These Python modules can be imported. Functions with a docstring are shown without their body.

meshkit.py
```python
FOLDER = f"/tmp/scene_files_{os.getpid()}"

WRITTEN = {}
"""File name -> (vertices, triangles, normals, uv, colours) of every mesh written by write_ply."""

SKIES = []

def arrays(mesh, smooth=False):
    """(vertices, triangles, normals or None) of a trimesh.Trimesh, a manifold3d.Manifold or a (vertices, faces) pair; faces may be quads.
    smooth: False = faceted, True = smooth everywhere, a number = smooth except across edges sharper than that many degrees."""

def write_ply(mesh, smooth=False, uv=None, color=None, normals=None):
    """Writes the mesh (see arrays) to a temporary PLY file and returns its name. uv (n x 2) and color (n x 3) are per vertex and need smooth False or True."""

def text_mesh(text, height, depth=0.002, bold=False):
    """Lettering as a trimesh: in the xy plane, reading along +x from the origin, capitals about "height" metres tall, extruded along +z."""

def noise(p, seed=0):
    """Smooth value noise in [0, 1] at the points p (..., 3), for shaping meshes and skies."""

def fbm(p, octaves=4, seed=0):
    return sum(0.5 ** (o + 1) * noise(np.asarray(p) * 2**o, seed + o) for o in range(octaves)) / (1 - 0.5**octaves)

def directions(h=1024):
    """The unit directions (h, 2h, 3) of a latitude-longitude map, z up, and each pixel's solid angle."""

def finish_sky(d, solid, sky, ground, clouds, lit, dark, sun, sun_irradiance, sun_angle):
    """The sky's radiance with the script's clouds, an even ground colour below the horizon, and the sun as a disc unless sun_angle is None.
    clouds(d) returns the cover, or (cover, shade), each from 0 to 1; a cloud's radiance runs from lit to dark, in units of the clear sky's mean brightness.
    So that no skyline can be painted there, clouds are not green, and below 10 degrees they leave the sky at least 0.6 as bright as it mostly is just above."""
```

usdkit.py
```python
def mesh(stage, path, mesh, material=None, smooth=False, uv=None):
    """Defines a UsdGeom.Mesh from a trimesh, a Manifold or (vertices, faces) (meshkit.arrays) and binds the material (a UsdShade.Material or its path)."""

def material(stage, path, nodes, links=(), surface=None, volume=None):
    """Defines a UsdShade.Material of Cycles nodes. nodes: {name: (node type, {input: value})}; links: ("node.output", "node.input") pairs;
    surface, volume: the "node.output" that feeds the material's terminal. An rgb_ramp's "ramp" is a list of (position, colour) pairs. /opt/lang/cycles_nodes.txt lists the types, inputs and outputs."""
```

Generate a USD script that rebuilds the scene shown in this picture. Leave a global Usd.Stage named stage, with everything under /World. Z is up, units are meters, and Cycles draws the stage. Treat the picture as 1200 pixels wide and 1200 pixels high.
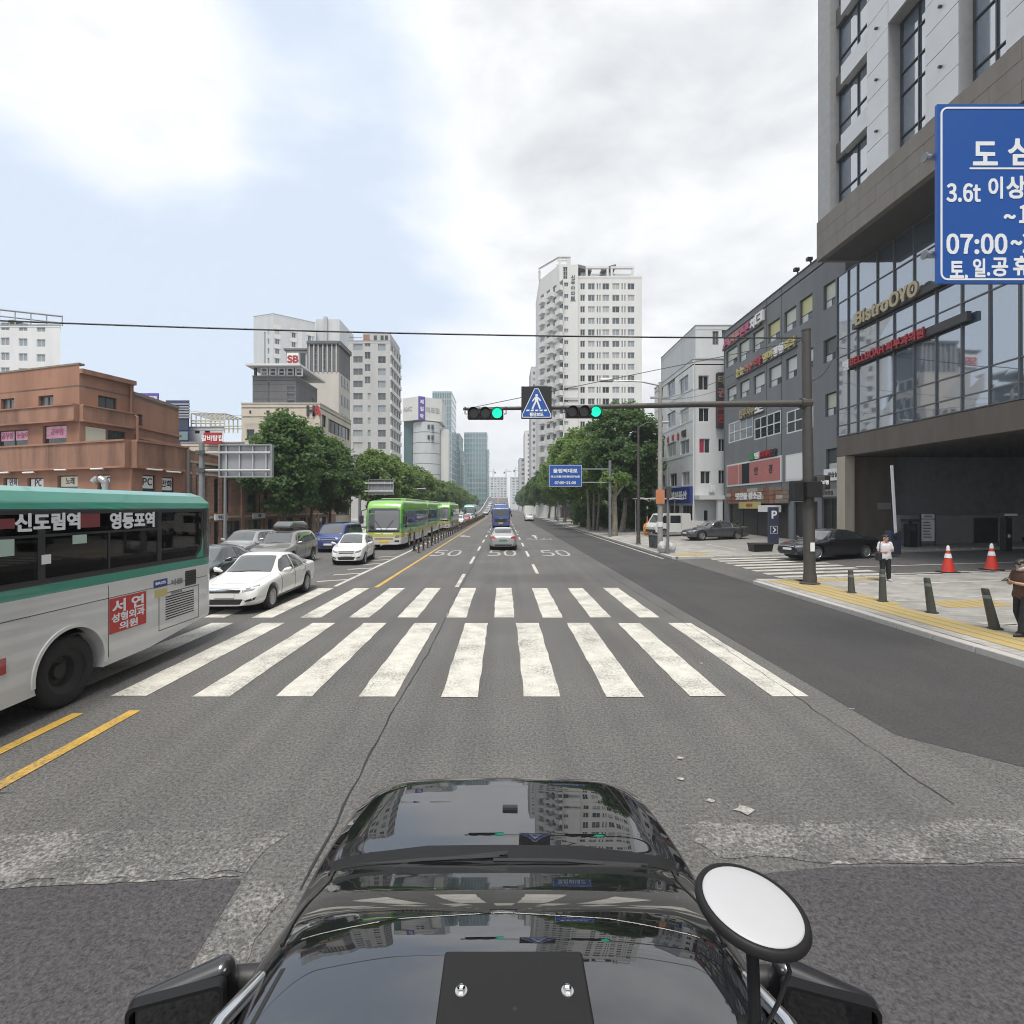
import math, random, glob
import numpy as np, trimesh, usdkit, meshkit, shapely
import manifold3d as mf
from manifold3d import Manifold
from shapely.geometry import Polygon, box as sbox
from shapely import affinity
from scipy.interpolate import PchipInterpolator
from scipy.spatial import cKDTree
from pxr import Usd, UsdGeom, UsdLux, UsdShade, Gf, Sdf

stage = Usd.Stage.CreateInMemory()
UsdGeom.SetStageUpAxis(stage, UsdGeom.Tokens.z)
UsdGeom.SetStageMetersPerUnit(stage, 1.0)
UsdGeom.Xform.Define(stage, '/World')
UsdGeom.Scope.Define(stage, '/World/Looks')

# ------------------------------------------------------------------ camera (looking along +Y, level, a short mast above a car roof)
CAMZ = 2.85
cam = UsdGeom.Camera.Define(stage, '/World/camera')
cam.CreateHorizontalApertureAttr(36.0); cam.CreateVerticalApertureAttr(36.0); cam.CreateFocalLengthAttr(18.0)
cam.CreateHorizontalApertureOffsetAttr(0.30); cam.CreateVerticalApertureOffsetAttr(-0.18)
cam.CreateClippingRangeAttr(Gf.Vec2f(0.05, 10000))
UsdGeom.Xformable(cam).AddTransformOp().Set(Gf.Matrix4d(1,0,0,0, 0,0,1,0, 0,-1,0,0, 0,0,CAMZ,1))
cam.CreateExposureAttr(1.62)

# ------------------------------------------------------------------ sky and sun (bright thin overcast, the sun high behind thin cloud, behind the camera)
SUN_EL, SUN_AZ = math.radians(66), math.radians(-176)     # azimuth measured from +Y towards +X
sd = (math.cos(SUN_EL)*math.sin(SUN_AZ), math.cos(SUN_EL)*math.cos(SUN_AZ), math.sin(SUN_EL))
def unit(x, y, z):
    n = math.sqrt(x*x+y*y+z*z); return (x/n, y/n, z/n)
def sky_material():
    N = {'tc': ('texture_coordinate', {}),
         'sky': ('sky_texture', {'sky_type': 'single_scattering', 'sun_disc': False, 'sun_elevation': SUN_EL, 'sun_rotation': SUN_AZ, 'altitude': 60.0, 'air_density': 1.0, 'aerosol_density': 1.6}),
         'flat': ('mapping', {'scale': (1.0, 1.0, 2.1), 'location': (3.1, 0.4, 0.0)}),
         'n1': ('noise_texture', {'scale': 2.1, 'detail': 7.0, 'roughness': 0.56, 'distortion': 0.25}),
         'n2': ('noise_texture', {'scale': 3.3, 'detail': 6.0, 'roughness': 0.6, 'distortion': 0.4}),
         'shade': ('rgb_ramp', {'ramp': [(0.34, (3.60, 3.62, 3.64)), (0.48, (3.12, 3.16, 3.22)), (0.64, (2.05, 2.11, 2.22))]}),
         'blue': ('mix_color', {'blend_type': 'mix', 'fac': 0.93, 'b': (2.22, 2.52, 2.95), 'use_clamp': False}),
         'mixc': ('mix_color', {'blend_type': 'mix', 'use_clamp': False}),
         'bg': ('background_shader', {'strength': 0.107})}
    L = [('tc.generated', 'flat.vector'), ('flat.vector', 'n1.vector'), ('flat.vector', 'n2.vector'), ('sky.color', 'blue.a')]
    prev = None
    # openings in the cloud (negative) and thicker cloud (positive): direction, half angle, amount
    for k, (d, ang, amt) in enumerate([((-0.62, 1, 0.72), 30, -0.34), ((-0.75, 1, 0.30), 17, -0.12), ((-.25, 1, .42), 16, -0.10), ((0.28, 1, 0.82), 25, 0.20), ((-.85, 1, 1.0), 14, .22),
                                       ((-0.8, -1, 0.9), 34, -0.25), ((0.9, -1, .6), 30, -0.2)]):
        d = unit(*d)
        N[f'dot{k}'] = ('vector_math', {'math_type': 'dot_product', 'vector2': d}); L.append(('tc.generated', f'dot{k}.vector1'))
        N[f'rng{k}'] = ('map_range', {'range_type': 'smoothstep', 'from_min': math.cos(math.radians(ang)), 'from_max': math.cos(math.radians(ang*.25)), 'to_min': 0.0, 'to_max': amt, 'clamp': True}); L.append((f'dot{k}.value', f'rng{k}.value'))
        N[f'add{k}'] = ('math', {'math_type': 'add', 'value2': 0.0})
        L.append((prev or 'n1.fac', f'add{k}.value1')); L.append((f'rng{k}.result', f'add{k}.value2')); prev = f'add{k}.value'
    N['cover'] = ('map_range', {'range_type': 'smoothstep', 'from_min': 0.20, 'from_max': 0.52, 'to_min': 0.0, 'to_max': 1.0, 'clamp': True})
    N['sh1'] = ('math', {'math_type': 'multiply_add', 'value2': 0.55, 'value3': 0.0}); L += [(prev, 'cover.value'), (prev, 'sh1.value1')]
    N['sh2'] = ('math', {'math_type': 'multiply_add', 'value2': 0.42}); L += [('n2.fac', 'sh2.value1'), ('sh1.value', 'sh2.value3'), ('sh2.value', 'shade.fac')]
    L += [('cover.result', 'mixc.fac'), ('blue.result', 'mixc.a'), ('shade.color', 'mixc.b'), ('mixc.result', 'bg.color')]
    return usdkit.material(stage, '/World/Looks/sky', N, L, surface='bg.background')
dome = UsdLux.DomeLight.Define(stage, '/World/sky')
UsdShade.MaterialBindingAPI.Apply(dome.GetPrim()).Bind(sky_material())
dome.GetPrim().SetCustomDataByKey('kind', 'structure')
sun = UsdLux.DistantLight.Define(stage, '/World/sun')
sun.CreateIntensityAttr(0.40); sun.CreateAngleAttr(22.0); sun.CreateNormalizeAttr(True); sun.CreateColorAttr(Gf.Vec3f(1.0, 0.95, 0.88))
zax = Gf.Vec3d(*sd); xax = Gf.Cross(Gf.Vec3d(0, 0, 1), zax).GetNormalized(); yax = Gf.Cross(zax, xax)
UsdGeom.Xformable(sun).AddTransformOp().Set(Gf.Matrix4d(*xax, 0, *yax, 0, *zax, 0, 0, 0, 60, 1))

# ------------------------------------------------------------------ helpers: materials
MATS = {}
def mat(name, col=(.5, .5, .5), rough=.6, metal=0., spec=.5, coat=0., var=0., scale=3., col2=None, bump=0., bscale=30., bdist=.01, trans=0., emit=None, extra=None, streak=False):
    """principled material with an optional two-tone noise (var = blend amount) and a fine bump"""
    if name in MATS: return MATS[name]
    N = {'p': ('principled_bsdf', {'base_color': col, 'roughness': rough, 'metallic': metal, 'specular_ior_level': spec, 'coat_weight': coat, 'coat_roughness': .04})}
    L = []
    if var or bump: N['g'] = ('geometry', {})
    if var:
        c2 = col2 or tuple(c*.6 for c in col)
        vec = 'g.position'
        if streak:
            N['mp'] = ('mapping', {'scale': (1., 1., .18)}); L.append(('g.position', 'mp.vector')); vec = 'mp.vector'
        N['n'] = ('noise_texture', {'scale': scale, 'detail': 6., 'roughness': .62}); L.append((vec, 'n.vector'))
        N['r'] = ('map_range', {'from_min': .38, 'from_max': .68, 'to_min': 0., 'to_max': var, 'clamp': True}); L.append(('n.fac', 'r.value'))
        N['m'] = ('mix_color', {'a': col, 'b': c2}); L += [('r.result', 'm.fac'), ('m.result', 'p.base_color')]
        N['rr'] = ('map_range', {'from_min': .3, 'from_max': .7, 'to_min': rough*.88, 'to_max': min(1., rough*1.12), 'clamp': True}); L += [('n.fac', 'rr.value'), ('rr.result', 'p.roughness')]
    if bump:
        N['bn'] = ('noise_texture', {'scale': bscale, 'detail': 4.}); N['b'] = ('bump', {'strength': bump, 'distance': bdist})
        L += [('g.position', 'bn.vector'), ('bn.fac', 'b.height'), ('b.normal', 'p.normal')]
    if emit: N['p'][1].update(emission_color=emit[0], emission_strength=emit[1])
    MATS[name] = usdkit.material(stage, '/World/Looks/' + name, N, L, surface='p.BSDF')
    return MATS[name]
def custom(name, N, L, surface):
    if name not in MATS: MATS[name] = usdkit.material(stage, '/World/Looks/' + name, N, L, surface=surface)
    return MATS[name]

# ------------------------------------------------------------------ helpers: prims
COUNT = {}
def numbered(parent, name):
    k = (parent, name); n = COUNT.get(k, 0); COUNT[k] = n + 1
    return f'{parent}/{name}' if n == 0 else f'{parent}/{name}_{n:03d}'
def tag(p, label=None, cat=None, group=None, kind=None):
    p = p.GetPrim() if hasattr(p, 'GetPrim') else p
    for k, v in (('label', label), ('category', cat), ('group', group), ('kind', kind)):
        if v: p.SetCustomDataByKey(k, v)
    return p
def pth(parent): return '/World' if parent is None else str(parent.GetPath())
def obj(name, m, material, parent=None, smooth=False, label=None, kind=None):
    if isinstance(m, MB): m = m.mesh()
    g = usdkit.mesh(stage, numbered(pth(parent), name), m, MATS[material] if isinstance(material, str) else material, smooth=smooth)
    p = g.GetPrim()
    if label: p.SetCustomDataByKey('label', label)
    if kind: p.SetCustomDataByKey('kind', kind)
    return p
def place(x, loc, rz=0., scale=None):
    x.AddTranslateOp().Set(Gf.Vec3d(*map(float, loc)))
    if rz: x.AddRotateZOp().Set(float(rz))
    if scale: x.AddScaleOp().Set(Gf.Vec3f(*map(float, scale)))
def thing(name, label, cat, loc=(0, 0, 0), rz=0., group=None, kind=None, scale=None):
    x = UsdGeom.Xform.Define(stage, numbered('/World', name)); place(x, loc, rz, scale)
    return tag(x, label, cat, group, kind)
def dup(root, loc, rz=0., label=None, group=None, scale=None):
    was = root.GetCustomData(); base = root.GetName()
    while base[-1].isdigit(): base = base[:-1]
    x = UsdGeom.Xform.Define(stage, numbered('/World', base.rstrip('_')))
    p = x.GetPrim(); p.GetReferences().AddInternalReference(root.GetPath()); p.SetInstanceable(True)
    x.ClearXformOpOrder()
    for a in ('xformOp:translate', 'xformOp:rotateZ', 'xformOp:scale'):
        pass
    t = p.GetAttribute('xformOp:translate'); t.Set(Gf.Vec3d(*map(float, loc)))
    ops = [t.GetName()]
    r = p.GetAttribute('xformOp:rotateZ')
    if not r: r = p.CreateAttribute('xformOp:rotateZ', Sdf.ValueTypeNames.Float)
    r.Set(float(rz)); ops.append('xformOp:rotateZ')
    s = p.GetAttribute('xformOp:scale')
    if not s: s = p.CreateAttribute('xformOp:scale', Sdf.ValueTypeNames.Float3)
    s.Set(Gf.Vec3f(*map(float, scale or (1, 1, 1)))); ops.append('xformOp:scale')
    x.GetXformOpOrderAttr().Set(ops)
    return tag(p, label or was.get('label'), was.get('category'), group or was.get('group'))

# ------------------------------------------------------------------ helpers: mesh builder
BOXF = np.array([[0, 3, 2, 1], [4, 5, 6, 7], [0, 1, 5, 4], [1, 2, 6, 5], [2, 3, 7, 6], [3, 0, 4, 7]])
class MB:
    def __init__(s): s.v = []; s.f = []; s.n = 0
    def raw(s, v, f):
        v = np.asarray(v, float); box = f is BOXF; f = np.asarray(f, int)
        if f.shape[1] == 4: f = np.vstack([f[:, [0, 1, 2]], f[:, [0, 2, 3]]])
        if box:
            q = v[f]-v[0]
            if np.einsum('ij,ij->i', q[:, 0], np.cross(q[:, 1], q[:, 2])).sum() < 0: f = f[:, ::-1]
        s.v.append(v); s.f.append(f + s.n); s.n += len(v); return s
    def add(s, m):
        v, f, _ = meshkit.arrays(m); return s.raw(v, f)
    def box(s, x0, x1, y0, y1, z0, z1):
        v = [(x0, y0, z0), (x1, y0, z0), (x1, y1, z0), (x0, y1, z0), (x0, y0, z1), (x1, y0, z1), (x1, y1, z1), (x0, y1, z1)]
        return s.raw(v, BOXF)
    def cbox(s, c, d, rz=0., R=None):
        v = np.array([(x, y, z) for z in (-.5, .5) for x, y in ((-.5, -.5), (.5, -.5), (.5, .5), (-.5, .5))])*np.array(d)
        if rz:
            a = math.radians(rz); v = v @ np.array([[math.cos(a), math.sin(a), 0], [-math.sin(a), math.cos(a), 0], [0, 0, 1]])
        if R is not None: v = v @ np.asarray(R).T
        return s.raw(v + np.array(c), BOXF)
    def tube(s, pts, r, n=8, cap=True):
        pts = np.asarray(pts, float); k = len(pts); r = np.broadcast_to(np.asarray(r, float), (k,))
        t = np.gradient(pts, axis=0) if k > 2 else np.repeat(pts[1:]-pts[:1], 2, 0)
        t /= np.linalg.norm(t, axis=1, keepdims=True)
        up = np.array([0, 0, 1.]) if abs(t[0, 2]) < .9 else np.array([1., 0, 0])
        a = np.linspace(0, 2*math.pi, n, endpoint=False); V = []
        for i in range(k):
            u = np.cross(up, t[i]); u /= np.linalg.norm(u); w = np.cross(t[i], u)
            V.append(pts[i] + r[i]*(np.cos(a)[:, None]*u + np.sin(a)[:, None]*w))
        V = np.vstack(V); F = []
        for i in range(k-1):
            for j in range(n):
                F.append((i*n+j, i*n+(j+1) % n, (i+1)*n+(j+1) % n, (i+1)*n+j))
        s.raw(V, F)
        if cap:
            s.raw(np.vstack([V[:n], pts[:1]]), [((j+1) % n, j, n) for j in range(n)])
            s.raw(np.vstack([V[-n:], pts[-1:]]), [(j, (j+1) % n, n) for j in range(n)])
        return s
    def lathe(s, prof, c=(0, 0, 0), axis='z', n=20):
        prof = np.asarray(prof, float); a = np.linspace(0, 2*math.pi, n, endpoint=False)
        V = np.array([[(r*math.cos(t), r*math.sin(t), h) for t in a] for r, h in prof]).reshape(-1, 3)
        F = []
        for i in range(len(prof)-1):
            for j in range(n): F.append((i*n+j, i*n+(j+1) % n, (i+1)*n+(j+1) % n, (i+1)*n+j))
        if axis == 'y': V = V[:, [0, 2, 1]]*np.array([1, 1, -1])
        if axis == 'x': V = V[:, [2, 1, 0]]*np.array([1, 1, -1])
        return s.raw(V + np.array(c), F)
    def prism(s, poly, z0, z1, T=None):
        """polygon (shapely or points) extruded z0..z1, then mapped by T(v)"""
        p = poly if isinstance(poly, (Polygon, shapely.MultiPolygon)) else Polygon(poly)
        for g in getattr(p, 'geoms', [p]):
            if g.area < 1e-9: continue
            m = trimesh.creation.extrude_polygon(g, z1-z0, engine='earcut'); v = np.array(m.vertices) + [0, 0, z0]
            f = np.asarray(m.faces)
            if T:
                w = T(v); q = w[f]; vol = np.einsum('ij,ij->i', q[:, 0]-w[0], np.cross(q[:, 1]-w[0], q[:, 2]-w[0])).sum(); v = w
                if vol < 0: f = f[:, ::-1]
            s.raw(v, f)
        return s
    def mesh(s):
        return trimesh.Trimesh(np.vstack(s.v), np.vstack(s.f), process=False)
def hull(pts_r, n=12):
    return Manifold.batch_hull([Manifold.sphere(r, n).translate([float(a) for a in p]) for p, r in pts_r])
def rbox(x0, x1, y0, y1, z0, z1, r=.03, n=8):
    return hull([((x, y, z), r) for x in (x0+r, x1-r) for y in (y0+r, y1-r) for z in (z0+r, z1-r)], n)
def XZ(y, s=1):
    """maps prism coordinates (u, v, w) onto x = u, z = v, depth w along -y*s from y"""
    return lambda v: np.c_[v[:, 0]*s, np.full(len(v), y) - v[:, 2]*s, v[:, 1]]
FONT = {}
def text_shape(txt, h, bold=2):
    from PIL import Image, ImageDraw, ImageFont
    if 'f' not in FONT: FONT['f'] = ImageFont.truetype(glob.glob('/opt/blender-*/*/datafiles/fonts/Noto Sans CJK Regular.woff2')[0], 72)
    f = FONT['f']; x0, y0, x1, y1 = f.getbbox(txt, anchor='ls', stroke_width=bold)
    im = Image.new('L', (x1-x0+8, y1-y0+8)); ImageDraw.Draw(im).text((4-x0, 4-y0), txt, 255, f, anchor='ls', stroke_width=bold)
    on = np.pad(np.asarray(im) > 127, ((0, 0), (1, 1))).astype(np.int8)
    rows, st = np.nonzero(np.diff(on, axis=1) == 1); en = np.nonzero(np.diff(on, axis=1) == -1)[1]
    sh = shapely.union_all(shapely.box(st, -rows-1, en, -rows)).buffer(.6).buffer(-.6).simplify(.8)
    b = sh.bounds; k = h/(b[3]-b[1])
    return affinity.affine_transform(sh, [k, 0, 0, k, -b[0]*k, -b[1]*k])
def textm(mb, txt, h, T, depth=.006, bold=2, center=True, width=None, at=(0, 0)):
    sh = text_shape(txt, h, bold); b = sh.bounds
    if width: sh = affinity.scale(sh, width/(b[2]-b[0]), 1, origin=(0, 0)); b = sh.bounds
    sh = affinity.translate(sh, at[0] - ((b[0]+b[2])/2 if center else 0), at[1] - ((b[1]+b[3])/2 if center else 0))
    return mb.prism(sh, 0, depth, T)
def frame_T(o, u, n):
    """prism (a, b, d) -> o + a*u + b*z + d*n"""
    o, u, n = (np.asarray(x, float) for x in (o, u, n))
    return lambda v: o + v[:, :1]*u + v[:, 1:2]*np.array([0, 0, 1.]) + v[:, 2:]*n
def px(x, y, Y):
    """the point at distance Y whose picture position in the 1200-pixel photograph is x, y (layout only)"""
    return ((x-590)/600*Y, Y, CAMZ - (y-594)/600*Y)
def zfore(x): return .13 + .03*max(0., x-9.3)
# ================================================================== the ground, the road and its paint
def asphalt(name, c, c2, rub=.35, spot=.9, fleck=0.):
    N = {'g': ('geometry', {}), 'n1': ('noise_texture', {'scale': .35, 'detail': 5., 'roughness': .6}), 'n2': ('noise_texture', {'scale': 62., 'detail': 3., 'roughness': .7}),
         'st': ('mapping', {'scale': (1.6, .03, 1.)}), 'n3': ('noise_texture', {'scale': 1.4, 'detail': 4.}), 'vo': ('voronoi_texture', {'scale': 68.}),
         'r1': ('map_range', {'from_min': .35, 'from_max': .68, 'to_min': 0., 'to_max': 1., 'clamp': True}),
         'm1': ('mix_color', {'a': c, 'b': c2}), 'r3': ('map_range', {'from_min': .42, 'from_max': .66, 'to_min': 0., 'to_max': rub, 'clamp': True}),
         'm3': ('mix_color', {'b': tuple(x*.62 for x in c)}), 'n4': ('noise_texture', {'scale': 27., 'detail': 4., 'roughness': .8}), 'ns': ('math', {'math_type': 'multiply_add', 'value2': .6}), 'nh': ('math', {'math_type': 'multiply', 'value2': .4}), 'r2': ('map_range', {'from_min': .38, 'from_max': .62, 'to_min': 1-.75*spot, 'to_max': 1+.85*spot, 'clamp': True}),
         'm2': ('mix_color', {'blend_type': 'multiply', 'fac': 1.0, 'use_clamp': False}), 'b': ('bump', {'strength': .55, 'distance': .006}), 'p': ('principled_bsdf', {'roughness': .82, 'specular_ior_level': .35})}
    L = [('g.position', 'n1.vector'), ('g.position', 'n2.vector'), ('g.position', 'st.vector'), ('st.vector', 'n3.vector'), ('g.position', 'vo.vector'), ('n1.fac', 'r1.value'), ('r1.result', 'm1.fac'),
         ('m1.result', 'm3.a'), ('n3.fac', 'r3.value'), ('r3.result', 'm3.fac'), ('g.position', 'n4.vector'), ('n2.fac', 'nh.value1'), ('n4.fac', 'ns.value1'), ('nh.value', 'ns.value3'), ('ns.value', 'r2.value'), ('m3.result', 'm2.a'), ('r2.result', 'm2.b'), ('m2.result', 'p.base_color'),
         ('vo.distance', 'b.height'), ('b.normal', 'p.normal')]
    if fleck:                                            # what is left of old paint: pale flecks on the same asphalt
        N.update({'f1': ('noise_texture', {'scale': 30., 'detail': 5., 'roughness': .75}), 'f2': ('noise_texture', {'scale': 1.7, 'detail': 4.}), 'fa': ('math', {'math_type': 'multiply_add', 'value2': .45}), 'fr': ('map_range', {'from_min': .72, 'from_max': .90, 'to_min': 0., 'to_max': fleck, 'clamp': True}), 'fm': ('mix_color', {'b': (.44, .435, .42)})})
        L = [x for x in L if x != ('m2.result', 'p.base_color')] + [('g.position', 'f1.vector'), ('g.position', 'f2.vector'), ('f2.fac', 'fa.value1'), ('f1.fac', 'fa.value3'), ('fa.value', 'fr.value'), ('fr.result', 'fm.fac'), ('m2.result', 'fm.a'), ('fm.result', 'p.base_color')]
    return custom(name, N, L, 'p.BSDF')
asphalt('asphalt_old', (.090, .0885, .086), (.115, .1125, .109), rub=.34)
asphalt('asphalt_new', (.047, .046, .047), (.059, .058, .058), rub=.2, spot=.55)
asphalt('asphalt_patch', (.050, .048, .052), (.064, .061, .064), rub=.1, spot=.75)
def paint(name, c, wear, base=(.10, .096, .09), scale=26., mid=.5):
    """road paint worn through to the asphalt by noise"""
    N = {'g': ('geometry', {}), 'n': ('noise_texture', {'scale': scale, 'detail': 6., 'roughness': .75}), 'n2': ('noise_texture', {'scale': 1.3, 'detail': 4.}),
         'a': ('math', {'math_type': 'multiply_add', 'value2': .55}), 'r': ('map_range', {'from_min': mid, 'from_max': mid+.22, 'to_min': 0., 'to_max': wear, 'clamp': True}), 'm': ('mix_color', {'a': c, 'b': base}),
         'n3': ('noise_texture', {'scale': 4., 'detail': 5.}), 'd': ('map_range', {'from_min': .3, 'from_max': .7, 'to_min': .8, 'to_max': 1.05, 'clamp': True}), 'mm': ('mix_color', {'blend_type': 'multiply', 'fac': 1., 'use_clamp': False}),
         'p': ('principled_bsdf', {'roughness': .7}), 'b': ('bump', {'strength': .3, 'distance': .004})}
    L = [('g.position', 'n.vector'), ('g.position', 'n2.vector'), ('g.position', 'n3.vector'), ('n.fac', 'a.value3'), ('n2.fac', 'a.value1'), ('a.value', 'r.value'), ('r.result', 'm.fac'), ('m.result', 'mm.a'), ('n3.fac', 'd.value'), ('d.result', 'mm.b'), ('mm.result', 'p.base_color'), ('n.fac', 'b.height'), ('b.normal', 'p.normal')]
    return custom(name, N, L, 'p.BSDF')
paint('paint_white', (.54, .525, .475), .85, mid=.755)
asphalt('paint_worn', (.090, .0885, .086), (.115, .1125, .109), rub=.34, fleck=.46); paint('paint_speck', (.40, .39, .37), 1., base=(.075, .073, .072), scale=22., mid=.60); paint('paint_thin', (.42, .41, .385), .9, scale=30., mid=.72)
paint('paint_yellow', (.50, .31, .055), .85, mid=.76)
mat('earth', (.16, .155, .14), .9, var=.6, scale=.05)
mat('pave_grey', (.29, .28, .265), .85, var=.5, scale=1.2, col2=(.22, .215, .20), bump=.3, bscale=60)
mat('forecourt', (.27, .26, .245), .85, var=.6, scale=.8, col2=(.19, .185, .175), bump=.3, bscale=50)
mat('kerb_granite', (.40, .385, .365), .8, var=.5, scale=9., col2=(.29, .28, .26), bump=.3, bscale=90)
mat('tactile_yellow', (.38, .285, .11), .8, var=.8, scale=3., col2=(.33, .275, .16), bump=.3, bscale=70)
mat('tar', (.018, .018, .019), .6)
def sheet(x0, x1, y0, y1, z, nx=1, ny=1, fz=None):
    X, Y = np.meshgrid(np.linspace(x0, x1, nx+1), np.linspace(y0, y1, ny+1))
    Z = np.full_like(X, z) if fz is None else fz(X, Y)
    i = np.arange((nx+1)*(ny+1)).reshape(ny+1, nx+1)
    return MB().raw(np.c_[X.ravel(), Y.ravel(), Z.ravel()], np.c_[i[:-1, :-1].ravel(), i[:-1, 1:].ravel(), i[1:, 1:].ravel(), i[1:, :-1].ravel()])
def poly_sheet(pts, z):
    p = pts if isinstance(pts, (Polygon, shapely.MultiPolygon)) else Polygon(pts)
    mb = MB()
    for g in getattr(p, 'geoms', [p]):
        v, f = trimesh.creation.triangulate_polygon(g, engine='earcut'); v = np.asarray(v); f = np.asarray(f)
        a = v[f]; cr = (a[:, 1, 0]-a[:, 0, 0])*(a[:, 2, 1]-a[:, 0, 1]) - (a[:, 1, 1]-a[:, 0, 1])*(a[:, 2, 0]-a[:, 0, 0])
        f[cr < 0] = f[cr < 0][:, ::-1]
        mb.raw(np.c_[v, np.full(len(v), z)], f)
    return mb
ground = obj('ground', sheet(-4000, 4000, -600, 7000, -.06, 8, 8), 'earth'); tag(ground, kind='structure')
XL, XR = -15.3, 9.2
road = thing('road', 'wide grey asphalt road running away from the camera with worn lane paint', 'road', kind='structure')
for k in ('category',): road.ClearCustomDataByKey(k)
obj('asphalt', sheet(XL-.3, XR+.1, -40, 520, 0), 'asphalt_old', road)
obj('side_street_asphalt', sheet(XR+.1, 60, 19.15, 27.86, .0, 30, 2, lambda X, Y: np.maximum(0.004, np.minimum(1, (X-9.3)/1.5)*(.02 + .03*np.maximum(0, X-9.3)))), 'asphalt_old', road)
obj('new_asphalt_lane', poly_sheet(Polygon([(4.9, 6.4), (5.0, 60), (5.1, 130), (9.25, 130), (9.25, 5.6), (5.7, 5.6)]).buffer(.25).buffer(-.25), .004), 'asphalt_new', road)
obj('asphalt_patch', poly_sheet([(-15, -12), (-15, 3.62), (-6, 3.68), (-2.0, 3.92), (-1.9, 2.6), (-1.86, -12)], .004), 'asphalt_patch', road)
obj('asphalt_patch', poly_sheet([(1.4, -12), (1.45, 3.9), (2.6, 4.05), (9.1, 4.1), (9.1, -12)], .004), 'asphalt_patch', road)
rnd = random.Random(5)
def jag(x0, x1, y0, y1, j, step=.35):
    """strip outline whose ends are straight and long edges slightly ragged"""
    n = max(2, int((y1-y0)/step)); ys = np.linspace(y0, y1, n+1)
    return [(x0+rnd.uniform(-j, j), y) for y in ys] + [(x1+rnd.uniform(-j, j), y) for y in ys[::-1]]
def ragged(pts, a=.10):
    p = Polygon(pts); n = int(p.length/.12); q = [p.exterior.interpolate(i/n, True) for i in range(n)]
    return Polygon([(c.x+rnd.uniform(-a, a), c.y+rnd.uniform(-a, a)) for c in q]).buffer(.03).buffer(-.03)
# crosswalk stripes: near row and the offset far row
for k in range(-10, 5):
    c = -.66 + 1.245*k
    if c > 5: continue
    obj('crosswalk_stripe', poly_sheet(jag(c-.275, c+.275, 7.68+rnd.uniform(-.03, .03), 12.55+rnd.uniform(-.03, .03), .012), .008), 'paint_white', road)
for k in range(-11, 4):
    c = .02 + 1.245*k
    obj('crosswalk_stripe', poly_sheet(jag(c-.265, c+.265, 13.15+rnd.uniform(-.03, .03), 17.95+rnd.uniform(-.03, .03), .012), .008), 'paint_white', road)
# lane paint
for i in range(14):
    for (x, s) in ((-1.66, 18.2), (1.45, 21.8)):
        y = s + 7.55*i
        obj('lane_dash', poly_sheet(jag(x-.07, x+.07, y, y+3.5, .006, .6), .008), 'paint_white', road)
def line(x, y0, y1, w, m, name, j=.006):
    obj(name, poly_sheet(jag(x-w/2, x+w/2, y0, y1, j, 1.2), .009), m, road)
line(-5.14, -12, 7.15, .16, 'paint_yellow', 'yellow_line'); line(-5.86, -12, 7.05, .16, 'paint_yellow', 'yellow_line')
line(-4.50, 18.1, 150, .15, 'paint_yellow', 'yellow_line')
line(-6.02, 18.3, 150, .15, 'paint_white', 'white_line')

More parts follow.
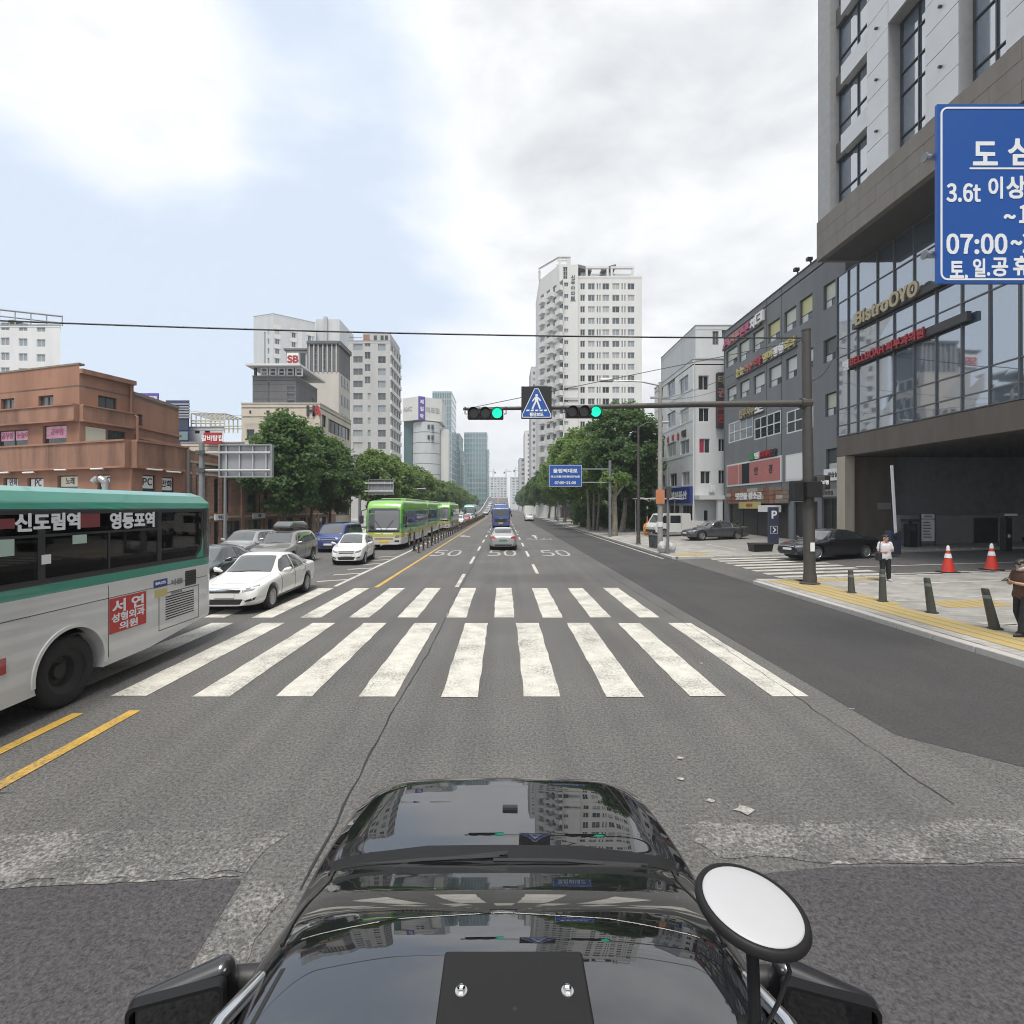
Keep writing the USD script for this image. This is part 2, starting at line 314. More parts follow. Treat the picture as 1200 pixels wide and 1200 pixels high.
for i in range(6):
    y = 19.4 + 1.9*i
    obj('hatch_stripe', poly_sheet([(-6.12, y+.5), (-6.12, y+.72), (-7.1, y+.2), (-7.1, y-.02)], .008), 'paint_white', road)
for x in (-9.1, -12.2):
    for i in range(10): obj('lane_dash', poly_sheet(jag(x-.07, x+.07, 20+7.6*i, 23.4+7.6*i, .006, .8), .008), 'paint_white', road)
line(8.75, 28, 150, .12, 'paint_white', 'edge_line')
# worn stop line and worn lane line beside the car
obj('worn_stop_line', poly_sheet(ragged([(-9, 3.72), (-6, 3.7), (-2.05, 3.98), (-1.9, 4.5), (-9, 4.45)], .05), .0058), 'paint_worn', road)
obj('worn_stop_line', poly_sheet(ragged([(1.7, 4.15), (2.6, 4.12), (9.0, 4.16), (9.0, 4.75), (1.6, 4.6)], .05), .0058), 'paint_worn', road)
obj('worn_lane_line', poly_sheet(ragged([(-1.88, -6), (-1.92, 3.9), (-1.62, 3.9), (-1.6, -6)], .03), .0058), 'paint_worn', road)
line2 = lambda pts, n: obj(n, poly_sheet(ragged(pts, .012), .0078), 'paint_speck', road)
line2([(-9, 3.66), (-6, 3.64), (-2.02, 3.94), (-2.02, 3.985), (-6, 3.70), (-9, 3.71)], 'thin_stop_edge'); line2([(2.6, 4.08), (9.0, 4.12), (9.0, 4.15), (2.6, 4.12)], 'thin_stop_edge')
# seams and cracks
def crack(pts, w, name='seam_crack', j=.03):
    L, R = [], []
    for (xa, ya), (xb, yb) in zip(pts[:-1], pts[1:]):
        n = max(2, int(math.hypot(xb-xa, yb-ya)/.25))
        for t in np.linspace(0, 1, n, endpoint=False):
            x, y = xa+(xb-xa)*t + rnd.uniform(-j, j), ya+(yb-ya)*t; ww = w*rnd.uniform(.4, 1.3)/2
            if abs(yb-ya) > abs(xb-xa): L.append((x-ww, y)); R.append((x+ww, y))
            else: L.append((x, y-ww + rnd.uniform(-j, j))); R.append((x, y+ww))
    obj(name, poly_sheet(Polygon(L + R[::-1]).buffer(0), .0095), 'tar', road)
crack([(-1.50, 3.8), (-1.55, 7), (-1.47, 10), (-1.50, 18), (-1.50, 40)], .020, j=.014)
crack([(4.3, 4.9), (4.45, 10), (4.4, 30)], .012); crack([(2.1, 1.8), (3.8, 2.05), (8.5, 1.9)], .012)
crack([(-9, 5.0), (-4.8, 5.1), (-4.6, 6.4)], .010)
for (x, y, s) in ((2.25, 3.95+.85, .10), (1.99, 5.8, .05), (1.85, 5.35, .045), (4.9, 7.2, .04), (2.0, 4.95, .05), (-.9, 5.2, .03), (3.6, 9.3, .04), (1.35, 4.6, .03)):
    a = [(x + s*rnd.uniform(.5, 1.2)*math.cos(t), y + .7*s*rnd.uniform(.5, 1.2)*math.sin(t)) for t in np.linspace(0, 6.28, 9)[:-1]]
    obj('paint_fleck', poly_sheet(a, .012), 'paint_thin', road)
# painted speed limits, arrows and lettering
def road_text(txt, x, y, w, l, name):
    sh = text_shape(txt, 1., 0); b = sh.bounds
    sh = affinity.translate(affinity.scale(sh, w/(b[2]-b[0]), l, origin=(0, 0)), x-w/2, y)
    obj(name, poly_sheet(sh, .009), 'paint_thin', road)
for x in (-3.5, -.1, 3.15): road_text('50', x, 29.6, 1.75, 4.0, 'speed_limit_marking')
def arrow(x, y, turn):
    p = [(-.1, 0), (.1, 0), (.1, 3.2), (.35, 3.2), (0, 5), (-.35, 3.2), (-.1, 3.2)]
    if turn: p = [(-.1, 0), (.1, 0), (.1, 2.2), (.75*turn, 2.9), (.75*turn, 2.3), (1.3*turn, 3.5), (.75*turn, 4.6), (.75*turn, 3.9), (-.1, 3.2)]
    obj('arrow_marking', poly_sheet(Polygon([(x+a, y+b) for a, b in p]).buffer(0), .009), 'paint_white', road)
arrow(-3.1, 46.5, -1); arrow(3.0, 46.5, 0); road_text('직진', 3.1, 44.0, 2.3, 2.0, 'lettering_marking'); arrow(-.1, 46, 0)

# ------------------------------------------------------------------ pavements with kerb stones and yellow tactile tiles
def pavement(name, x0, x1, segs, fz, m, label):
    t = thing(name, label, 'pavement', kind='structure'); t.ClearCustomDataByKey('category')
    for (a, b) in segs: obj('paving', sheet(x0, x1, a, b, 0, 12, 2, fz), m, t)
    return t
FZ = lambda X, Y: .13 + .03*np.maximum(0., X-9.3)
def brickpave(name, c, c2, mort):
    N = {'g': ('geometry', {}), 'br': ('brick_texture', {'scale': 1., 'brick_width': .4, 'row_height': .2, 'mortar_size': .008, 'color1': c, 'color2': c2, 'mortar': mort, 'bias': 0.}),
         'n': ('noise_texture', {'scale': 1.1, 'detail': 6.}), 'r': ('map_range', {'from_min': .3, 'from_max': .7, 'to_min': .72, 'to_max': 1.12, 'clamp': True}), 'm': ('mix_color', {'blend_type': 'multiply', 'fac': 1., 'use_clamp': False}),
         'b': ('bump', {'strength': .5, 'distance': .006, 'invert': True}), 'p': ('principled_bsdf', {'roughness': .85})}
    L = [('g.position', 'br.vector'), ('g.position', 'n.vector'), ('n.fac', 'r.value'), ('br.color', 'm.a'), ('r.result', 'm.b'), ('m.result', 'p.base_color'), ('br.fac', 'b.height'), ('b.normal', 'p.normal')]
    return custom(name, N, L, 'p.BSDF')
brickpave('paving_blocks', (.36, .35, .33), (.30, .29, .272), (.21, .205, .20))
pav_r = pavement('pavement', XR+.24, 20.5, [(-12, 19.0)], FZ, 'paving_blocks', 'grey block pavement on the right with kerb and yellow tactile strip')
pav_f = pavement('pavement', XR+.24, 13.2, [(27.8, 300)], FZ, 'paving_blocks', 'grey block pavement on the right beyond the side street')
pav_c = pavement('forecourt', 13.2, 60, [(27.8, 62)], FZ, 'forecourt', 'dusty asphalt forecourt in front of the shops')
obj('paving', sheet(20.5, 60, -12, 19.0, 0, 6, 2, FZ), 'forecourt', pav_c); obj('paving', sheet(13.2, 60, 62, 300, 0, 6, 4, FZ), 'forecourt', pav_c)
pav_l = pavement('pavement', -60, XL-.24, [(-40, 300)], lambda X, Y: np.full_like(X, .13), 'paving_blocks', 'grey block pavement along the left side of the road')
def kerbs(t, x, y0, y1, s, top=.13):
    y = y0; L = 1.0
    while y < y1:
        l = min(L, y1-y)
        obj('kerb_stone', rbox(x, x+.235, y+.006, y+l-.006, -.05, top+.003+rnd.uniform(-.003, .003), .02, 6), 'kerb_granite', t)
        y += l
        if y > 60: L = 12.
kerbs(pav_r, XR, -2, 18.9, 1); kerbs(pav_f, XR, 27.9, 180, 1); kerbs(pav_l, XL-.235, 6, 180, -1)
for i in range(10): obj('kerb_stone', rbox(9.45+i, 10.44+i, 19.0, 19.2, -.05, zfore(10+i)+.004, .02, 6), 'kerb_granite', pav_r)
for i in range(50): obj('kerb_stone', rbox(9.45+i, 10.44+i, 27.64, 27.84, -.05, zfore(10+i)+.004, .02, 6), 'kerb_granite', pav_f)
def tactile(t, x, y):
    z = zfore(x+.15); mb = MB(); mb.raw([(x, y, z+.002), (x+.29, y, z+.002), (x+.29, y+.29, z+.002), (x, y+.29, z+.002), (x+.006, y+.006, z+.012), (x+.284, y+.006, z+.012), (x+.284, y+.284, z+.012), (x+.006, y+.284, z+.012)], BOXF)
    obj('tactile_tile', mb, 'tactile_yellow', t)
for j in range(34):
    y = 8.6 + .3*j
    for i in range(3 if y < 14 else 4): tactile(pav_r, 9.75 + .3*i + .0*j, y)
for i in range(3, 13):
    for j in range(2): tactile(pav_r, 9.75 + .3*i, 18.2 + .3*j)
for i in range(6):
    for j in range(3): tactile(pav_r, 11.7 + .3*i, 13.4+.3*j)
for i in range(6):
    for j in range(4): tactile(pav_f, 9.75 + .3*i, 28.3 + .3*j)
# side-street crosswalk and forecourt lines
def slope_strip(x0, x1, y0, y1, dz, t, name, m='paint_white'):
    n = max(1, int((x1-x0)/.6)); f = lambda X, Y: np.minimum(1, np.maximum(0, X-9.3)/1.5)*(.02+.03*np.maximum(0, X-9.3)) + dz
    obj(name, sheet(x0, x1, y0, y1, 0, n, 1, f if t is road else (lambda X, Y: FZ(X, Y)+dz)), m, t)
for i in range(8): slope_strip(10.8+.03*i, 15.3, 20.0+.98*i, 20.5+.98*i, .009, road, 'crosswalk_stripe')
slope_strip(15.5, 34, 22.4, 22.6, .009, road, 'edge_line'); slope_strip(15.3, 34, 20.1, 20.28, .009, road, 'edge_line')
for y in (17.2, 14.2): slope_strip(13.4, 20.4, y, y+.18, .006, pav_r, 'white_line')
for x in (14, 16.6, 19.2): slope_strip(x, x+.14, 31, 35.5, .006, pav_c, 'white_line')
rnd2 = random.Random(8)
for k in range(16):
    x, y = rnd2.uniform(10.8, 16), rnd2.uniform(9.5, 17.5); slope_strip(x, x+.34, y, y+.2, .005, pav_r, 'pale_paving_block', 'kerb_granite')
# ================================================================== buildings
def wallmat(name, c, rough=.85, var=.45, scale=.5, dirt=.62, bump=.15, bscale=25.):
    return mat(name, c, rough, var=var, scale=scale, col2=tuple(x*dirt for x in c), bump=bump, bscale=bscale, streak=True)
wallmat('stucco_brown', (.295, .150, .098), var=.7, dirt=.5); wallmat('band_brown', (.26, .138, .092), dirt=.40, var=.9, scale=.9)
wallmat('cream_wall', (.52, .47, .39)); wallmat('white_wall', (.60, .61, .61), var=.3); wallmat('grey_wall', (.175, .185, .195), var=.35, bump=.1)
wallmat('apartment_white', (.56, .56, .545), var=.25, dirt=.75); wallmat('concrete_grey', (.40, .40, .395), var=.35); wallmat('pale_grey', (.47, .49, .50), var=.25)
wallmat('dark_block', (.12, .12, .125), var=.4); wallmat('stone_band', (.185, .168, .150), var=.5, scale=1.5, dirt=.75); wallmat('stone_beige', (.40, .355, .29), var=.4, scale=2.)
wallmat('stone_brown', (.20, .165, .13), var=.4, scale=2.); wallmat('low_wall', (.25, .245, .24), var=.3); wallmat('beige_pale', (.46, .435, .395), var=.3)
mat('cladding_light', (.50, .505, .51), .38, metal=.35, var=.25, scale=.9, col2=(.42, .425, .435))
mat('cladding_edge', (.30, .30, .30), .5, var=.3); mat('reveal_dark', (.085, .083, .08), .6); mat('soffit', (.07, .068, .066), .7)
mat('roof_grey', (.24, .24, .24), .9, var=.5, scale=.4)
mat('frame_dark', (.035, .036, .038), .45); mat('frame_white', (.62, .63, .63), .5); mat('frame_alu', (.33, .34, .35), .4, metal=.5); mat('frame_green', (.10, .13, .125), .5)
mat('pane_dark', (.022, .027, .030), .07, spec=.75); mat('pane_grey', (.07, .08, .085), .09, spec=.8); mat('pane_blind', (.42, .44, .36), .3, spec=.8); mat('pane_yellow', (.46, .44, .20), .35, spec=.7)
mat('pane_white', (.50, .52, .52), .3, spec=.7); mat('pane_red', (.35, .03, .07), .3, spec=.6)
def glassy(name, c, ior, rough=.03):
    return custom(name, {'p': ('principled_bsdf', {'base_color': c, 'roughness': rough, 'ior': ior, 'specular_ior_level': .5}), 'g': ('geometry', {}), 'n': ('noise_texture', {'scale': .45, 'detail': 1.}), 'b': ('bump', {'strength': .10, 'distance': .02})},
                  [('g.position', 'n.vector'), ('n.fac', 'b.height'), ('b.normal', 'p.normal')], 'p.BSDF')
glassy('curtain_glass', (.035, .05, .07), 4.6); glassy('far_glass', (.07, .13, .135), 2.2, .06); glassy('tower_glass', (.05, .075, .11), 4.8)
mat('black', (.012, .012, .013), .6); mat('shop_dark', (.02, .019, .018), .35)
mat('sign_white', (.70, .70, .69), .5); mat('sign_red', (.33, .025, .03), .45); mat('sign_pink', (.42, .16, .15), .55, var=.2); mat('sign_gold', (.40, .33, .20), .35, metal=.5); mat('sign_navy', (.022, .045, .20), .45)
mat('sign_yellow', (.48, .41, .17), .5); mat('sign_purple', (.10, .06, .30), .5); mat('sign_green', (.05, .25, .08), .5); mat('sign_cream', (.58, .55, .44), .5); mat('poster_pink', (.58, .25, .38), .5, var=.7, scale=4., col2=(.75, .55, .62)); mat('ink', (.03, .03, .035), .6)
mat('sign_magenta', (.36, .07, .14), .5)
N_, L_ = {'g': ('geometry', {}), 'tc': ('texture_coordinate', {}), 'mp': ('mapping', {'rotation': (math.pi/2, 0, math.radians(77))}), 'br': ('brick_texture', {'scale': 1., 'brick_width': .26, 'row_height': .085, 'mortar_size': .010, 'color1': (.30, .14, .095), 'color2': (.22, .10, .072), 'mortar': (.28, .24, .21)}), 'sx': ('separate_xyz', {}), 'cx': ('combine_xyz', {}), 'ad': ('math', {'math_type': 'add'}),
          'n': ('noise_texture', {'scale': .8, 'detail': 5.}), 'r': ('map_range', {'from_min': .3, 'from_max': .7, 'to_min': .7, 'to_max': 1.2, 'clamp': True}), 'm': ('mix_color', {'blend_type': 'multiply', 'fac': 1., 'use_clamp': False}), 'b': ('bump', {'strength': .6, 'distance': .012, 'invert': True}), 'p': ('principled_bsdf', {'roughness': .85})}, \
         [('g.position', 'sx.vector'), ('sx.x', 'ad.value1'), ('sx.y', 'ad.value2'), ('ad.value', 'cx.x'), ('sx.z', 'cx.y'), ('cx.vector', 'br.vector'), ('g.position', 'n.vector'), ('n.fac', 'r.value'), ('br.color', 'm.a'), ('r.result', 'm.b'), ('m.result', 'p.base_color'), ('br.fac', 'b.height'), ('b.normal', 'p.normal')]
N_.pop('tc'); N_.pop('mp')
custom('brick_wall', N_, L_, 'p.BSDF')

mat('mullion_grey', (.10, .105, .115), .45); mat('pane_pale', (.22, .25, .27), .15, spec=.8); wallmat('stone_beam', (.125, .105, .088), var=.4, scale=2.)
mat('pane_curtain', (.33, .33, .31), .25, spec=.8); RW = random.Random(17)
class Wall:
    def __init__(s, A, B, z0, z1):
        s.A = np.array([*A, 0.]); d = np.array([B[0]-A[0], B[1]-A[1], 0.]); s.L = np.linalg.norm(d); s.d = d/s.L; s.n = np.array([s.d[1], -s.d[0], 0.]); s.z0, s.z1 = z0, z1
    def T(s, off=0.):
        return lambda v: s.A + v[:, :1]*s.d + v[:, 1:2]*np.array([0, 0, 1.]) + (v[:, 2:]+off)*s.n
    def u(s, x):
        k = (x-590)/600; return (k*s.A[1]-s.A[0])/(s.d[0]-k*s.d[1])
    def px(s, x0, y0, x1, y1):
        """hole (u0, u1, z0, z1) on this wall for a rectangle measured in the photograph"""
        u0, u1 = sorted((s.u(x0), s.u(x1))); Y = s.A[1] + (u0+u1)/2*s.d[1]
        return (max(.05, u0), min(s.L-.05, u1), CAMZ-(y1-594)/600*Y, CAMZ-(y0-594)/600*Y)
    def grid(s, us, w, zs, h): return [(u, u+w, z, z+h) for u in us for z in zs]
class Bld:
    def __init__(s, name, label, cat, loc, group=None):
        s.loc = np.array([*loc, 0.]) if len(loc) == 2 else np.array(loc, float); s.t = thing(name, label, cat, s.loc, group=group); s.mbs = {}
    def o(s, name, mb, m, parent=None, **k):
        me = mb.mesh() if isinstance(mb, MB) else mb
        v, f, _ = meshkit.arrays(me); return obj(name, (v - s.loc, f), m, parent or s.t, **k)
    def mb(s, name, m): return s.mbs.setdefault((name, m), MB())
    def wall(s, w, holes=(), m='white_wall', depth=.14, name='wall'):
        mb = s.mb(name, m); T = w.T(); P = sbox(0, w.z0, w.L, w.z1)
        hs = [h for h in holes if h[1]-h[0] > .05 and h[3]-h[2] > .05]
        if hs: P = P.difference(shapely.union_all([sbox(a, c, b, d) for a, b, c, d in hs]))
        for g in getattr(P, 'geoms', [P]):
            v, f = trimesh.creation.triangulate_polygon(g, engine='earcut'); v = np.asarray(v); f = np.asarray(f)
            q = v[f]; cr = (q[:, 1, 0]-q[:, 0, 0])*(q[:, 2, 1]-q[:, 0, 1]) - (q[:, 1, 1]-q[:, 0, 1])*(q[:, 2, 0]-q[:, 0, 0]); f[cr < 0] = f[cr < 0][:, ::-1]
            mb.raw(T(np.c_[v, np.zeros(len(v))]), f)
        for a, b, c, d in hs:
            v = np.array([(a, c, 0), (b, c, 0), (b, d, 0), (a, d, 0), (a, c, -depth-.03), (b, c, -depth-.03), (b, d, -depth-.03), (a, d, -depth-.03)], float)
            mb.raw(T(v), [[0, 1, 5, 4], [1, 2, 6, 5], [2, 3, 7, 6], [3, 0, 4, 7]])
    def win(s, w, h, fm='frame_dark', pm='pane_dark', nx=2, nz=1, depth=.14, fw=.05, name='window', th=.05, pane=True, zs=None):
        a, b, c, d = h
        if pm == 'pane_grey': pm = RW.choice(('pane_grey', 'pane_grey', 'pane_grey', 'pane_dark', 'pane_pale', 'pane_curtain'))
        if b-a < .06 or d-c < .06: return
        T = w.T(-depth); mb = MB(); fw = min(fw, (b-a)*.2, (d-c)*.2)
        def bx(u0, u1, z0, z1, t0, t1):
            v = np.array([(u, z, t) for t in (t0, t1) for u, z in ((u0, z0), (u1, z0), (u1, z1), (u0, z1))], float); return T(v)
        R = [(a, b, c, c+fw), (a, b, d-fw, d), (a, a+fw, c+fw, d-fw), (b-fw, b, c+fw, d-fw)]
        for i in range(1, nx): u = a+(b-a)*i/nx; R.append((u-fw*.5, u+fw*.5, c+fw, d-fw))
        for z in (zs if zs is not None else [c+(d-c)*i/nz for i in range(1, nz)]): R.append((a+fw, b-fw, z-fw*.5, z+fw*.5))
        for i, r in enumerate(R): mb.raw(bx(*r, -.02, th - (.004 if i >= 4+nx-1 else 0)), BOXF)
        p = s.o(name, mb, fm)
        if pane: s.o('pane', MB().raw(bx(a+.01, b-.01, c+.01, d-.01, -.015, .012), BOXF), pm, p)
        return p
    def box(s, name, x0, x1, y0, y1, z0, z1, m, parent=None): return s.o(name, MB().box(x0, x1, y0, y1, z0, z1), m, parent)
    def slab(s, poly, z0, z1, m, name='roof'): return s.o(name, MB().prism(Polygon(poly), z0, z1), m)
    def text(s, w, txt, u, z, h, m, off=.03, depth=.05, name='lettering', width=None, bold=2):
        mb = MB(); textm(mb, txt, h, w.T(off), depth, bold, True, width, (u, z)); return s.o(name, mb, m)
    def board(s, w, h, m, off=0., th=.08, name='sign_board', frame=None):
        a, b, c, d = h; v = np.array([(u, z, t) for t in (off, off+th) for u, z in ((a, c), (b, c), (b, d), (a, d))], float)
        return s.o(name, MB().raw(w.T()(v), BOXF), m)
    def done(s):
        for (n, m), mb in s.mbs.items(): s.o(n, mb, m)
        s.mbs = {}
def polywalls(P, z0, z1): return [Wall(P[i], P[(i+1) % len(P)], z0, z1) for i in range(len(P))]
def block(name, label, cat, P, z0, z1, m, holes={}, win={}, depth=.14, group=None, roof='roof_grey', parapet=.5, loc=None, wallname='wall'):
    """prism building on a counter-clockwise footprint P; holes[edge] = list of openings, each fitted with a window"""
    c = loc or tuple(np.mean(np.array(P), 0)); B = Bld(name, label, cat, (*c, 0), group); W = polywalls(P, z0, z1)
    for i, w in enumerate(W):
        hs = holes(i, w) if callable(holes) else holes.get(i, [])
        B.wall(w, hs, m, depth, wallname)
        for h in hs: B.win(w, h, **{**dict(depth=depth), **(win(i, w, h) if callable(win) else win)})
    B.slab(P, z1-parapet-.05, z1-parapet, roof)
    P2 = Polygon(P); ring = P2.buffer(.04, join_style=2).difference(P2.buffer(-.28, join_style=2)); B.o('coping', MB().prism(ring, z1-.02, z1+.10), 'roof_grey' if roof == 'roof_grey' else roof)
    if parapet > .2: B.o('parapet', MB().prism(P2.buffer(-.005).difference(P2.buffer(-.22, join_style=2)), z1-parapet, z1-.02), m)
    return B, W
rb = random.Random(3)

# ---- tall stone and glass tower on the right, over a glazed podium
B = Bld('tower_building', 'tall grey panelled office tower over a glass podium at the right edge', 'building', (26, 16, 0))
XT, XG, YE = 18.0, 20.4, 29.3
wt = Wall((XT, YE), (XT, -14), 19.1, 62)                 # u runs from the far end towards the camera; outward normal is -X
uy = lambda y: YE - y
OP = []                                                  # openings of the cladding
fl = 3.7
colA = (uy(28.25), uy(25.3)); colB = (uy(23.9), uy(21.8)); colC = (uy(20.2), uy(18.3)); colD = (uy(16.3), uy(14.2)); colE = (uy(12.3), uy(9.8))
OP.append((*colA, 19.1, 58))
for c in (colB, colD):
    for z in (19.1, 26.6, 34.0, 41.4): OP.append((*c, z, z+6.3))
for c in (colC, colE): OP.append((*c, 19.1, 52))
B.wall(wt, OP, 'cladding_edge', .62)
B.wall(Wall((48, YE), (XT, YE), 19.1, 62), [], 'cladding_edge', name='end_wall')
B.wall(Wall((XT, -14), (48, -14), 16.85, 62), [], 'cladding_edge', name='end_wall'); B.wall(Wall((48, -14), (48, YE), 16.85, 62), [], 'cladding_edge', name='end_wall')
def strip(h, nx, zs, name='window'):
    B.win(wt, h, 'frame_dark', 'tower_glass', nx, 1, depth=.6, fw=.06, th=.08, zs=zs, name=name)
z = 19.1; k = 0
for k in range(10):
    z0 = 19.1 + fl*k; strip((*colA, z0, z0+2.75), 2, [z0+1.0])
    v = np.array([(u, zz, t) for t in (-.6, -.12) for u, zz in ((colA[0]+.75, z0+2.75), (colA[1], z0+2.75), (colA[1], z0+3.7), (colA[0]+.75, z0+3.7))]); B.o('spandrel', MB().raw(wt.T()(v), BOXF), 'cladding_light')
    v = np.array([(u, zz, t) for t in (-.6, -.35) for u, zz in ((colA[0], z0+2.75), (colA[0]+.75, z0+2.75), (colA[0]+.75, z0+3.7), (colA[0], z0+3.7))]); B.o('spandrel', MB().raw(wt.T()(v), BOXF), 'reveal_dark')
for c in (colB, colD):
    for z in (19.1, 26.6, 34.0, 41.4): strip((*c, z, z+6.3), 2, [z+.95, z+2.9, z+3.9, z+5.2])
for c in (colC, colE): strip((*c, 19.1, 52), 2, [19.1+.95+fl*i/1. for i in range(9)] + [22.0+fl*i for i in range(8)])
def panels(u0, u1, z0, z1, ph=1.2333):
    n = int(round((z1-z0)/ph))
    for i in range(n):
        a, b = z0+i*ph, z0+(i+1)*ph
        v = np.array([(u, zz, t) for t in (.002, .05+rb.uniform(-.004, .004)) for u, zz in ((u0+.012, a+.014), (u1-.012, a+.014), (u1-.012, b-.014), (u0+.012, b-.014))]); B.o('cladding_panel', MB().raw(wt.T()(v), BOXF), 'cladding_light')
for (a, b) in ((colA[1], colB[0]), (colB[1], colC[0]), (colC[1], colD[0]), (colD[1], colE[0])): panels(a, b, 19.1, 19.1+14*1.2333)
for c in (colB, colD): panels(*c, 25.42, 26.58, 1.16)
for u in (uy(24.6), uy(21.0)):
    for i in range(5):
        z = 20.9+2.47*i; B.o('facade_light', MB().tube([wt.T()(np.array([[u, z, .05]]))[0], wt.T()(np.array([[u, z, .16]]))[0]], .06, 8), 'frame_dark')
wb = Wall((XT-.02, YE+.02), (XT-.02, -14), 16.85, 19.08)
for i in range(15):                                       # stone band of slabs
    for j in range(3):
        a, b = i*2.9 - (1.2 if j % 2 else 0), (i+1)*2.9 - (1.2 if j % 2 else 0); a = max(0, a); z = 16.87+.74*j
        v = np.array([(u, zz, t) for t in (-.3, .04+rb.uniform(-.004, .004)) for u, zz in ((a+.006, z+.006), (b-.006, z+.006), (b-.006, z+.734), (a+.006, z+.734))]); B.o('stone_slab', MB().raw(wb.T()(v), BOXF), 'stone_band')
B.box('end_band', XT, 48, YE-.2, YE+.03, 16.85, 19.08, 'stone_band')
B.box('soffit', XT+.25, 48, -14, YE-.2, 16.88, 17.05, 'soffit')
B.box('roof', XT+.1, 47.9, -13.9, YE-.1, 61, 61.5, 'roof_grey')
# podium curtain wall
wg = Wall((XG, 31.3), (XG, -14), 7.1, 16.86); ug = lambda y: 31.3-y
ys = [31.25, 30.25, 29.45, 27.9, 26.7, 25.4, 24.1, 22.75, 21.45, 20.2] + [20.2-1.3*i for i in range(1, 20)]
zs = [7.12, 7.75, 8.75, 11.9, 13.0, 15.2, 16.84]
for i in range(len(ys)-1):
    for j in range(len(zs)-1):
        a, b = ug(ys[i]), ug(ys[i+1]); v = np.array([(u, zz, t) for t in (-.03, rb.uniform(-.004, .004)) for u, zz in ((a+.02, zs[j]+.02), (b-.02, zs[j]+.02), (b-.02, zs[j+1]-.02), (a+.02, zs[j+1]-.02))])
        v[4:, 2] += np.array([rb.uniform(-.006, .006) for _ in range(4)]); B.o('glass_pane', MB().raw(wg.T()(v), BOXF), 'curtain_glass')
for y in ys: u = ug(y); B.o('mullion', MB().raw(wg.T()(np.array([(a, zz, t) for t in (-.1, .07) for a, zz in ((u-.03, 7.1), (u+.03, 7.1), (u+.03, 16.86), (u-.03, 16.86))])), BOXF), 'mullion_grey')
for z in zs: B.o('transom', MB().raw(wg.T()(np.array([(a, zz, t) for t in (-.1, .045) for a, zz in ((0, z-.03), (45, z-.03), (45, z+.03), (0, z+.03))])), BOXF), 'mullion_grey')
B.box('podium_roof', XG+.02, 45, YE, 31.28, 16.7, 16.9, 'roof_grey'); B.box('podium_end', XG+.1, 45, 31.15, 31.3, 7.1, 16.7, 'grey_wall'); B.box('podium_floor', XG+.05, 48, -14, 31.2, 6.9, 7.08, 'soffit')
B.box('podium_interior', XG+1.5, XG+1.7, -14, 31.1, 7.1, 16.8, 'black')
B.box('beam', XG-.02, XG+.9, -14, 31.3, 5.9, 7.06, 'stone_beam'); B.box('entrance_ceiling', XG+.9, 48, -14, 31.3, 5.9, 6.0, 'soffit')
B.box('column', XG-.02, XG+.55, 30.55, 31.3, .4, 5.88, 'stone_beige'); B.box('side_wall', XG+.55, 23.75, 30.95, 31.3, .4, 5.88, 'stone_beam')
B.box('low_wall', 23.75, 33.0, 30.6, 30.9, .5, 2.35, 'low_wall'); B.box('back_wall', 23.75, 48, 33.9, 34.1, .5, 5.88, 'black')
B.box('side_wall', 47.5, 48, -14, 31, .5, 5.88, 'stone_brown')
wk = Wall((23.8, 31.6), (36, 31.6), 2.4, 5.85)
for i in range(6): B.win(wk, (i*1.9, i*1.9+1.9, 2.42, 5.8), 'mullion_grey', 'black', 1, 1, 0., .05, name='entrance_glazing')
B.box('gate_panel', 28.1, 29.5, 30.55, 30.6, .55, 2.2, 'frame_dark'); B.box('wall_vent', 31.0, 33.6, 30.56, 30.6, .65, 1.05, 'black')
B.box('wall_plate', 22.6, 23.4, 30.92, 30.95, 2.7, 3.1, 'frame_alu')
# two signs across the curtain wall
B.board(wg, (ug(29.5), ug(23.2), 13.05, 13.35), 'frame_dark', .10, .22, 'sign_rail'); B.text(wg, 'BistroOYO', ug(26.9), 13.5, .78, 'sign_gold', .33, .10, width=4.4, bold=3)
B.board(wg, (ug(30.3), ug(22.2), 10.95, 11.35), 'frame_dark', .10, .20, 'sign_rail'); B.text(wg, 'BELLBOAH 피부과의원', ug(27.0), 11.2, .52, 'sign_red', .31, .08, width=5.2, bold=3); B.text(wg, '벨', ug(30.0), 11.15, .6, 'sign_white', .31, .06)
B.done()

# ---- dark grey five-storey shop building
P = [(21, 48.8), (21, 31.45), (36, 31.45), (36, 48.8)]
B = Bld('shop_building', 'dark grey five-storey shop building with rows of signs, next to the glass podium', 'building', (28, 40, 0)); W = polywalls(P, .3, 19.4); w = W[0]
HS = [((851, 408, 864, 428), 'pane_blind'), ((866, 399, 878, 422), 'pane_blind'), ((882, 387, 895, 410), 'pane_blind'), ((900, 376, 914, 399), 'pane_yellow'), ((919, 362, 933, 387), 'pane_blind'), ((937, 348, 952, 377), 'pane_yellow'), ((965, 331, 979, 360), 'pane_blind'),
      ((852, 453, 863, 469), 'pane_white'), ((867, 446, 878, 465), 'pane_white'), ((883, 438, 896, 460), 'pane_white'), ((901, 428, 916, 452), 'pane_white'), ((921, 418, 934, 443), 'pane_white'), ((942, 409, 953, 432), 'pane_white'), ((965, 396, 980, 423), 'pane_grey'),
      ((967, 460, 981, 487), 'pane_blind'), ((968, 525, 988, 550), 'pane_grey')]
holes = []
for r, pm in HS:
    h = w.px(*r); holes.append(h)
big = [w.px(854, 492, 882, 516), w.px(884, 486, 915, 512), w.px(922, 478, 953, 505)]
shop = [(w.u(854), w.u(924), .45, 3.1), (w.u(930), w.u(958), .45, 3.2), (w.u(963), w.u(982), .45, 3.4)]
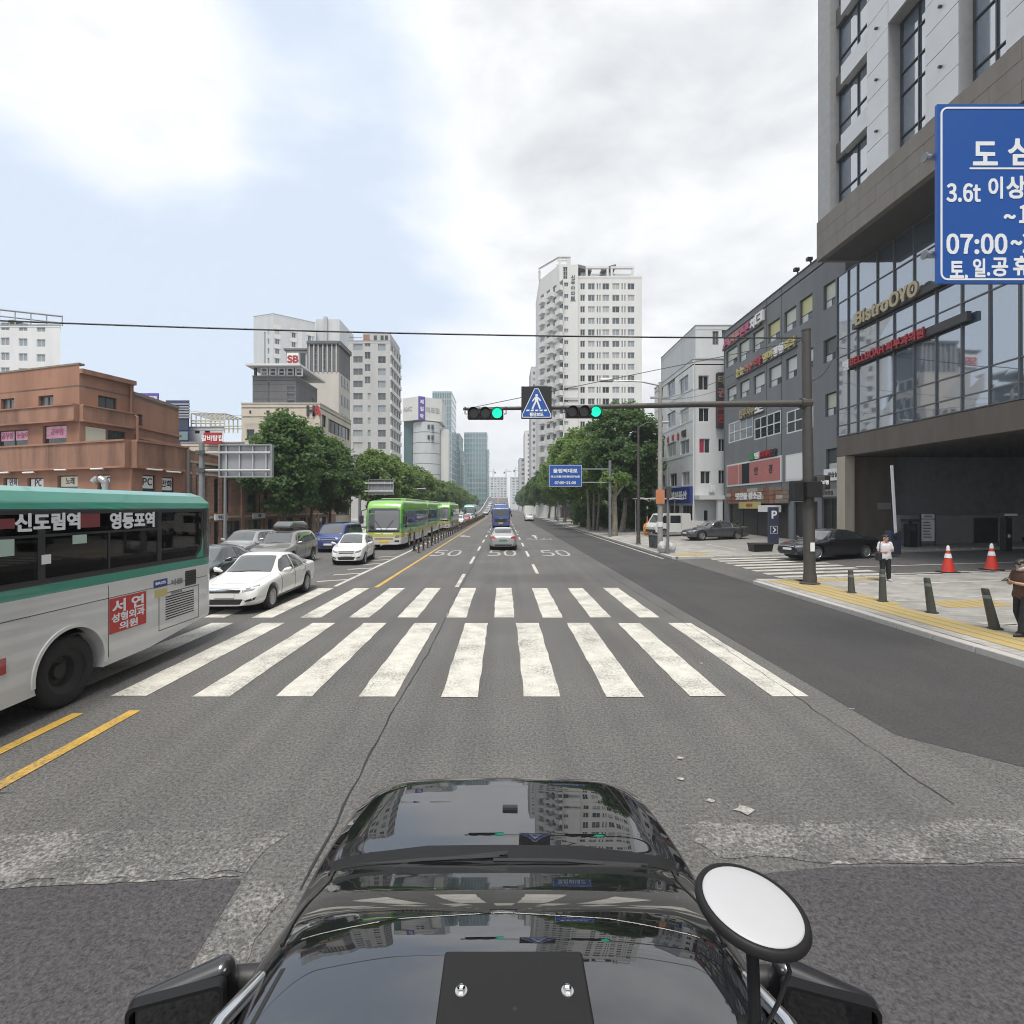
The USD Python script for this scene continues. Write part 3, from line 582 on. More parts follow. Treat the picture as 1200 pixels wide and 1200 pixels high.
B.wall(w, holes + big + shop, 'grey_wall', .22)
for i in (1, 2, 3): B.wall(W[i], [], 'grey_wall')
for (r, pm), h in zip(HS, holes):
    zc = h[2] + .34*(h[3]-h[2]); f = B.win(w, h, 'frame_dark', 'pane_dark', 1, 1, .2, .05, zs=[zc])
    B.o('roller_blind', MB().raw(w.T(-.2)(np.array([(u, z, t) for t in (.014, .03) for u, z in ((h[0]+.06, zc+.03), (h[1]-.06, zc+.03), (h[1]-.06, h[3]-.06), (h[0]+.06, h[3]-.06))])), BOXF), pm, f)
    B.o('lower_sash', MB().raw(w.T(-.2)(np.array([(u, z, t) for t in (.014, .03) for u, z in ((h[0]+.06, h[2]+.06), ((h[0]+h[1])/2, h[2]+.06), ((h[0]+h[1])/2, zc-.03), (h[0]+.06, zc-.03))])), BOXF), 'pane_white', f)
for h, n in zip(big, (4, 4, 3)): B.win(w, h, 'frame_white', 'pane_grey', n, 2, .05, .09)
for h in shop: B.win(w, h, 'frame_dark', 'shop_dark', 4 if h[1]-h[0] > 3 else 2, 1, .2, .06, name='shop_window', zs=[h[3]-.5])
for u in (w.u(898), w.u(916), w.u(849)): B.board(w, (u, u+.04, 3.5, 19.3), 'frame_dark', -.01, .03, 'wall_joint')
def sign_row(x0, y0, x1, y1, parts, h):
    """letters of several colours along the slope between two picture positions on the wall"""
    ua, ub = w.u(x0), w.u(x1); za = CAMZ-(y0-594)/600*(w.A[1]+ua*w.d[1]); zb = CAMZ-(y1-594)/600*(w.A[1]+ub*w.d[1]); n = len(parts)
    B.board(w, (ua, ub, (za+zb)/2-h*.62, (za+zb)/2-h*.50), 'frame_dark', .02, .12, 'sign_rail')
    for i, (t, m) in enumerate(parts):
        B.text(w, t, ua+(ub-ua)*(i+.5)/n, (za+zb)/2, h, m, .06, .12, width=(ub-ua)/n*.92, bold=3)
sign_row(848, 405, 893, 373, [('A', 'sign_magenta'), ('빠른', 'sign_pink'), ('튼튼', 'sign_magenta'), ('치과', 'sign_white')], .85)
hh = w.px(888, 366, 897, 378); B.board(w, hh, 'sign_white', .06, .2, 'light_box'); B.text(w, 'ㄷ', (hh[0]+hh[1])/2, (hh[2]+hh[3])/2, .5, 'ink', .27, .01)
sign_row(864, 437, 935, 400, [('눈높', 'sign_yellow'), ('이수', 'sign_pink'), ('학', 'sign_red'), ('영어', 'sign_yellow'), ('정형', 'sign_white'), ('외과', 'sign_yellow')], .75)
sign_row(868, 484, 896, 478, [('법무', 'sign_gold'), ('사무', 'sign_gold'), ('소', 'sign_white')], .8)
sign_row(880, 535, 912, 530, [('웰', 'sign_green'), ('빙', 'sign_white'), ('피자', 'sign_red'), ('헤어', 'sign_red'), ('샵', 'ink')], .55)
h = w.px(853, 540, 917, 568); B.board(w, h, 'frame_white', .01, .10, 'billboard_frame'); g = (h[0]+.14, h[1]-.14, h[2]+.14, h[3]-.14); L = g[1]-g[0]
for a, b, m in ((0, .24, 'sign_pink'), (.25, .32, 'sign_pink'), (.32, .47, 'pane_dark'), (.47, 1., 'sign_pink')): B.board(w, (g[1]-(1-a)*L, g[1]-(1-b)*L, g[2], g[3]), m, .10, .02, 'billboard_panel')
for f, t in ((.60, '안'), (.85, '경')): B.text(w, t, g[0]+f*L, (g[2]+g[3])/2+.1, .7, 'ink', .125, .01)
h = w.px(922, 531, 953, 563); B.board(w, h, 'frame_white', .01, .08, 'billboard_frame'); B.board(w, (h[0]+.14, h[1]-.14, h[2]+.14, h[3]-.14), 'sign_white', .09, .02, 'billboard_panel')
h = w.px(968, 549, 990, 563); B.board(w, h, 'sign_white', .05, .1); B.text(w, '연습실', (h[0]+h[1])/2, (h[2]+h[3])/2, .35, 'ink', .155, .01)
h = w.px(961, 573, 986, 582); B.board(w, h, 'low_wall', .05, .15); B.text(w, '회 동양실', (h[0]+h[1])/2, (h[2]+h[3])/2, .3, 'ink', .205, .01)
h = w.px(853, 572, 926, 590); Lh = h[1]-h[0]
wallmat('fascia_brick', (.26, .12, .08), var=.9, scale=2.5, dirt=.5)
for i in range(11):
    for j in range(4):
        a = h[0]+Lh*i/11; dz = (h[3]-h[2])/4; B.board(w, (a+.01+(.2 if j % 2 else 0), a+Lh/11-.01+(.2 if j % 2 else 0), h[2]+dz*j+.01, h[2]+dz*(j+1)-.01), rb.choice(['fascia_brick', 'fascia_brick', 'stone_brown', 'stone_beige']), .02, .10+rb.uniform(0, .05), 'fascia_stone')
B.text(w, '맛찬들 왕소금', h[0]+Lh*.42, (h[2]+h[3])/2, .62, 'sign_white', .18, .06, width=4.6, bold=3)
h = w.px(868, 588, 894, 596); B.board(w, h, 'sign_yellow', .15, .03, 'banner'); B.text(w, '점심특선', (h[0]+h[1])/2, (h[2]+h[3])/2, .3, 'sign_red', .185, .01)
h = w.px(897, 592, 917, 600); B.board(w, h, 'sign_white', .10, .5, 'awning')
for (x, y) in ((930, 318), (945, 309)):
    u = w.u(x); p0 = w.T()(np.array([[u, 19.4, -.3]]))[0]; mb = MB(); mb.tube([p0, p0+[0, 0, .55]], .05, 6); mb.cbox(p0+[-.1, 0, .62], (.35, .25, .22)); B.o('roof_floodlight', mb, 'frame_dark')
B.slab(P, 18.8, 18.9, 'roof_grey'); P2 = Polygon(P); B.o('parapet', MB().prism(P2.buffer(-.005).difference(P2.buffer(-.22, join_style=2)), 18.9, 19.38), 'grey_wall'); B.o('coping', MB().prism(P2.buffer(.05, join_style=2).difference(P2.buffer(-.28, join_style=2)), 19.38, 19.48), 'frame_dark')
B.done()

# ---- white four-storey building with a blue shop sign
P = [(18.5, 62.7), (18.5, 50), (21.8, 50), (34, 50.2), (34, 62.7)]
B = Bld('white_building', 'white four-storey building with a blue shop sign, left of the dark grey shop building', 'building', (25, 56, 0)); W = polywalls(P, .3, 17.3); wl, wf = W[0], W[1]
WL = [(772, 454, 777, 469), (782, 447, 791, 465), (796, 442, 806.5, 460), (772, 488, 777, 502), (782, 483, 791.5, 500), (797, 479, 807, 496), (770.5, 523, 778, 537), (782, 519, 792, 535), (797, 516, 807.5, 532), (785, 555, 793, 570), (799, 553, 808, 569), (774, 557, 779, 571)]
WF = [(818.5, 440, 830.5, 457), (819, 478, 831, 494), (819.5, 514, 832, 531), (821, 552, 832.5, 567), (842, 514, 849.5, 529), (842, 551, 849.5, 567)]
hl = [wl.px(*r) for r in WL]; hf = [wf.px(*r) for r in WF]; shopl = [(wl.u(784), wl.u(796), .5, 3.0), (wl.u(799), wl.u(811), .5, 3.0)]; shopf = [(wf.u(843), wf.L-.1, .5, 3.2), (wf.u(825), wf.u(829.5), 1.5, 2.5)]
B.wall(wl, hl+shopl, 'white_wall', .18); B.wall(wf, hf+shopf, 'white_wall', .18)
for i in (2, 3, 4): B.wall(W[i], [], 'white_wall')
for i, h in enumerate(hl): B.win(wl, h, 'frame_white', 'pane_grey' if i % 3 else 'pane_dark', 2, 1, .16)
for i, h in enumerate(hf):
    f = B.win(wf, h, 'frame_white', 'pane_dark', 2, 1, .16)
    if i == 2: B.o('red_curtain', MB().raw(wf.T(-.16)(np.array([(u, z, t) for t in (.014, .03) for u, z in ((h[0]+.05, h[2]+.05), ((h[0]+h[1])/2-.05, h[2]+.05), ((h[0]+h[1])/2-.05, h[3]-.05), (h[0]+.05, h[3]-.05))])), BOXF), 'pane_red', f)
for h in shopl: B.win(wl, h, 'frame_alu', 'shop_dark', 3, 1, .16, name='shop_window')
for h in shopf: B.win(wf, h, 'frame_dark', 'shop_dark', 1, 1, .16, name='shop_window')
h = wl.px(782.5, 571.5, 813, 590); h = (h[0], wl.L+.0, h[2], h[3]); B.board(wl, h, 'sign_navy', .02, .3); B.text(wl, '금성부동산', (h[0]+h[1])/2, (h[2]+h[3])/2, .85, 'sign_white', .325, .02, width=(h[1]-h[0])*.8, bold=3)
h = wf.px(838.5, 438, 848, 502); B.board(wf, h, 'ink', .05, .5, 'vertical_sign')
for k, t in enumerate('태권도관'): B.text(wf, t, (h[0]+h[1])/2, h[3]-.7-1.25*k, .9, ['sign_gold', 'sign_pink', 'sign_red', 'sign_red'][k], .555, .01)
ua, ub = wl.u(775), wl.u(805)
for k, (t, m) in enumerate((('도', 'ink'), ('예', 'sign_red'), ('미', 'sign_red'), ('술', 'sign_red'), ('학원', 'ink'))): B.text(wl, t, ua+(ub-ua)*(k+.5)/5, 10.35, .75, m, .02, .06, bold=3)
B.box('canopy', 18.6, 21.8, 48.6, 49.98, 3.55, 3.95, 'white_wall'); B.box('canopy_column', 20.4, 20.85, 48.7, 49.1, .5, 3.55, 'white_wall')
mb = MB(); mb.add(rbox(20.0, 20.5, 49.35, 49.8, 4.3, 4.95, .03)); mb.lathe([(.0, 0), (.22, 0), (.22, .03), (0, .03)], (20.25, 49.33, 4.62), 'y', 14); B.o('air_conditioner', mb, 'frame_white')
for z in (8.0, 11.3, 14.4): B.board(wl, (.02, wl.L, z, z+.05), 'pale_grey', 0, .03, 'ledge')
B.board(wf, (.1, .18, .5, 17.2), 'pale_grey', 0, .09, 'downpipe')
B.slab(P, 16.7, 16.8, 'roof_grey'); P2 = Polygon(P); B.o('parapet', MB().prism(P2.buffer(-.005).difference(P2.buffer(-.22, join_style=2)), 16.8, 17.28), 'white_wall'); B.o('coping', MB().prism(P2.buffer(.06, join_style=2).difference(P2.buffer(-.28, join_style=2)), 17.28, 17.4), 'pale_grey')
B.done()
# ---- pale building that rises behind the two
P = [(24.0, 64), (30.5, 64), (38, 64), (38, 78), (24, 78)]
def hh(i, w): return [w.px(835, 388, 842, 404), w.px(846, 385, 853, 396)] if i == 0 else []
B, W = block('pale_building', 'pale grey building with a blank gable rising behind the white building', 'building', P, .3, 25.5, 'pale_grey', hh, dict(fm='frame_alu', pm='pane_grey', nx=2)); B.board(W[0], (.0, W[0].L, 19.4, 19.6), 'white_wall', 0, .1, 'ledge'); B.done()
# ---- tan block behind the trees
P = [(20.5, 76), (27, 76), (27, 96), (20.5, 96)]
B, W = block('tan_building', 'tan low building half hidden behind the street trees on the right', 'building', P, .3, 13.5, 'stone_beige', lambda i, w: w.grid([1+2.5*k for k in range(int(w.L/2.5))], 1.3, [4, 7.2, 10.2], 1.5) if i in (0, 3) else [], dict(nx=2)); B.done()

# ---- low shops under the right-hand trees
for lab, y0, y1, h, m, txt in (('low dark shop row behind the first trunks on the right pavement', 68, 92, 4.4, 'stucco_brown', '공구상사'), ('low grey shop row further along behind the right trees', 93, 124, 4.0, 'stone_brown', '타이어'), ('distant low shop row at the far end of the right pavement', 125, 180, 4.6, 'grey_wall', '철물')):
    P = [(14.2, y1), (14.2, y0), (17.5, y0), (17.5, y1)]
    B, W = block('low_shop', lab, 'building', P, .2, h, m, lambda i, w: w.grid([.6+3.*k for k in range(int((w.L-.8)/3.))], 2.4, [.45], 2.3) if i == 0 else [(.5, 2.6, .5, 2.6)] if i == 1 else [], dict(nx=2, pm='shop_dark')); B.board(W[0], (.4, W[0].L-.4, 3.0, 3.8), 'sign_navy' if y0 == 93 else 'sign_cream', .02, .15)
    for k in range(3): B.text(W[0], txt, W[0].L*(k+.5)/3, 3.4, .55, 'sign_red' if k % 2 else 'ink', .175, .02)
    B.done()

# ---- very tall white apartment tower
Yt = 128.; f_ = Yt/600
def X_(x, Y): return (x-590)/600*Y
P = [(X_(655.5, Yt), Yt), (X_(677, Yt), Yt), (X_(677, Yt), Yt), (X_(753, Yt), Yt)]
xa, xb, xc = X_(655.5, Yt), X_(677.5, Yt), X_(753, Yt)
zrow = [CAMZ-(338+13.55*i-594)/600*Yt for i in range(19)]                    # sill of each storey
B = Bld('apartment_tower', 'very tall white apartment tower with a roof frame, behind the traffic lights', 'building', ((xa+xc)/2, 150, 0))
w1 = Wall((xa, Yt), (xb, Yt), 0, CAMZ-(310-594)/600*Yt); w2 = Wall((xb, Yt+.6), (xc, Yt+.6), 0, CAMZ-(322-594)/600*Yt); wl = Wall((X_(632, 137), 137), (xa, Yt), 0, CAMZ-(310-594)/600*Yt)
cols = [(680, 685.5, 'pane_dark', 2), (689, 697, 'pane_grey', 2), (706, 714, 'pane_grey', 2), (717.5, 726, 'pane_grey', 2), (735.5, 743.5, 'pane_grey', 2), (699.2, 701, 'pane_dark', 1), (702.3, 704, 'pane_dark', 1), (728.3, 730, 'pane_dark', 1), (731.6, 733.3, 'pane_dark', 1)]
H2 = []
for z in zrow:
    if z < 4: continue
    for a, b, pm, nx in cols: u0, u1 = w2.u(a), w2.u(b); H2.append(((u0, u1, z, z+1.55), pm, nx))
B.wall(w2, [h for h, _, _ in H2], 'apartment_white', .2)
for h, pm, nx in H2: B.win(w2, h, 'frame_white', pm, nx, 1, .18, .07)
H1 = [(w1.u(661), w1.u(666), z+.5, z+1.5) for z in zrow if z > 4]; B.wall(w1, H1 + [(w1.u(660), w1.u(665), w1.z1-3.6, w1.z1-.6)], 'apartment_white', .2)
for h in H1: B.win(w1, h, 'frame_white', 'pane_grey', 2, 1, .18, .07)
B.win(w1, (w1.u(660), w1.u(665), w1.z1-3.6, w1.z1-.6), 'frame_alu', 'pane_dark', 2, 3, .18, .1)
HL = [(.6+3.1*k, 2.4+3.1*k, z, z+1.6) for k in range(4) for z in zrow if z > 4]; B.wall(wl, HL, 'apartment_white', .2)
for h in HL: B.win(wl, h, 'frame_white', 'pane_grey', 1, 1, .18, .08)
for k in range(3):
    for z in zrow:
        if z > 4: B.board(wl, (1.0+4.2*k, 3.2+4.2*k, z-1.0, z+.2), 'apartment_white', 0, .9, 'balcony')
B.wall(Wall((xc, Yt+.6), (xc, 152), 0, w2.z1), [], 'apartment_white'); B.wall(Wall((xc, 152), (X_(632, 137), 152), 0, w2.z1), [], 'apartment_white'); B.wall(Wall((X_(632, 137), 152), (X_(632, 137), 137), 0, w1.z1), [], 'apartment_white'); B.wall(Wall((xb, Yt), (xb, Yt+12), w2.z1-.1, w1.z1), [], 'apartment_white')
B.box('roof', xb, xc, Yt+.6, 152, w2.z1-.6, w2.z1-.5, 'roof_grey'); B.box('roof', xa+.01, xb-.01, Yt+.01, Yt+12, w1.z1-.6, w1.z1-.5, 'roof_grey'); B.slab([(X_(632, 137), 137), (xa, Yt+.1), (xa+.01, 152), (X_(632, 137), 152)], w1.z1-.6, w1.z1-.5, 'roof_grey'); B.box('roof', xa+.02, xb, Yt+12, 152, w2.z1-.75, w2.z1-.65, 'roof_grey')
for (a, b, n) in ((687, 714, 7), (716.5, 744, 7)):                              # roof pergolas
    mb = MB(); x0, x1 = X_(a, Yt), X_(b, Yt); zt = CAMZ-(313-594)/600*Yt
    for k in range(2): mb.box(x0+(x1-x0-.5)*k, x0+(x1-x0-.5)*k+.5, Yt+.7, Yt+1.2, w2.z1, zt)
    mb.box(x0, x1, Yt+.65, Yt+1.25, zt, zt+.5)
    for k in range(1, n): mb.box(x0+(x1-x0)*k/n-.06, x0+(x1-x0)*k/n+.06, Yt+3.9, Yt+4.0, w2.z1, zt)
    mb.box(x0, x1, Yt+3.8, Yt+4.1, zt-.2, zt+.1); B.o('roof_frame', mb, 'apartment_white'); B.box('roof_screen', x0+.5, x1-.5, Yt+4.2, Yt+4.3, w2.z1, zt-.3 if a < 700 else w2.z1+1, 'pane_grey')
mb = MB(); x0, x1 = X_(634, Yt), X_(669, Yt); zt = CAMZ-(301-594)/600*Yt
for x in (xa+.2, xa+2.2, X_(668, Yt)): mb.box(x-.25, x+.25, Yt+.3, Yt+.8, w1.z1, zt)
mb.tube([(X_(632, 137), 136.8, w1.z1), (X_(632, 137), 136.8, zt+.6)], .3, 4); mb.tube([(X_(632, 137), 136.8, zt+1.2), (xa, Yt+.4, zt+.2)], .35, 4)
mb.box(xa-.2, X_(669, Yt), Yt+.2, Yt+.9, zt, zt+.35)
for k in range(4): mb.box(xa-.2, X_(669, Yt), Yt+2.5*k+2, Yt+2.5*k+2.3, zt, zt+.3)
B.o('roof_frame', mb, 'apartment_white')
for (a, b, s) in ((678, 695, 1), (707, 724, -1)):
    x0, x1 = X_(a, Yt), X_(b, Yt); za, zb = CAMZ-(305-594)/600*Yt, CAMZ-(309.5-594)/600*Yt; z0, z1 = (za, zb) if s > 0 else (zb, za)
    mb = MB().prism([(x0, z0-.8), (x1, z1-.8), (x1, z1), (x0, z0)], 0, 7, XZ(Yt+9)); B.o('roof_wing', mb, 'dark_block')
    B.box('roof_room', x0+1, x1-1, Yt+3, Yt+8, w2.z1-.5, min(z0, z1)-.7, 'pale_grey')
for k, t in enumerate('신우아파트'): B.text(w1, t, w1.u(671.5), CAMZ-(325+6.3*k-594)/600*Yt, 1.15, 'frame_dark', .0, .06)
B.box('sign_band', xa, xb, Yt-.25, Yt, CAMZ-(455-594)/600*Yt, CAMZ-(452-594)/600*Yt, 'concrete_grey'); B.box('sign_band', xa, xb, Yt-.25, Yt, CAMZ-(469-594)/600*Yt, CAMZ-(466-594)/600*Yt, 'concrete_grey')
B.done()

# ---- slim towers and slabs far off to the right of the road's end
def slabtower(name, label, x0, x1, ytop, Y, dep, m, fl=3.2, cw=3.0, ww=1.8, wh=1.5, pm='pane_grey', group=None, sides=(0, 3), fm='frame_alu', z0=0.):
    xa, xb = X_(x0, Y), X_(x1, Y); zt = CAMZ-(ytop-594)/600*Y
    def hs(i, w):
        if i not in sides: return []
        n = max(1, int(w.L/cw)); off = (w.L-n*cw)/2+(cw-ww)/2
        return [(off+cw*k, off+cw*k+ww, z, z+wh) for k in range(n) for z in np.arange(max(6, z0+2), zt-2.2, fl)]
    return block(name, label, 'building', [(xa, Y), (xb, Y), (xb, Y+dep), (xa, Y+dep)], z0, zt, m, hs, dict(nx=1, fm=fm, pm=pm, fw=.1), .2)
for a in (('slim_tower', 'slim grey tower seen just left of the very tall white apartment tower', 622.5, 641, 430, 260, 22, 'concrete_grey', 3.2, 2.6, 1.2), ('stepped_tower', 'pale stepped high-rise with a column of small windows right of the road vanishing', 615, 632, 505, 350, 25, 'apartment_white', 3., 4., 2.),
          ('pale_tower', 'lower pale blue-grey high-rise right of the road vanishing', 608.5, 623, 537, 360, 25, 'pale_grey', 3.2, 3.4, 2.)):
    B, W = slabtower(*a[:11]); B.done()
B, W = slabtower('far_apartments', 'far white apartment slab with cranes above, at the end of the road', 574, 594.5, 559, 620, 20, 'pale_grey', 3., 4., 2.4); B.done()
B, W = slabtower('far_apartments', 'small distant grey apartment slab right of the far crane', 598, 610, 559, 560, 20, 'pale_grey', 3., 4., 2.4); B.done()
def crane(x, y, Y, h, jib, label):
    p = px(x, y, Y); t = thing('tower_crane', label, 'crane', (p[0], Y, 0), group=None); mb = MB()
    for dx in (-.7, .7): mb.tube([(dx, 0, 20), (dx, 0, p[2])], .12, 4)
    for k in range(int((p[2]-20)/2)): mb.tube([(-.7, 0, 20+2*k), (.7, 0, 22+2*k)], .07, 4)
    obj('mast', mb, 'frame_dark', t); mb = MB(); mb.tube([(-jib*.3, 0, p[2]), (jib, 0, p[2]+.2)], .18, 4); mb.tube([(0, 0, p[2]), (0, 0, p[2]+3.5)], .15, 4); mb.tube([(0, 0, p[2]+3.5), (jib*.8, 0, p[2]+.4)], .07, 4); mb.tube([(0, 0, p[2]+3.5), (-jib*.3, 0, p[2])], .07, 4); mb.cbox((-jib*.28, 0, p[2]-1), (2, 1.4, 2)); obj('jib', mb, 'frame_dark', t)
crane(578, 553, 630, 40, -8, 'thin crane over the left end of the far apartment slab'); crane(593, 553, 625, 40, 7, 'thin crane over the right end of the far apartment slab'); crane(604, 551, 640, 40, 6, 'thin crane right of the road end, above the distant grey slab')
# ---- brown rendered corner building on the left
C1, R1, L1 = (-20.35, 28.0), (-19.6, 31.4), (-36.5, 33.5)
C2, R2, L2 = (-24.85, 30.0), (-23.9, 33.1), (-38.0, 34.1)
B = Bld('corner_building', 'brown rendered corner building with pink posters, behind the white and green bus', 'building', (-28, 34, 0))
P = [C1, R1, (-20.4, 46), (-38, 46), L1]; W = polywalls(P, 0, 6.4); wr, wl = W[0], W[-1]
hl = [wl.px(*r) for r in ((4, 560, 21, 576), (32, 560, 51, 578), (67, 557, 91, 578), (114, 556, 129, 578))]; hr = [wr.px(*r) for r in ((167, 556.5, 183, 582), (190, 559, 205, 584))]
B.wall(wl, hl, 'stucco_brown', .2); B.wall(wr, hr, 'stucco_brown', .2); [B.wall(W[i], [], 'stucco_brown') for i in (1, 2, 3)]
for w, hs, ts in ((wl, hl, ('만화', 'PC', '노래', 'PC')), (wr, hr, ('PC', '만화'))):
    for h, t in zip(hs, ts):
        f = B.win(w, h, 'frame_dark', 'pane_dark', 1, 1, .18, .06); z0 = h[2]+(h[3]-h[2])*.38; m = 'sign_cream' if t == '노래' else 'sign_white'
        B.o('window_poster', MB().raw(w.T(-.18)(np.array([(u, z, q) for q in (.014, .03) for u, z in ((h[0]+.07, z0), (h[1]-.07, z0), (h[1]-.07, h[3]-.07), (h[0]+.07, h[3]-.07))])), BOXF), m, f)
        mb = MB(); textm(mb, t, .42, w.T(-.18), .008, 2, True, None, ((h[0]+h[1])/2, (z0+h[3])/2)); mb.v = [v + w.n*.031 for v in mb.v]; B.o('poster_lettering', mb, 'ink', f)
for w, (a, b) in ((wl, (0, wl.L)), (wr, (0, wr.L))):                                        # broad bands and small ledges
    for z0, z1, t, n in ((5.09, 6.42, .38, 'band'), (6.42, 6.52, .44, 'band_ledge'), (4.98, 5.09, .40, 'band_ledge')): B.board(w, (a-.0, b, z0, z1), 'band_brown' if n == 'band' else 'stucco_brown', -.02, t, n)
for i in range(8): u = wl.L*i/8+.1; B.board(wl, (u, u+.03, 5.1, 6.4), 'stone_brown', .36, .004, 'band_joint')
for h in hl+hr: w = wl if h in hl else wr; mb = MB(); T = w.T(); um = (h[0]+h[1])/2; mb.tube(T(np.array([[um-.5, h[3]+.3, .35], [um+.5, h[3]+.3, .35]])), .05, 6); mb.tube(T(np.array([[um, h[3]+.3, 0.], [um, h[3]+.3, .35]])), .02, 5); B.o('sign_lamp', mb, 'frame_white')
P2_ = [C2, R2, (-24.1, 38), (-27.5, 38), (-40, 40), L2]; W = polywalls(P2_, 6.4, 11.2); ur, ul, us = W[0], W[-1], W[1]
ul.z1 = 11.25; ur.z1 = 10.75; us.z1 = 10.2
A_ = [ul.px(*r) for r in ((-14, 468, -3, 484), (1, 467, 16.5, 482.5), (45, 463.5, 62.5, 479))]; A2 = [ul.px(*r) for r in ((-28, 506, -8, 527), (-3, 504, 32.5, 523.5), (50, 498, 78, 521))]; Rr = [ur.px(115, 465, 137, 482.5)]; R3 = [ur.px(100, 500.5, 125, 519), ur.px(126, 505, 147, 518)]
S_ = [us.px(158.5, 485, 167, 499.5)]
B.wall(ul, A_+A2, 'stucco_brown', .2); B.wall(ur, Rr+R3, 'stucco_brown', .2); B.wall(us, S_, 'stucco_brown', .2)
for i in (2, 3, 4): B.wall(Wall(P2_[i], P2_[(i+1) % 6], 6.4, 10.2 if i < 4 else 11.2), [], 'stucco_brown')
for w, hs in ((ul, A_), (ur, Rr), (us, S_)):
    for h in hs: B.win(w, h, 'frame_dark', 'pane_grey', 2, 1, .18, .06)
for h in A2:
    f = B.win(ul, h, 'frame_dark', 'pane_dark', 2 if h[1]-h[0] > 2.2 else 1, 1, .18, .06); z0 = h[2]+.4
    n = 2 if h[1]-h[0] > 2.2 else 1
    for k in range(n):
        a = h[0]+(h[1]-h[0])*k/n+.08; b = h[0]+(h[1]-h[0])*(k+1)/n-.08
        B.o('pink_poster', MB().raw(ul.T(-.18)(np.array([(u, z, q) for q in (.014, .034) for u, z in ((a, z0), (b, z0), (b, h[3]-.06), (a, h[3]-.06))])), BOXF), 'poster_pink', f)
        mb = MB(); textm(mb, ('눈높이', '공부방', '영어')[(k+len(COUNT)) % 3], .4, ul.T(-.145), .008, 2, True, None, ((a+b)/2, (z0+h[3])/2)); B.o('poster_lettering', mb, 'sign_magenta', f)
B.win(ur, R3[1], 'frame_dark', 'pane_dark', 2, 1, .18, .06); h = R3[0]; B.win(ur, h, 'frame_dark', 'pane_dark', 1, 1, .18, .06); B.board(ur, (h[0]+.03, h[1]-.03, h[2]+.03, h[3]-.03), 'sign_cream', -.12, .08, 'blank_board')
for w in (ul, ur):
    for z0, z1, t, n in ((7.95, 8.78, .32, 'band'), (8.78, 8.86, .38, 'band_ledge'), (7.86, 7.95, .36, 'band_ledge')): B.board(w, (0, w.L, z0, z1), 'band_brown' if n == 'band' else 'stucco_brown', -.02, t, n)
B.board(ur, (0, ur.L, 10.68, 10.95), 'band_brown', -.05, .3, 'eave'); B.board(ul, (0, ul.L, 11.2, 11.3), 'stone_brown', -.3, .34, 'coping'); B.board(us, (0, us.L, 10.1, 10.3), 'stone_brown', -.3, .36, 'coping')
for z, t in ((7.3, .2), (8.0, .25)): B.board(us, (0, us.L, z, z+.16), 'stucco_brown', -.02, t, 'band_ledge')
p = ur.T()(np.array([[ur.L-.25, 10.7, .1], [ur.L-.25, 8.9, .1], [ur.L-.1, 8.6, .45], [ur.L-.1, 6.6, .45]])); B.o('downpipe', MB().tube(p, .07, 8), 'stucco_brown')
p = wr.T()(np.array([[wr.L-.12, 6.35, .45], [wr.L-.12, 0, .45]])); B.o('downpipe', MB().tube(p, .11, 8), 'reveal_dark')
u = wl.px(131, 550, 141, 580)[0]; T = wl.T(); mb = MB(); a = np.linspace(0, math.pi*.9, 9)
mb.tube(np.vstack([T(np.array([[u+.3, 2.0, .5]])), T(np.array([[u+.3, 4.1, .5]])), T(np.array([[u+.3-.28+.28*math.cos(t), 4.1+.28*math.sin(t), .5+.1*t] for t in a]))]), .19, 12); B.o('exhaust_duct', mb, 'frame_alu'); 
for poly, z in ((P, 6.3), (P2_, 10.0)): B.slab(poly, z-.1, z, 'roof_grey')
B.done()

# ---- long two-storey brick shop front further up the left side
P = [(-19.55, 31.8), (-19.0, 58), (-30, 58), (-30, 46.2), (-20.3, 46.2), (-20.3, 31.8)]
B = Bld('brick_building', 'long two-storey red brick shop front with dark glazing, behind the street trees on the left', 'building', (-22, 45, 0)); W = polywalls(P, 0, 5.7); w = W[0]
u0s = [(w.u(a), w.u(b)) for a, b in ((219, 231), (236, 243), (251, 262), (264, 270), (290, 302), (303.5, 316), (336, 346), (348, 357), (364, 371), (376, 383))]
hs2 = [(a, b, 2.45, 4.75) for a, b in u0s if b-a > .3]; u1s = [(w.u(a), w.u(b)) for a, b in ((222, 234), (238, 247), (251, 261), (266, 283), (291, 310), (314, 321), (328, 345), (352, 366), (370, 382))]; hs1 = [(a, b, .25, 1.85) for a, b in u1s if b-a > .3]
B.wall(w, hs1+hs2, 'brick_wall', .25); [B.wall(W[i], [], 'brick_wall') for i in (1, 2, 3, 4, 5)]
for h in hs2: B.win(w, h, 'frame_dark', 'pane_dark', 1, 1, .22, .06, zs=[h[2]+.6])
for h in hs1: B.win(w, h, 'frame_dark', 'pane_dark', 2, 1, .22, .06, name='shop_window')
for z in (2.08, 4.9, 5.62): B.board(w, (0, w.L, z, z+.14), 'stone_beige', .0, .08, 'ledge')
for i in range(9): u = .2+w.L*i/9; B.board(w, (u, u+.35, .1, 5.6), 'brick_wall', 0, .10, 'pilaster')
for (a, t) in ((255, '부동산'), (300, '카페')): h = w.px(a-6, 611, a+8, 616); B.board(w, (h[0], h[1], 1.95, 2.35), 'sign_white', .1, .1); B.text(w, t, (h[0]+h[1])/2, 2.15, .28, 'sign_navy', .205, .01)
B.slab(P, 5.5, 5.62, 'roof_grey'); B.done()

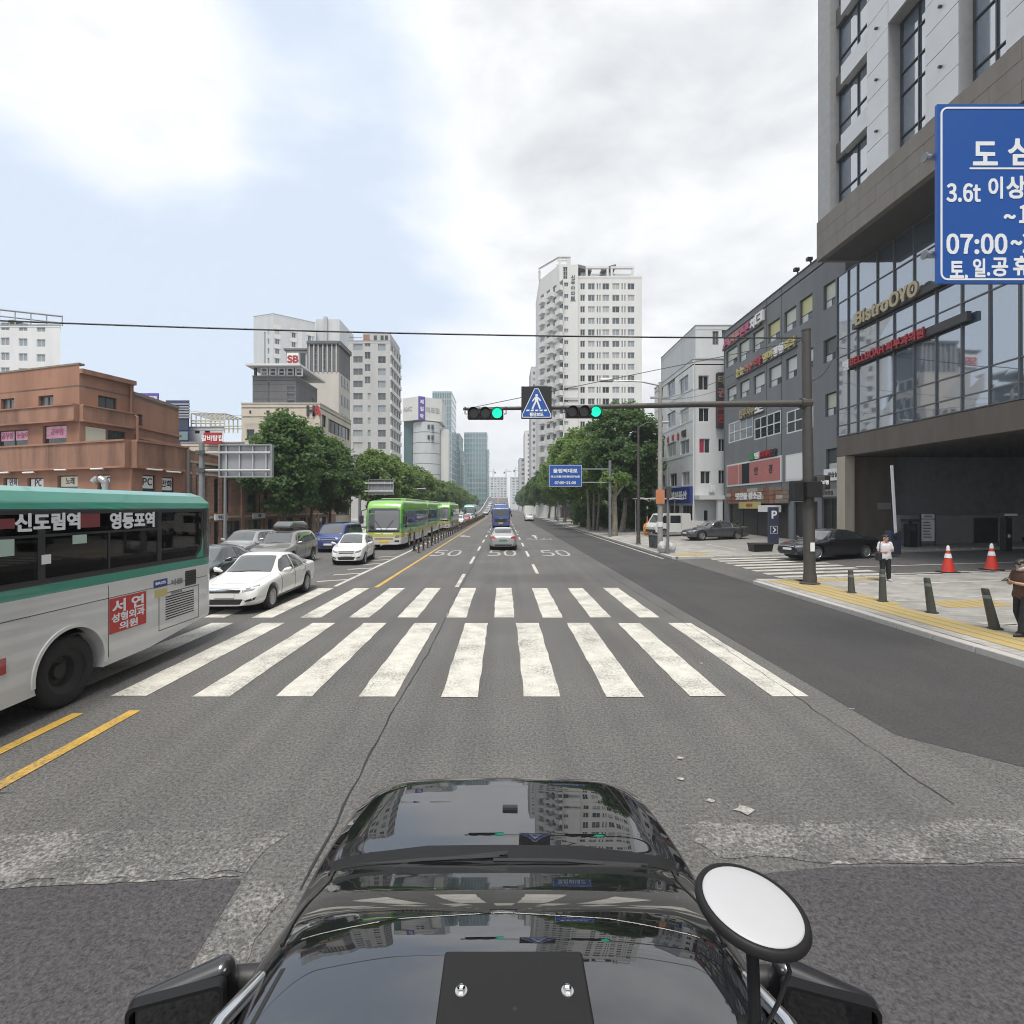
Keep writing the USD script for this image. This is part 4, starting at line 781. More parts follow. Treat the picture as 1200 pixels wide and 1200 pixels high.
# ---- jumble of low buildings between the corner building and the cream one
def front(name, label, x0, x1, ytop, Y, dep, m, holes=(), winkw=dict(nx=2), **k):
    xa, xb = X_(x0, Y), X_(x1, Y); zt = CAMZ-(ytop-594)/600*Y
    P = [(xa, Y), (xb, Y), (X_(x1-2, Y+dep), Y+dep), (X_(x0-3, Y+dep), Y+dep)]
    return block(name, label, 'building', P, 0, zt, m, lambda i, w: [w.px(*r) for r in holes] if i == 0 else [], winkw, parapet=.3, **k)
B, W = front('cream_annex', 'cream low annex with slatted windows rising behind the brick shop front', 212, 286, 519, 47, 8, 'cream_wall', [(222, 534, 229, 548), (231, 535, 240, 549), (250, 545, 258, 556)], dict(nx=4, fm='frame_white', pm='pane_grey'))
h = W[0].px(243, 508, 263, 521); B.board(W[0], h, 'sign_red', .4, .2); B.text(W[0], '갈비탕집', (h[0]+h[1])/2, (h[2]+h[3])/2, .55, 'sign_white', .61, .02); B.done()
B, W = front('louvred_building', 'narrow navy building with a grey louvred top left of the white annex', 195, 221.5, 470, 52, 8, 'sign_navy')
mat('navy_panel', (.035, .042, .075), .4)
w = W[0]; zt = w.z1
for k in range(6): z = CAMZ-(473+3.1*k-594)/600*52; B.board(w, (-.1, w.L+.1, z-.16, z), 'frame_alu', .02, .15, 'louvre')
h = w.px(199, 491, 221, 504); B.board(w, h, 'navy_panel', .02, .06, 'panel'); h = w.px(198, 507, 210, 518); B.board(w, h, 'pane_dark', .02, .05, 'window'); h = w.px(211, 506, 238, 516); B.board(w, h, 'pane_green' if 'pane_green' in MATS else 'far_glass', .05, .1, 'balcony_glass'); B.done()
B, W = front('white_annex', 'white annex with a pale steel roof frame, right of the louvred building', 221.5, 262, 501, 56, 8, 'white_wall', [(228, 503, 234, 508), (240, 503, 246, 508)])
mb = MB(); x0, x1, z0, z1 = X_(223, 56), X_(262, 56), CAMZ-(501-594)/600*56, CAMZ-(484-594)/600*56
for k in range(8): x = x0+(x1-x0)*k/7; mb.tube([(x, 56.2, z0), (x, 56.2, z1)], .07, 5); mb.tube([(x, 60, z0), (x, 60, z1)], .07, 5); mb.tube([(x, 56.2, z1), (x, 60, z1)], .06, 5)
for z in (z0+.5, (z0+z1)/2, z1): mb.tube([(x0, 56.2, z), (x1, 56.2, z)], .08, 5); mb.tube([(x0, 60, z), (x1, 60, z)], .08, 5)
B.o('roof_frame', mb, 'sign_cream'); B.done()
B, W = front('banner_building', 'low building with a purple rooftop banner behind the brown corner building', 156, 190, 473, 60, 6, 'stucco_brown'); h = W[0].px(164, 461, 186.5, 473); B.board(W[0], (h[0], h[1], h[2]+.0, h[3]), 'sign_purple', .02, .12); B.text(W[0], '신용협동', (h[0]+h[1])/2, (h[2]+h[3])/2, .55, 'sign_white', .145, .02); B.done()
# ---- white tower at the far left
B, W = front('white_tower', 'white tower with a dark roof frame at the far left above the brown building', -40, 71, 381, 75, 25, 'white_wall', [(22+21*i-21, 378+17.5*j+i*1., 32+21*i-21, 387+17.5*j+i*1.) for i in (-1, 0, 1, 2) for j in range(9)], dict(nx=2, fm='frame_white', pm='pane_pale'))
mb = MB(); z0 = W[0].z1; xl, xr = X_(-40, 75), X_(71, 75)
mb.tube([(xl, 75.3, z0+2.9), (xr, 75.3, z0+1.4)], .16, 4); mb.tube([(xl-2, 78, z0+2.9), (xr-2.4, 78, z0+1.4)], .12, 4)
for k in range(7): x = xl+(xr-xl)*k/6; mb.tube([(x, 75.3, z0), (x, 75.3, z0+2.9-1.5*k/6)], .10, 4)
B.o('roof_frame', mb, 'frame_alu'); B.o('roof_tank', rbox(X_(5, 76), X_(14, 76), 76.5, 78, z0-.3, z0+1.4, .2), 'frame_dark'); B.done()

# ---- cream building with the HA letters and the dark block standing on it
Yc = 54.; xa, xb = X_(283, Yc), X_(375, Yc); zt = CAMZ-(473-594)/600*Yc
P = [(xa, Yc), (xb, Yc), (xb, 65), (xa, 65)]
B = Bld('cream_building', 'cream rendered building lettered HA, standing behind the left street trees', 'building', ((xa+xb)/2, 60, 0)); W = polywalls(P, 0, zt); w, ws = W[0], W[1]
hs = [w.px(292, 481, 294.5, 485), w.px(289, 503, 298, 512), w.px(312, 481, 316, 487), w.px(372-6, 500, 372, 515)]
zz = [zt-2.6-3.1*k for k in range(4)]; hss = [(.6, 1.9, z+.3, z+1.6) for z in zz] + [(2.6, ws.L-.5, z, z+1.5) for z in zz]
B.wall(w, hs, 'cream_wall', .2); B.wall(ws, hss, 'cream_wall', .2); B.wall(W[2], [], 'cream_wall'); B.wall(W[3], [], 'cream_wall')
for h in hs: B.win(w, h, 'frame_alu', 'pane_dark', 1, 1, .18)
for h in hss: B.win(ws, h, 'frame_dark', 'pane_dark', 1 if h[1] < 2 else 6, 1, .18)
h = w.px(361, 475, 375, 488); um = (h[0]+h[1])/2; B.text(w, 'H', um-.3, (h[2]+h[3])/2, 1.15, 'ink', .02, .1, bold=3); B.text(w, 'A', um+.35, (h[2]+h[3])/2, 1.15, 'sign_red', .02, .1, bold=3)
p = [(X_(283, 53.5), 53.6, CAMZ-(489.5-594)/600*54), (X_(317, 53.5), 53.6, CAMZ-(489-594)/600*54)]; B.o('wall_rail', MB().tube(p, .05, 5), 'frame_dark')
B.slab(P, zt-.5, zt-.4, 'roof_grey'); B.o('coping', MB().prism(Polygon(P).buffer(.05, join_style=2).difference(Polygon(P).buffer(-.3, join_style=2)), zt-.02, zt+.1), 'beige_pale'); B.done()
Yd = 62.; P = [(X_(296, Yd), Yd), (X_(347, Yd), Yd), (X_(347, Yd), 69), (X_(296, Yd), 69)]; zb = CAMZ-(441-594)/600*Yd
B, W = block('dark_block', 'dark grey slab-clad block with a white roof canopy above the cream lettered building', 'building', P, 0, zb, 'dark_block', lambda i, w: [w.px(314, 448, 316.5, 472)] + [w.px(336.5, 453+8*k, 345.5, 460+8*k) for k in range(3)] if i == 0 else [(5.0, 5.6, zb-3, zb-1.5)], dict(nx=1, fm='frame_alu', pm='pane_grey'))
for k in range(7): B.board(W[0], (0, W[0].L, zb-.9*k-.95, zb-.9*k-.92), 'frame_dark', -.01, .02, 'cladding_joint')
x0, x1 = P[0][0], P[1][0]; B.box('roof_canopy', x0-.5, x1+.8, Yd-.8, 70, zb+1.1, zb+1.35, 'white_wall'); mb = MB()
for k in range(5):
    a = x0+.9+k*1.05
    for (u0, u1, z0, z1) in ((0, .9, .05, .2), (0, .9, .95, 1.08), (0, .16, .2, .95), (.74, .9, .2, .95), (.2, .7, .5, .62)): mb.box(a+u0, a+u1, Yd+.1, Yd+.25, zb+z0, zb+z1)
B.o('roof_screen', mb, 'frame_white')
for x in (x0+.2, x1-.2): B.box('canopy_post', x-.12, x+.12, Yd+.2, Yd+.44, zb-.1, zb+1.1, 'frame_dark')
B.done()
# ---- grey tower with the red SB sign
Ys = 82.; xb_, xc_ = X_(360, Ys), X_(397, Ys); zt = CAMZ-(402.5-594)/600*Ys; P = [(xb_, Ys), (xc_, Ys), (xc_, 88), (xb_, 88)]
B = Bld('sign_tower', 'beige tower with dark ribbed top floors and a red SB sign', 'building', ((xb_+xc_)/2, 85, 0)); W = polywalls(P, 0, zt); zm = CAMZ-(436-594)/600*Ys
w = W[0]; hs = [w.px(a, 408, a+3.6, 433) for a in (368, 377, 386.5)]; lowh = [w.px(365+9*i, 480+14*k, 371+9*i, 487+14*k) for i in range(3) for k in range(4)]
for ww in W: B.wall(Wall(ww.A[:2], (ww.A+ww.L*ww.d)[:2], 0, zm), [] if ww is not w else lowh, 'beige_pale', .2, 'lower_wall'); B.wall(Wall(ww.A[:2], (ww.A+ww.L*ww.d)[:2], zm, zt), hs if ww is w else [], 'concrete_dark' if 'concrete_dark' in MATS else 'dark_block', .2, 'upper_wall')
for h in hs: B.win(w, h, 'frame_alu', 'pane_grey', 1, 4, .18)
for h in lowh: B.win(w, h, 'frame_alu', 'pane_grey', 2, 1, .18)
for k in range(7): u = w.L*(k+.5)/7; B.board(w, (u-.1, u+.1, zm, zt), 'concrete_grey', 0, .12, 'rib')
hs = [(1.2+1.6*i, 2.3+1.6*i, 4+3.1*k, 5.6+3.1*k) for i in range(3) for k in range(7)]
for h in hs: B.board(W[1], h, 'pane_dark', .01, .05, 'side_window')
B.board(W[1], (0, W[1].L, zt-.3, zt+.4), 'dark_block', 0, .3, 'roof_edge'); B.board(w, (0, w.L, zt-.1, zt+.35), 'dark_block', 0, .3, 'roof_edge'); B.slab(P, zt-.4, zt-.3, 'roof_grey')
xa_ = X_(334, Ys); zl = CAMZ-(410-594)/600*Ys; B.box('lower_wing', xa_, xb_-.01, Ys+.4, 88, 0, zl, 'concrete_grey'); B.box('wing_roof', xa_-.3, xb_-.02, Ys+.1, 88.2, zl+.0, zl+.3, 'dark_block')
w3 = Wall((xa_, Ys+.4), (xb_-.02, Ys+.4), 0, zl); h = w3.px(337, 414, 350.5, 428.5); B.board(w3, h, 'sign_white', .02, .2); B.text(w3, 'SB', (h[0]+h[1])/2, (h[2]+h[3])/2, 1.25, 'sign_red', .225, .03, bold=4); h = w3.px(352, 414, 358, 430); B.board(w3, h, 'pane_dark', .01, .05, 'window'); B.done()
# ---- grey-and-white apartment slab, seen at an angle
k_ = 1.25; P = [(-54*k_, 120*k_), (-46.3*k_, 126*k_), (-51*k_, 134*k_), (-59.5*k_, 121.9*k_)]; zt = CAMZ+45.3*k_
def hs(i, w):
    if i == 0: return [(w.u(a), w.u(b), z, z+1.5) for a, b in ((322.5, 327.5), (342, 346.5), (361, 364.5), (366, 367.5)) for z in np.arange(8, zt-4, 2.85)]
    if i == 3: return [(w.u(309.5), w.u(311.3), 20, zt-5)] + [(w.u(313.5), w.u(315.5), z, z+1.6) for z in np.arange(8, zt-4, 2.85)]
    return []
B, W = block('apartment_slab', 'grey and white apartment slab seen corner-on, left of and behind the beige ribbed tower', 'building', P, 0, zt, 'pale_grey', hs, dict(nx=2, fm='frame_white', pm='pane_grey'), .2); w = W[0]
for a, b in ((320.5, 329), (340, 348), (349, 354), (359, 368.5)):
    for z in np.arange(8+1.55, zt-3, 2.85): B.board(w, (w.u(a), w.u(b), z, z+1.2) if a != 349 else (w.u(a), w.u(b), z-1.6, z+1.2), 'apartment_white', .01, .06, 'spandrel_panel')
B.box('roof_room', X_(370, 160), X_(398, 160), 160, 175, 20, CAMZ-(374-594)/600*160, 'pale_grey'); B.box('roof_room', X_(379, 159), X_(383, 159), 159, 160, 30, CAMZ-(371-594)/600*159, 'concrete_grey'); B.done()
# ---- concrete apartment block
Yq = 120.; xa, xb = X_(408, Yq), X_(457.5, Yq); zt = CAMZ-(399.5-594)/600*Yq; P = [(xa, Yq), (xb, Yq), (xb, 132), (xa, 132)]
rows = [CAMZ-(410.5+14.4*k-594)/600*Yq for k in range(12)]
def hs(i, w):
    if i == 0: return [(w.u(414), w.u(425), z, z+1.5) for z in rows] + [(w.u(427.5), w.u(434), z+.9, z+2.5) for z in rows[:4]] + [(w.u(431), w.u(434.5), z, z+1.5) for z in rows[4:]] + [(w.u(443), w.u(452), z-.1, z+1.5) for z in rows]
    if i == 1: return [(a, a+1.5, z, z+1.5) for a in (1.2, 4.2, 7.2, 9.8) for z in rows]
    return []
B, W = block('concrete_apartments', 'grey concrete apartment block with wide dark windows left of the round white building', 'building', P, 0, zt, 'concrete_grey', hs, dict(nx=2, fm='frame_alu', pm='pane_grey'), .2)
B.box('penthouse', X_(425, Yq), xb-.05, Yq+.1, 131, zt-.4, CAMZ-(390.5-594)/600*Yq, 'concrete_grey'); B.box('penthouse_door', X_(426, Yq), X_(433, Yq), Yq+.03, Yq+.1, zt+.1, CAMZ-(392-594)/600*Yq, 'stucco_brown')
for a in (438, 446, 451): B.box('penthouse_window', X_(a, Yq), X_(a+3.5, Yq), Yq+.03, Yq+.1, zt+.3, zt+1.3, 'pane_dark')
for k in range(12): B.board(W[1], (0, W[1].L, rows[k]-1.1, rows[k]-.2), 'apartment_white', 0, .25, 'balcony_band')
B.o('roof_rail', MB().tube([(X_(409, Yq), Yq+.2, zt+.9), (X_(424, Yq), Yq+.2, zt+.9)], .06, 4), 'frame_dark'); B.done()
# ---- round-fronted white building with a box top
Yr = 150.; xa, xb = X_(481, Yr), X_(513.5, Yr); xm, r = (xa+xb)/2, (xb-xa)/2; zt = CAMZ-(494-594)/600*Yr; za = CAMZ-(465-594)/600*Yr
B = Bld('round_building', 'round-fronted white building with a boxy top and a purple vertical sign', 'building', (xm, Yr+8, 0))
arc = [(xm + r*math.sin(t)*1.0, Yr + 4 - 4*math.cos(t)) for t in np.linspace(-math.pi/2, math.pi/2, 15)]
P = arc + [(xb, Yr+16), (xa, Yr+16)]
for k in range(9):
    z1 = zt-3.1*k; B.o('cladding_ring', MB().prism(Polygon(P), z1-2.95, z1), 'pale_grey'); B.o('shadow_joint', MB().prism(Polygon(P).buffer(-.12), z1-3.11, z1-2.94), 'frame_dark')
for k in (0, 1):
    for a in (501, 505.5): B.o('window', MB().box(X_(a, Yr), X_(a+2.6, Yr), Yr+.0, Yr+3, zt-2.0-3.1*k, zt-.9-3.1*k), 'pane_dark')
x0, x1, x2 = X_(470, Yr), X_(490.5, Yr), X_(516, Yr); zb = CAMZ-(492-594)/600*Yr
B.o('box_top', MB().prism([(x0, Yr+2.5), (x1, Yr-.6), (x2, Yr+3.5), (x2, Yr+14), (x0, Yr+14)], zb, za), 'apartment_white'); w = Wall((x1, Yr-.6), (x2, Yr+3.5), zb, za); wl = Wall((x0, Yr+2.5), (x1, Yr-.6), zb, za)
B.board(w, (-.0, 2.0, zb-.0, za+.05), 'sign_purple', .02, .3)
for k, t in enumerate('제일학'): B.text(w, t, 1.0, za-1.5-2.1*k, 1.3, 'sign_white', .325, .02)
B.text(w, '더드림', 4.6, za-3.5, 1.6, 'concrete_grey', .02, .08); B.text(wl, 'AMC', 2.0, za-3.3, 1.3, 'concrete_grey', .02, .08)
B.box('side_fin', xb+.1, X_(523.5, Yr), Yr+5, Yr+9, 0, CAMZ-(500-594)/600*Yr, 'apartment_white'); B.box('glass_strip', X_(471, Yr), xa-.05, Yr+3, Yr+10, 0, zb-.1, 'far_glass'); B.done()
# ---- blue-green glass towers at the end of the road
def glass_tower(label, x0, x1, ytop, Y, dep, steps=(), fl=3.9, m='far_glass', bays=8):
    xa, xb = X_(x0, Y), X_(x1, Y); zt = CAMZ-(ytop-594)/600*Y; B = Bld('glass_tower', label, 'building', ((xa+xb)/2, Y+dep/2, 0))
    vol = [(xa, xb, zt)] + [(X_(a, Y), X_(b, Y), CAMZ-(y-594)/600*Y) for a, b, y in steps]
    for a, b, z in vol:
        n = max(2, int(bays*(b-a)/(xb-xa)))
        nf = int(z/fl)
        for j in range(nf):
            z0 = z-fl*(j+1); v = MB().box(a, b, Y, Y+dep, z0+.62, z0+fl-.05)
            B.o('glass_storey', v, m if (j*7) % 5 else 'tower_far'); B.o('floor_band', MB().box(a-.08, b+.08, Y-.08, Y+dep+.08, z0-.02, z0+.6), 'concrete_grey' if j % 9 == 0 else 'far_band')
        if nf: B.box('base', a, b, Y, Y+dep, 0, max(.5, z-fl*nf-.05), m)
        for i in range(n+1): x = a+(b-a)*i/n; B.box('vertical_fin', x-.18, x+.18, Y-.4, Y-.09, 0, z, 'far_band')
        B.box('roof_edge', a-.1, b+.1, Y-.1, Y+dep+.1, z, z+1.0, 'far_band')
    B.done()
mat('far_band', (.23, .33, .335), .35, spec=.6); mat('far_band_grey', (.30, .335, .36), .4)
glassy('tower_far', (.09, .12, .15), 2.2, .08)
glass_tower('tall blue-grey tower rising behind the round white building', 507, 529, 460.5, 300, 30, [], 3.9, 'tower_far')
glass_tower('teal glass tower with stepped right side, left of the lone glass tower', 524, 538.5, 509.5, 340, 30, [(538.6, 541.3, 528), (541.4, 544.3, 545)])
glass_tower('lone teal glass tower standing left of the road end', 544, 570.5, 508, 400, 32, [(570.6, 572.5, 528)])

# ---- overpass ramp carrying the road on, far ahead
def rz(y): t = min(1, max(0, (y-150)/170)); return 8.2*t*t*(3-2*t)
ys = np.linspace(148, 520, 40); ramp = thing('overpass_ramp', 'x', 'x', (0, 0, 0), kind='structure'); [ramp.ClearCustomDataByKey(k) for k in ('label', 'category')]
def ribbon(xs, dz, m, name):
    mb = MB(); V = np.array([(x, y, rz(y)+d) for y in ys for x, d in zip(xs, dz)]); n = len(xs)
    mb.raw(V, [(i*n+j, i*n+j+1, (i+1)*n+j+1, (i+1)*n+j) for i in range(len(ys)-1) for j in range(n-1)]); obj(name, mb, m, ramp)
ribbon([-8.2, 2.4], [.02, .02], 'asphalt_old', 'deck')
for x in (-8.4, 2.2): ribbon([x, x, x+.3, x+.3], [-9, .85, .85, -9], 'concrete_grey', 'parapet')
for x in (-3.0, -2.75): ribbon([x, x+.12], [.03, .03], 'paint_yellow', 'centre_line')
MB_ = MB().box(-8.4, 2.5, 512, 513, 5, 12.5); obj('end_screen', MB_, 'beige_pale', ramp)
# ================================================================== trees
def leafmat(name, a, b, tr):
    N = {'g': ('geometry', {}), 'm': ('mix_color', {'a': a, 'b': b}), 'n': ('noise_texture', {'scale': .55, 'detail': 3.}), 'ad': ('math', {'math_type': 'multiply_add', 'value2': .55}), 'ml': ('math', {'math_type': 'multiply', 'value2': .5}),
         'p': ('principled_bsdf', {'roughness': .55, 'specular_ior_level': .35}), 't': ('translucent_bsdf', {'color': tr}), 'x': ('mix_closure', {'fac': .30})}
    L = [('g.random_per_island', 'ml.value1'), ('g.position', 'n.vector'), ('n.fac', 'ad.value1'), ('ml.value', 'ad.value3'), ('ad.value', 'm.fac'), ('m.result', 'p.base_color'), ('p.BSDF', 'x.closure1'), ('t.BSDF', 'x.closure2')]
    return custom(name, N, L, 'x.closure')
leafmat('leaf_deep', (.028, .060, .020), (.095, .160, .050), (.17, .30, .07)); leafmat('leaf_fresh', (.055, .105, .026), (.185, .265, .068), (.30, .45, .09))
mat('bark', (.115, .095, .075), .9, var=.8, scale=6., col2=(.055, .045, .036), bump=.6, bscale=18., bdist=.03); mat('bark_pale', (.23, .205, .165), .9, var=.8, scale=5., col2=(.10, .085, .065), bump=.5, bscale=16., bdist=.03)
def make_tree(seed, h, zc, rx, rz_, nclus, per, leaf, trunk_r, shape='oval', fork=3):
    """trunk with limbs and a crown of leaf-sized faces; returns (trunk mesh, crown mesh)"""
    g = np.random.default_rng(seed); tips = []; mb = MB(); z_top = h - rz_*.35
    n = 7; zz = np.linspace(0, z_top, n); wob = np.cumsum(g.normal(0, .07, (n, 2)), 0); wob[0] = 0
    pts = np.c_[wob, zz]; rr = trunk_r*np.linspace(1, .22, n); rr[0] *= 1.35; mb.tube(pts, rr, 9)
    C = []
    while len(C) < nclus:
        p = g.uniform(-1, 1, 3); r = np.linalg.norm(p)
        if r > 1 or r < .25 or (r < .6 and g.random() < .5): continue
        z = p[2]
        if shape == 'oval': k = 1. - .38*max(0, z)**1.2
        elif shape == 'broad': k = 1.0 - .15*max(0, z)
        else: k = 1
        q = np.array([p[0]*rx*k, p[1]*rx*k, zc+z*rz_]); lump = meshkit.noise(q[None]*.62, seed)[0]
        if lump < .36 and r > .55: continue
        C.append(q*np.array([1+.25*(lump-.5), 1+.25*(lump-.5), 1]))
    C = np.array(C)
    for i in range(0, nclus, max(1, nclus//(16 if fork else 1))):
        b = C[i]; z0 = max(zc-rz_*.95, min(z_top*.95, b[2]-g.uniform(.8, 2.0))); j = np.interp(z0, zz, np.arange(n)); o = np.array([np.interp(j, np.arange(n), pts[:, 0]), np.interp(j, np.arange(n), pts[:, 1]), z0])
        m = (o+b)/2+g.normal(0, .15, 3); r0 = trunk_r*.42*(1-.6*z0/h); mb.tube([o, m, b], [r0, r0*.6, r0*.2], 6)
    P = np.repeat(C, per, 0); d = g.normal(0, 1, P.shape); d /= np.linalg.norm(d, axis=1, keepdims=True); rad = .62*g.random(len(P))**.45; P = P + d*rad[:, None]*np.array([1.15, 1.15, .8])*min(1.25, rx/2.6)
    out = P-np.array([0, 0, zc-.4*rz_]); out /= np.linalg.norm(out, axis=1, keepdims=True); nrm = out*.8+g.normal(0, .75, P.shape)+[0, 0, .35]; nrm /= np.linalg.norm(nrm, axis=1, keepdims=True)
    u = np.cross(nrm, g.normal(0, 1, P.shape)); u /= np.linalg.norm(u, axis=1, keepdims=True); v = np.cross(nrm, u); s = leaf*g.uniform(.65, 1.3, (len(P), 1)); u *= s; v *= s*.62
    V = np.stack([P-u*.9, P-v+nrm*s*.12, P+u*1.1, P+v+nrm*s*.12], 1).reshape(-1, 3); k = np.arange(len(P))*4
    return mb.mesh(), (V, np.c_[k, k+1, k+2, k+3])
def tree(label, loc, spec, bark, leafm, rz=0, group=None, name='street_tree', cat='tree'):
    t = thing(name, label, cat, loc, rz, group); a, b = make_tree(*spec[:8], **spec[8]); obj('trunk', a, bark, t, smooth=50); obj('crown', b, leafm, t); return t
SA = (11, 9.6, 6.0, 2.8, 3.8, 165, 76, .17, .17, dict(shape='oval')); SA = (*SA[:8], dict(trunk_r=.17, shape='oval'))
SB = (12, 9.2, 6.1, 2.6, 3.3, 150, 74, .17, dict(trunk_r=.15, shape='oval')); SC = (13, 13.5, 8.3, 4.0, 5.1, 270, 74, .20, dict(trunk_r=.26, shape='broad')); SD = (14, 12., 7.6, 3.5, 4.5, 190, 74, .20, dict(trunk_r=.22, shape='broad'))
ORD = ('first', 'second','third','fourth','fifth','sixth','seventh','eighth','ninth','tenth','eleventh','twelfth','thirteenth')
gl, gr_ = 'street trees along the left pavement', 'street trees along the right pavement'
ta = tree('tall pointed dark green street tree beside the back of the large road sign', (-16.3, 38.0, .13), SA, 'bark', 'leaf_deep', 0, gl)
tb = tree('dark green street tree second from the large road sign back', (-16.3, 43.2, .13), SB, 'bark', 'leaf_deep', 40, gl)
dup(ta, (-16.4, 48.6, .13), 130, 'dark green street tree third from the large road sign back, by the cream building', gl, (.92, .92, .95))

tc = tree('bright green bushy street tree above the first green coach', (-16.4, 66, .13), (15, 10., 6.1, 3.1, 3.8, 220, 60, .22, dict(trunk_r=.17, shape='broad')), 'bark', 'leaf_fresh', 0, gl)
dup(tc, (-16.2, 75, .13), 70, 'bright green bushy street tree right of the one above the first green coach', gl, (1.0, 1.0, 1.0))
for i, y in enumerate((85, 96, 108, 121, 136, 153, 172, 194, 220, 250, 285, 325)): dup((tb, tc)[i % 2], (-16.3-(.0 if y < 180 else (y-180)*.02), y, .1), 47*i, f'distant green street tree, {ORD[i]} beyond the two bright green trees by the coaches', gl, (1.15, 1.15, 1.02 if i % 3 else .9))
td = tree('large dark spreading street tree left of the white building', (12.4, 53.5, .2), SC, 'bark_pale', 'leaf_deep', 10, gr_)
te = tree('leafy light green street tree just right of the small blue road sign', (10.4, 62.5, .15), SD, 'bark_pale', 'leaf_fresh', 0, gr_)
dup(te, (10.4, 74, .15), 75, 'leafy light green street tree directly behind the small blue road sign', gr_, (1.12, 1.12, 1.13)); dup(te, (10.5, 88, .15), 160, 'light green street tree left of the small blue road sign', gr_, (1.1, 1.1, 1.1))
dup(td, (14.8, 61, .2), 110, 'large dark street tree behind the spreading tree by the white building', gr_, (.85, .85, .82))
for i, y in enumerate((103, 119, 137, 158, 182, 210, 245, 290)): dup((te, td)[i % 2], (10.5, y, .15), 61*i, f'distant green street tree, {ORD[i]} beyond the small blue road sign along the right pavement', gr_, (.95, .95, .9 if i % 2 else 1.0))
t = thing('pruned_tree', 'thick pale pruned tree trunk with a few tufts of leaves, nearest the right kerb', 'tree', (10.3, 47.5, .15)); mb = MB()
mb.tube([(0, 0, 0), (.05, 0, 1.2), (.0, .05, 3.2), (.1, 0, 4.6)], [.30, .24, .23, .20], 10); mb.tube([(.05, 0, 3.6), (.9, .1, 4.7)], [.13, .06], 7); mb.tube([(0, 0, 3.4), (-.8, 0, 4.6)], [.12, .06], 7); mb.tube([(.1, 0, 4.4), (.2, .1, 5.4)], [.14, .06], 7); obj('trunk', mb, 'bark_pale', t, smooth=50)
_, cr = make_tree(31, 6.2, 5.2, 1.5, .9, 26, 40, .16, trunk_r=.1, shape='x'); obj('crown', cr, 'leaf_fresh', t)
t = thing('trunk_cluster', 'cluster of three pale leaning trunks at the foot of the light green trees', 'tree', (10.2, 58.5, .15)); mb = MB()
for x, l in ((-.35, -.25), (.1, .1), (.5, .45)):
    obj('trunk', MB().tube([(x, 0, 0), (x+l*.4, .1, 2.2), (x+l, .2, 5.2)], [.2, .15, .11], 8), 'bark_pale', t, smooth=50)
_, cr = make_tree(32, 7.2, 6.0, 1.9, 1.2, 40, 40, .2, trunk_r=.1, shape='x'); obj('crown', cr, 'leaf_fresh', t)
def bush(label, loc, rx, rz_, seed, m='leaf_deep', n=60):
    t = thing('shrub', label, 'shrub', loc, group='shrubs on the right pavement'); a, b = make_tree(seed, rz_*2, rz_, rx, rz_, n, 50, .16, trunk_r=.06, shape='x'); obj('stem', a, 'bark', t); obj('foliage', b, m, t)
bush('low drooping evergreen shrub left of the trunk cluster', (11.6, 68, .15), 2.6, 1.7, 41, n=90); bush('dark shrub right of the trunk cluster, under the spreading tree', (13.6, 62, .2), 2.2, 1.5, 42, n=80); bush('dark shrub under the large spreading tree near the white building', (15.3, 57, .25), 2.0, 1.8, 43, n=80); bush('shrub in the shade behind the pruned trunk', (13.2, 72, .2), 2.4, 2.0, 44, n=80)

# ================================================================== traffic signal with a long mast arm
mat('pole_dark', (.060, .055, .050), .6, var=.4, scale=4.); mat('pole_grey', (.20, .21, .215), .5, metal=.4, var=.3, scale=5.); mat('pole_concrete', (.30, .29, .275), .85, var=.5, scale=4.); mat('signal_black', (.010, .010, .011), .5); mat('lens_off', (.02, .018, .018), .25, spec=.6)
mat('lamp_green', (.0, .35, .24), .3, emit=((.0, .80, .36), .52)); mat('sign_blue', (.014, .075, .30), .4); mat('retro_white', (.68, .70, .72), .45); mat('sign_back', (.30, .31, .325), .5, metal=.35, var=.3, scale=2.); mat('steel', (.42, .43, .44), .4, metal=.6)
PX, PY = 10.65, 17.8
t = thing('traffic_signal_pole', 'tall dark signal pole with a long mast arm reaching over the road', 'signal pole', (PX, PY, .17))
obj('pole', MB().tube([(0, 0, 0), (-.07, 0, 4.4), (-.13, 0, 8.8)], [.19, .165, .14], 12), 'pole_dark', t, smooth=40)
obj('base_plate', MB().lathe([(0, 0), (.32, 0), (.32, .05), (.22, .07), (.21, .35), (0, .35)], n=14), 'pole_dark', t); obj('cap', MB().lathe([(.15, 0), (.155, .05), (0, .08)], (-.13, 0, 8.79), n=12), 'pole_dark', t)
ARM = [(-.1, 0, 6.28), (-4, 0, 6.24), (-8, 0, 6.14), (-12.05, 0, 6.08)]
obj('mast_arm', MB().tube(ARM, [.125, .10, .075, .05], 10), 'pole_dark', t, smooth=40); obj('arm_flange', MB().tube([(-.32, 0, 6.28), (.02, 0, 6.28)], .19, 12), 'pole_dark', t)
obj('stay_wire', MB().tube([(-.14, 0, 8.5), (-11.7, 0, 6.14)], .012, 4), 'frame_dark', t)
for z, d in ((3.55, .16), (3.05, .12)): obj('clamp_band', MB().lathe([(.19, -d/2), (.21, -d/2), (.21, d/2), (.19, d/2)], (-.055, 0, z), n=12), 'frame_dark', t)
obj('control_box', rbox(-.3, .22, -.38, -.15, 3.0, 3.55, .02), 'signal_black', t); obj('junction_box', rbox(.18, .46, -.12, .16, 3.1, 3.75, .02), 'pole_dark', t); obj('notice_sticker', MB().box(-.10, .05, -.205, -.19, 1.15, 1.45), 'retro_white', t)
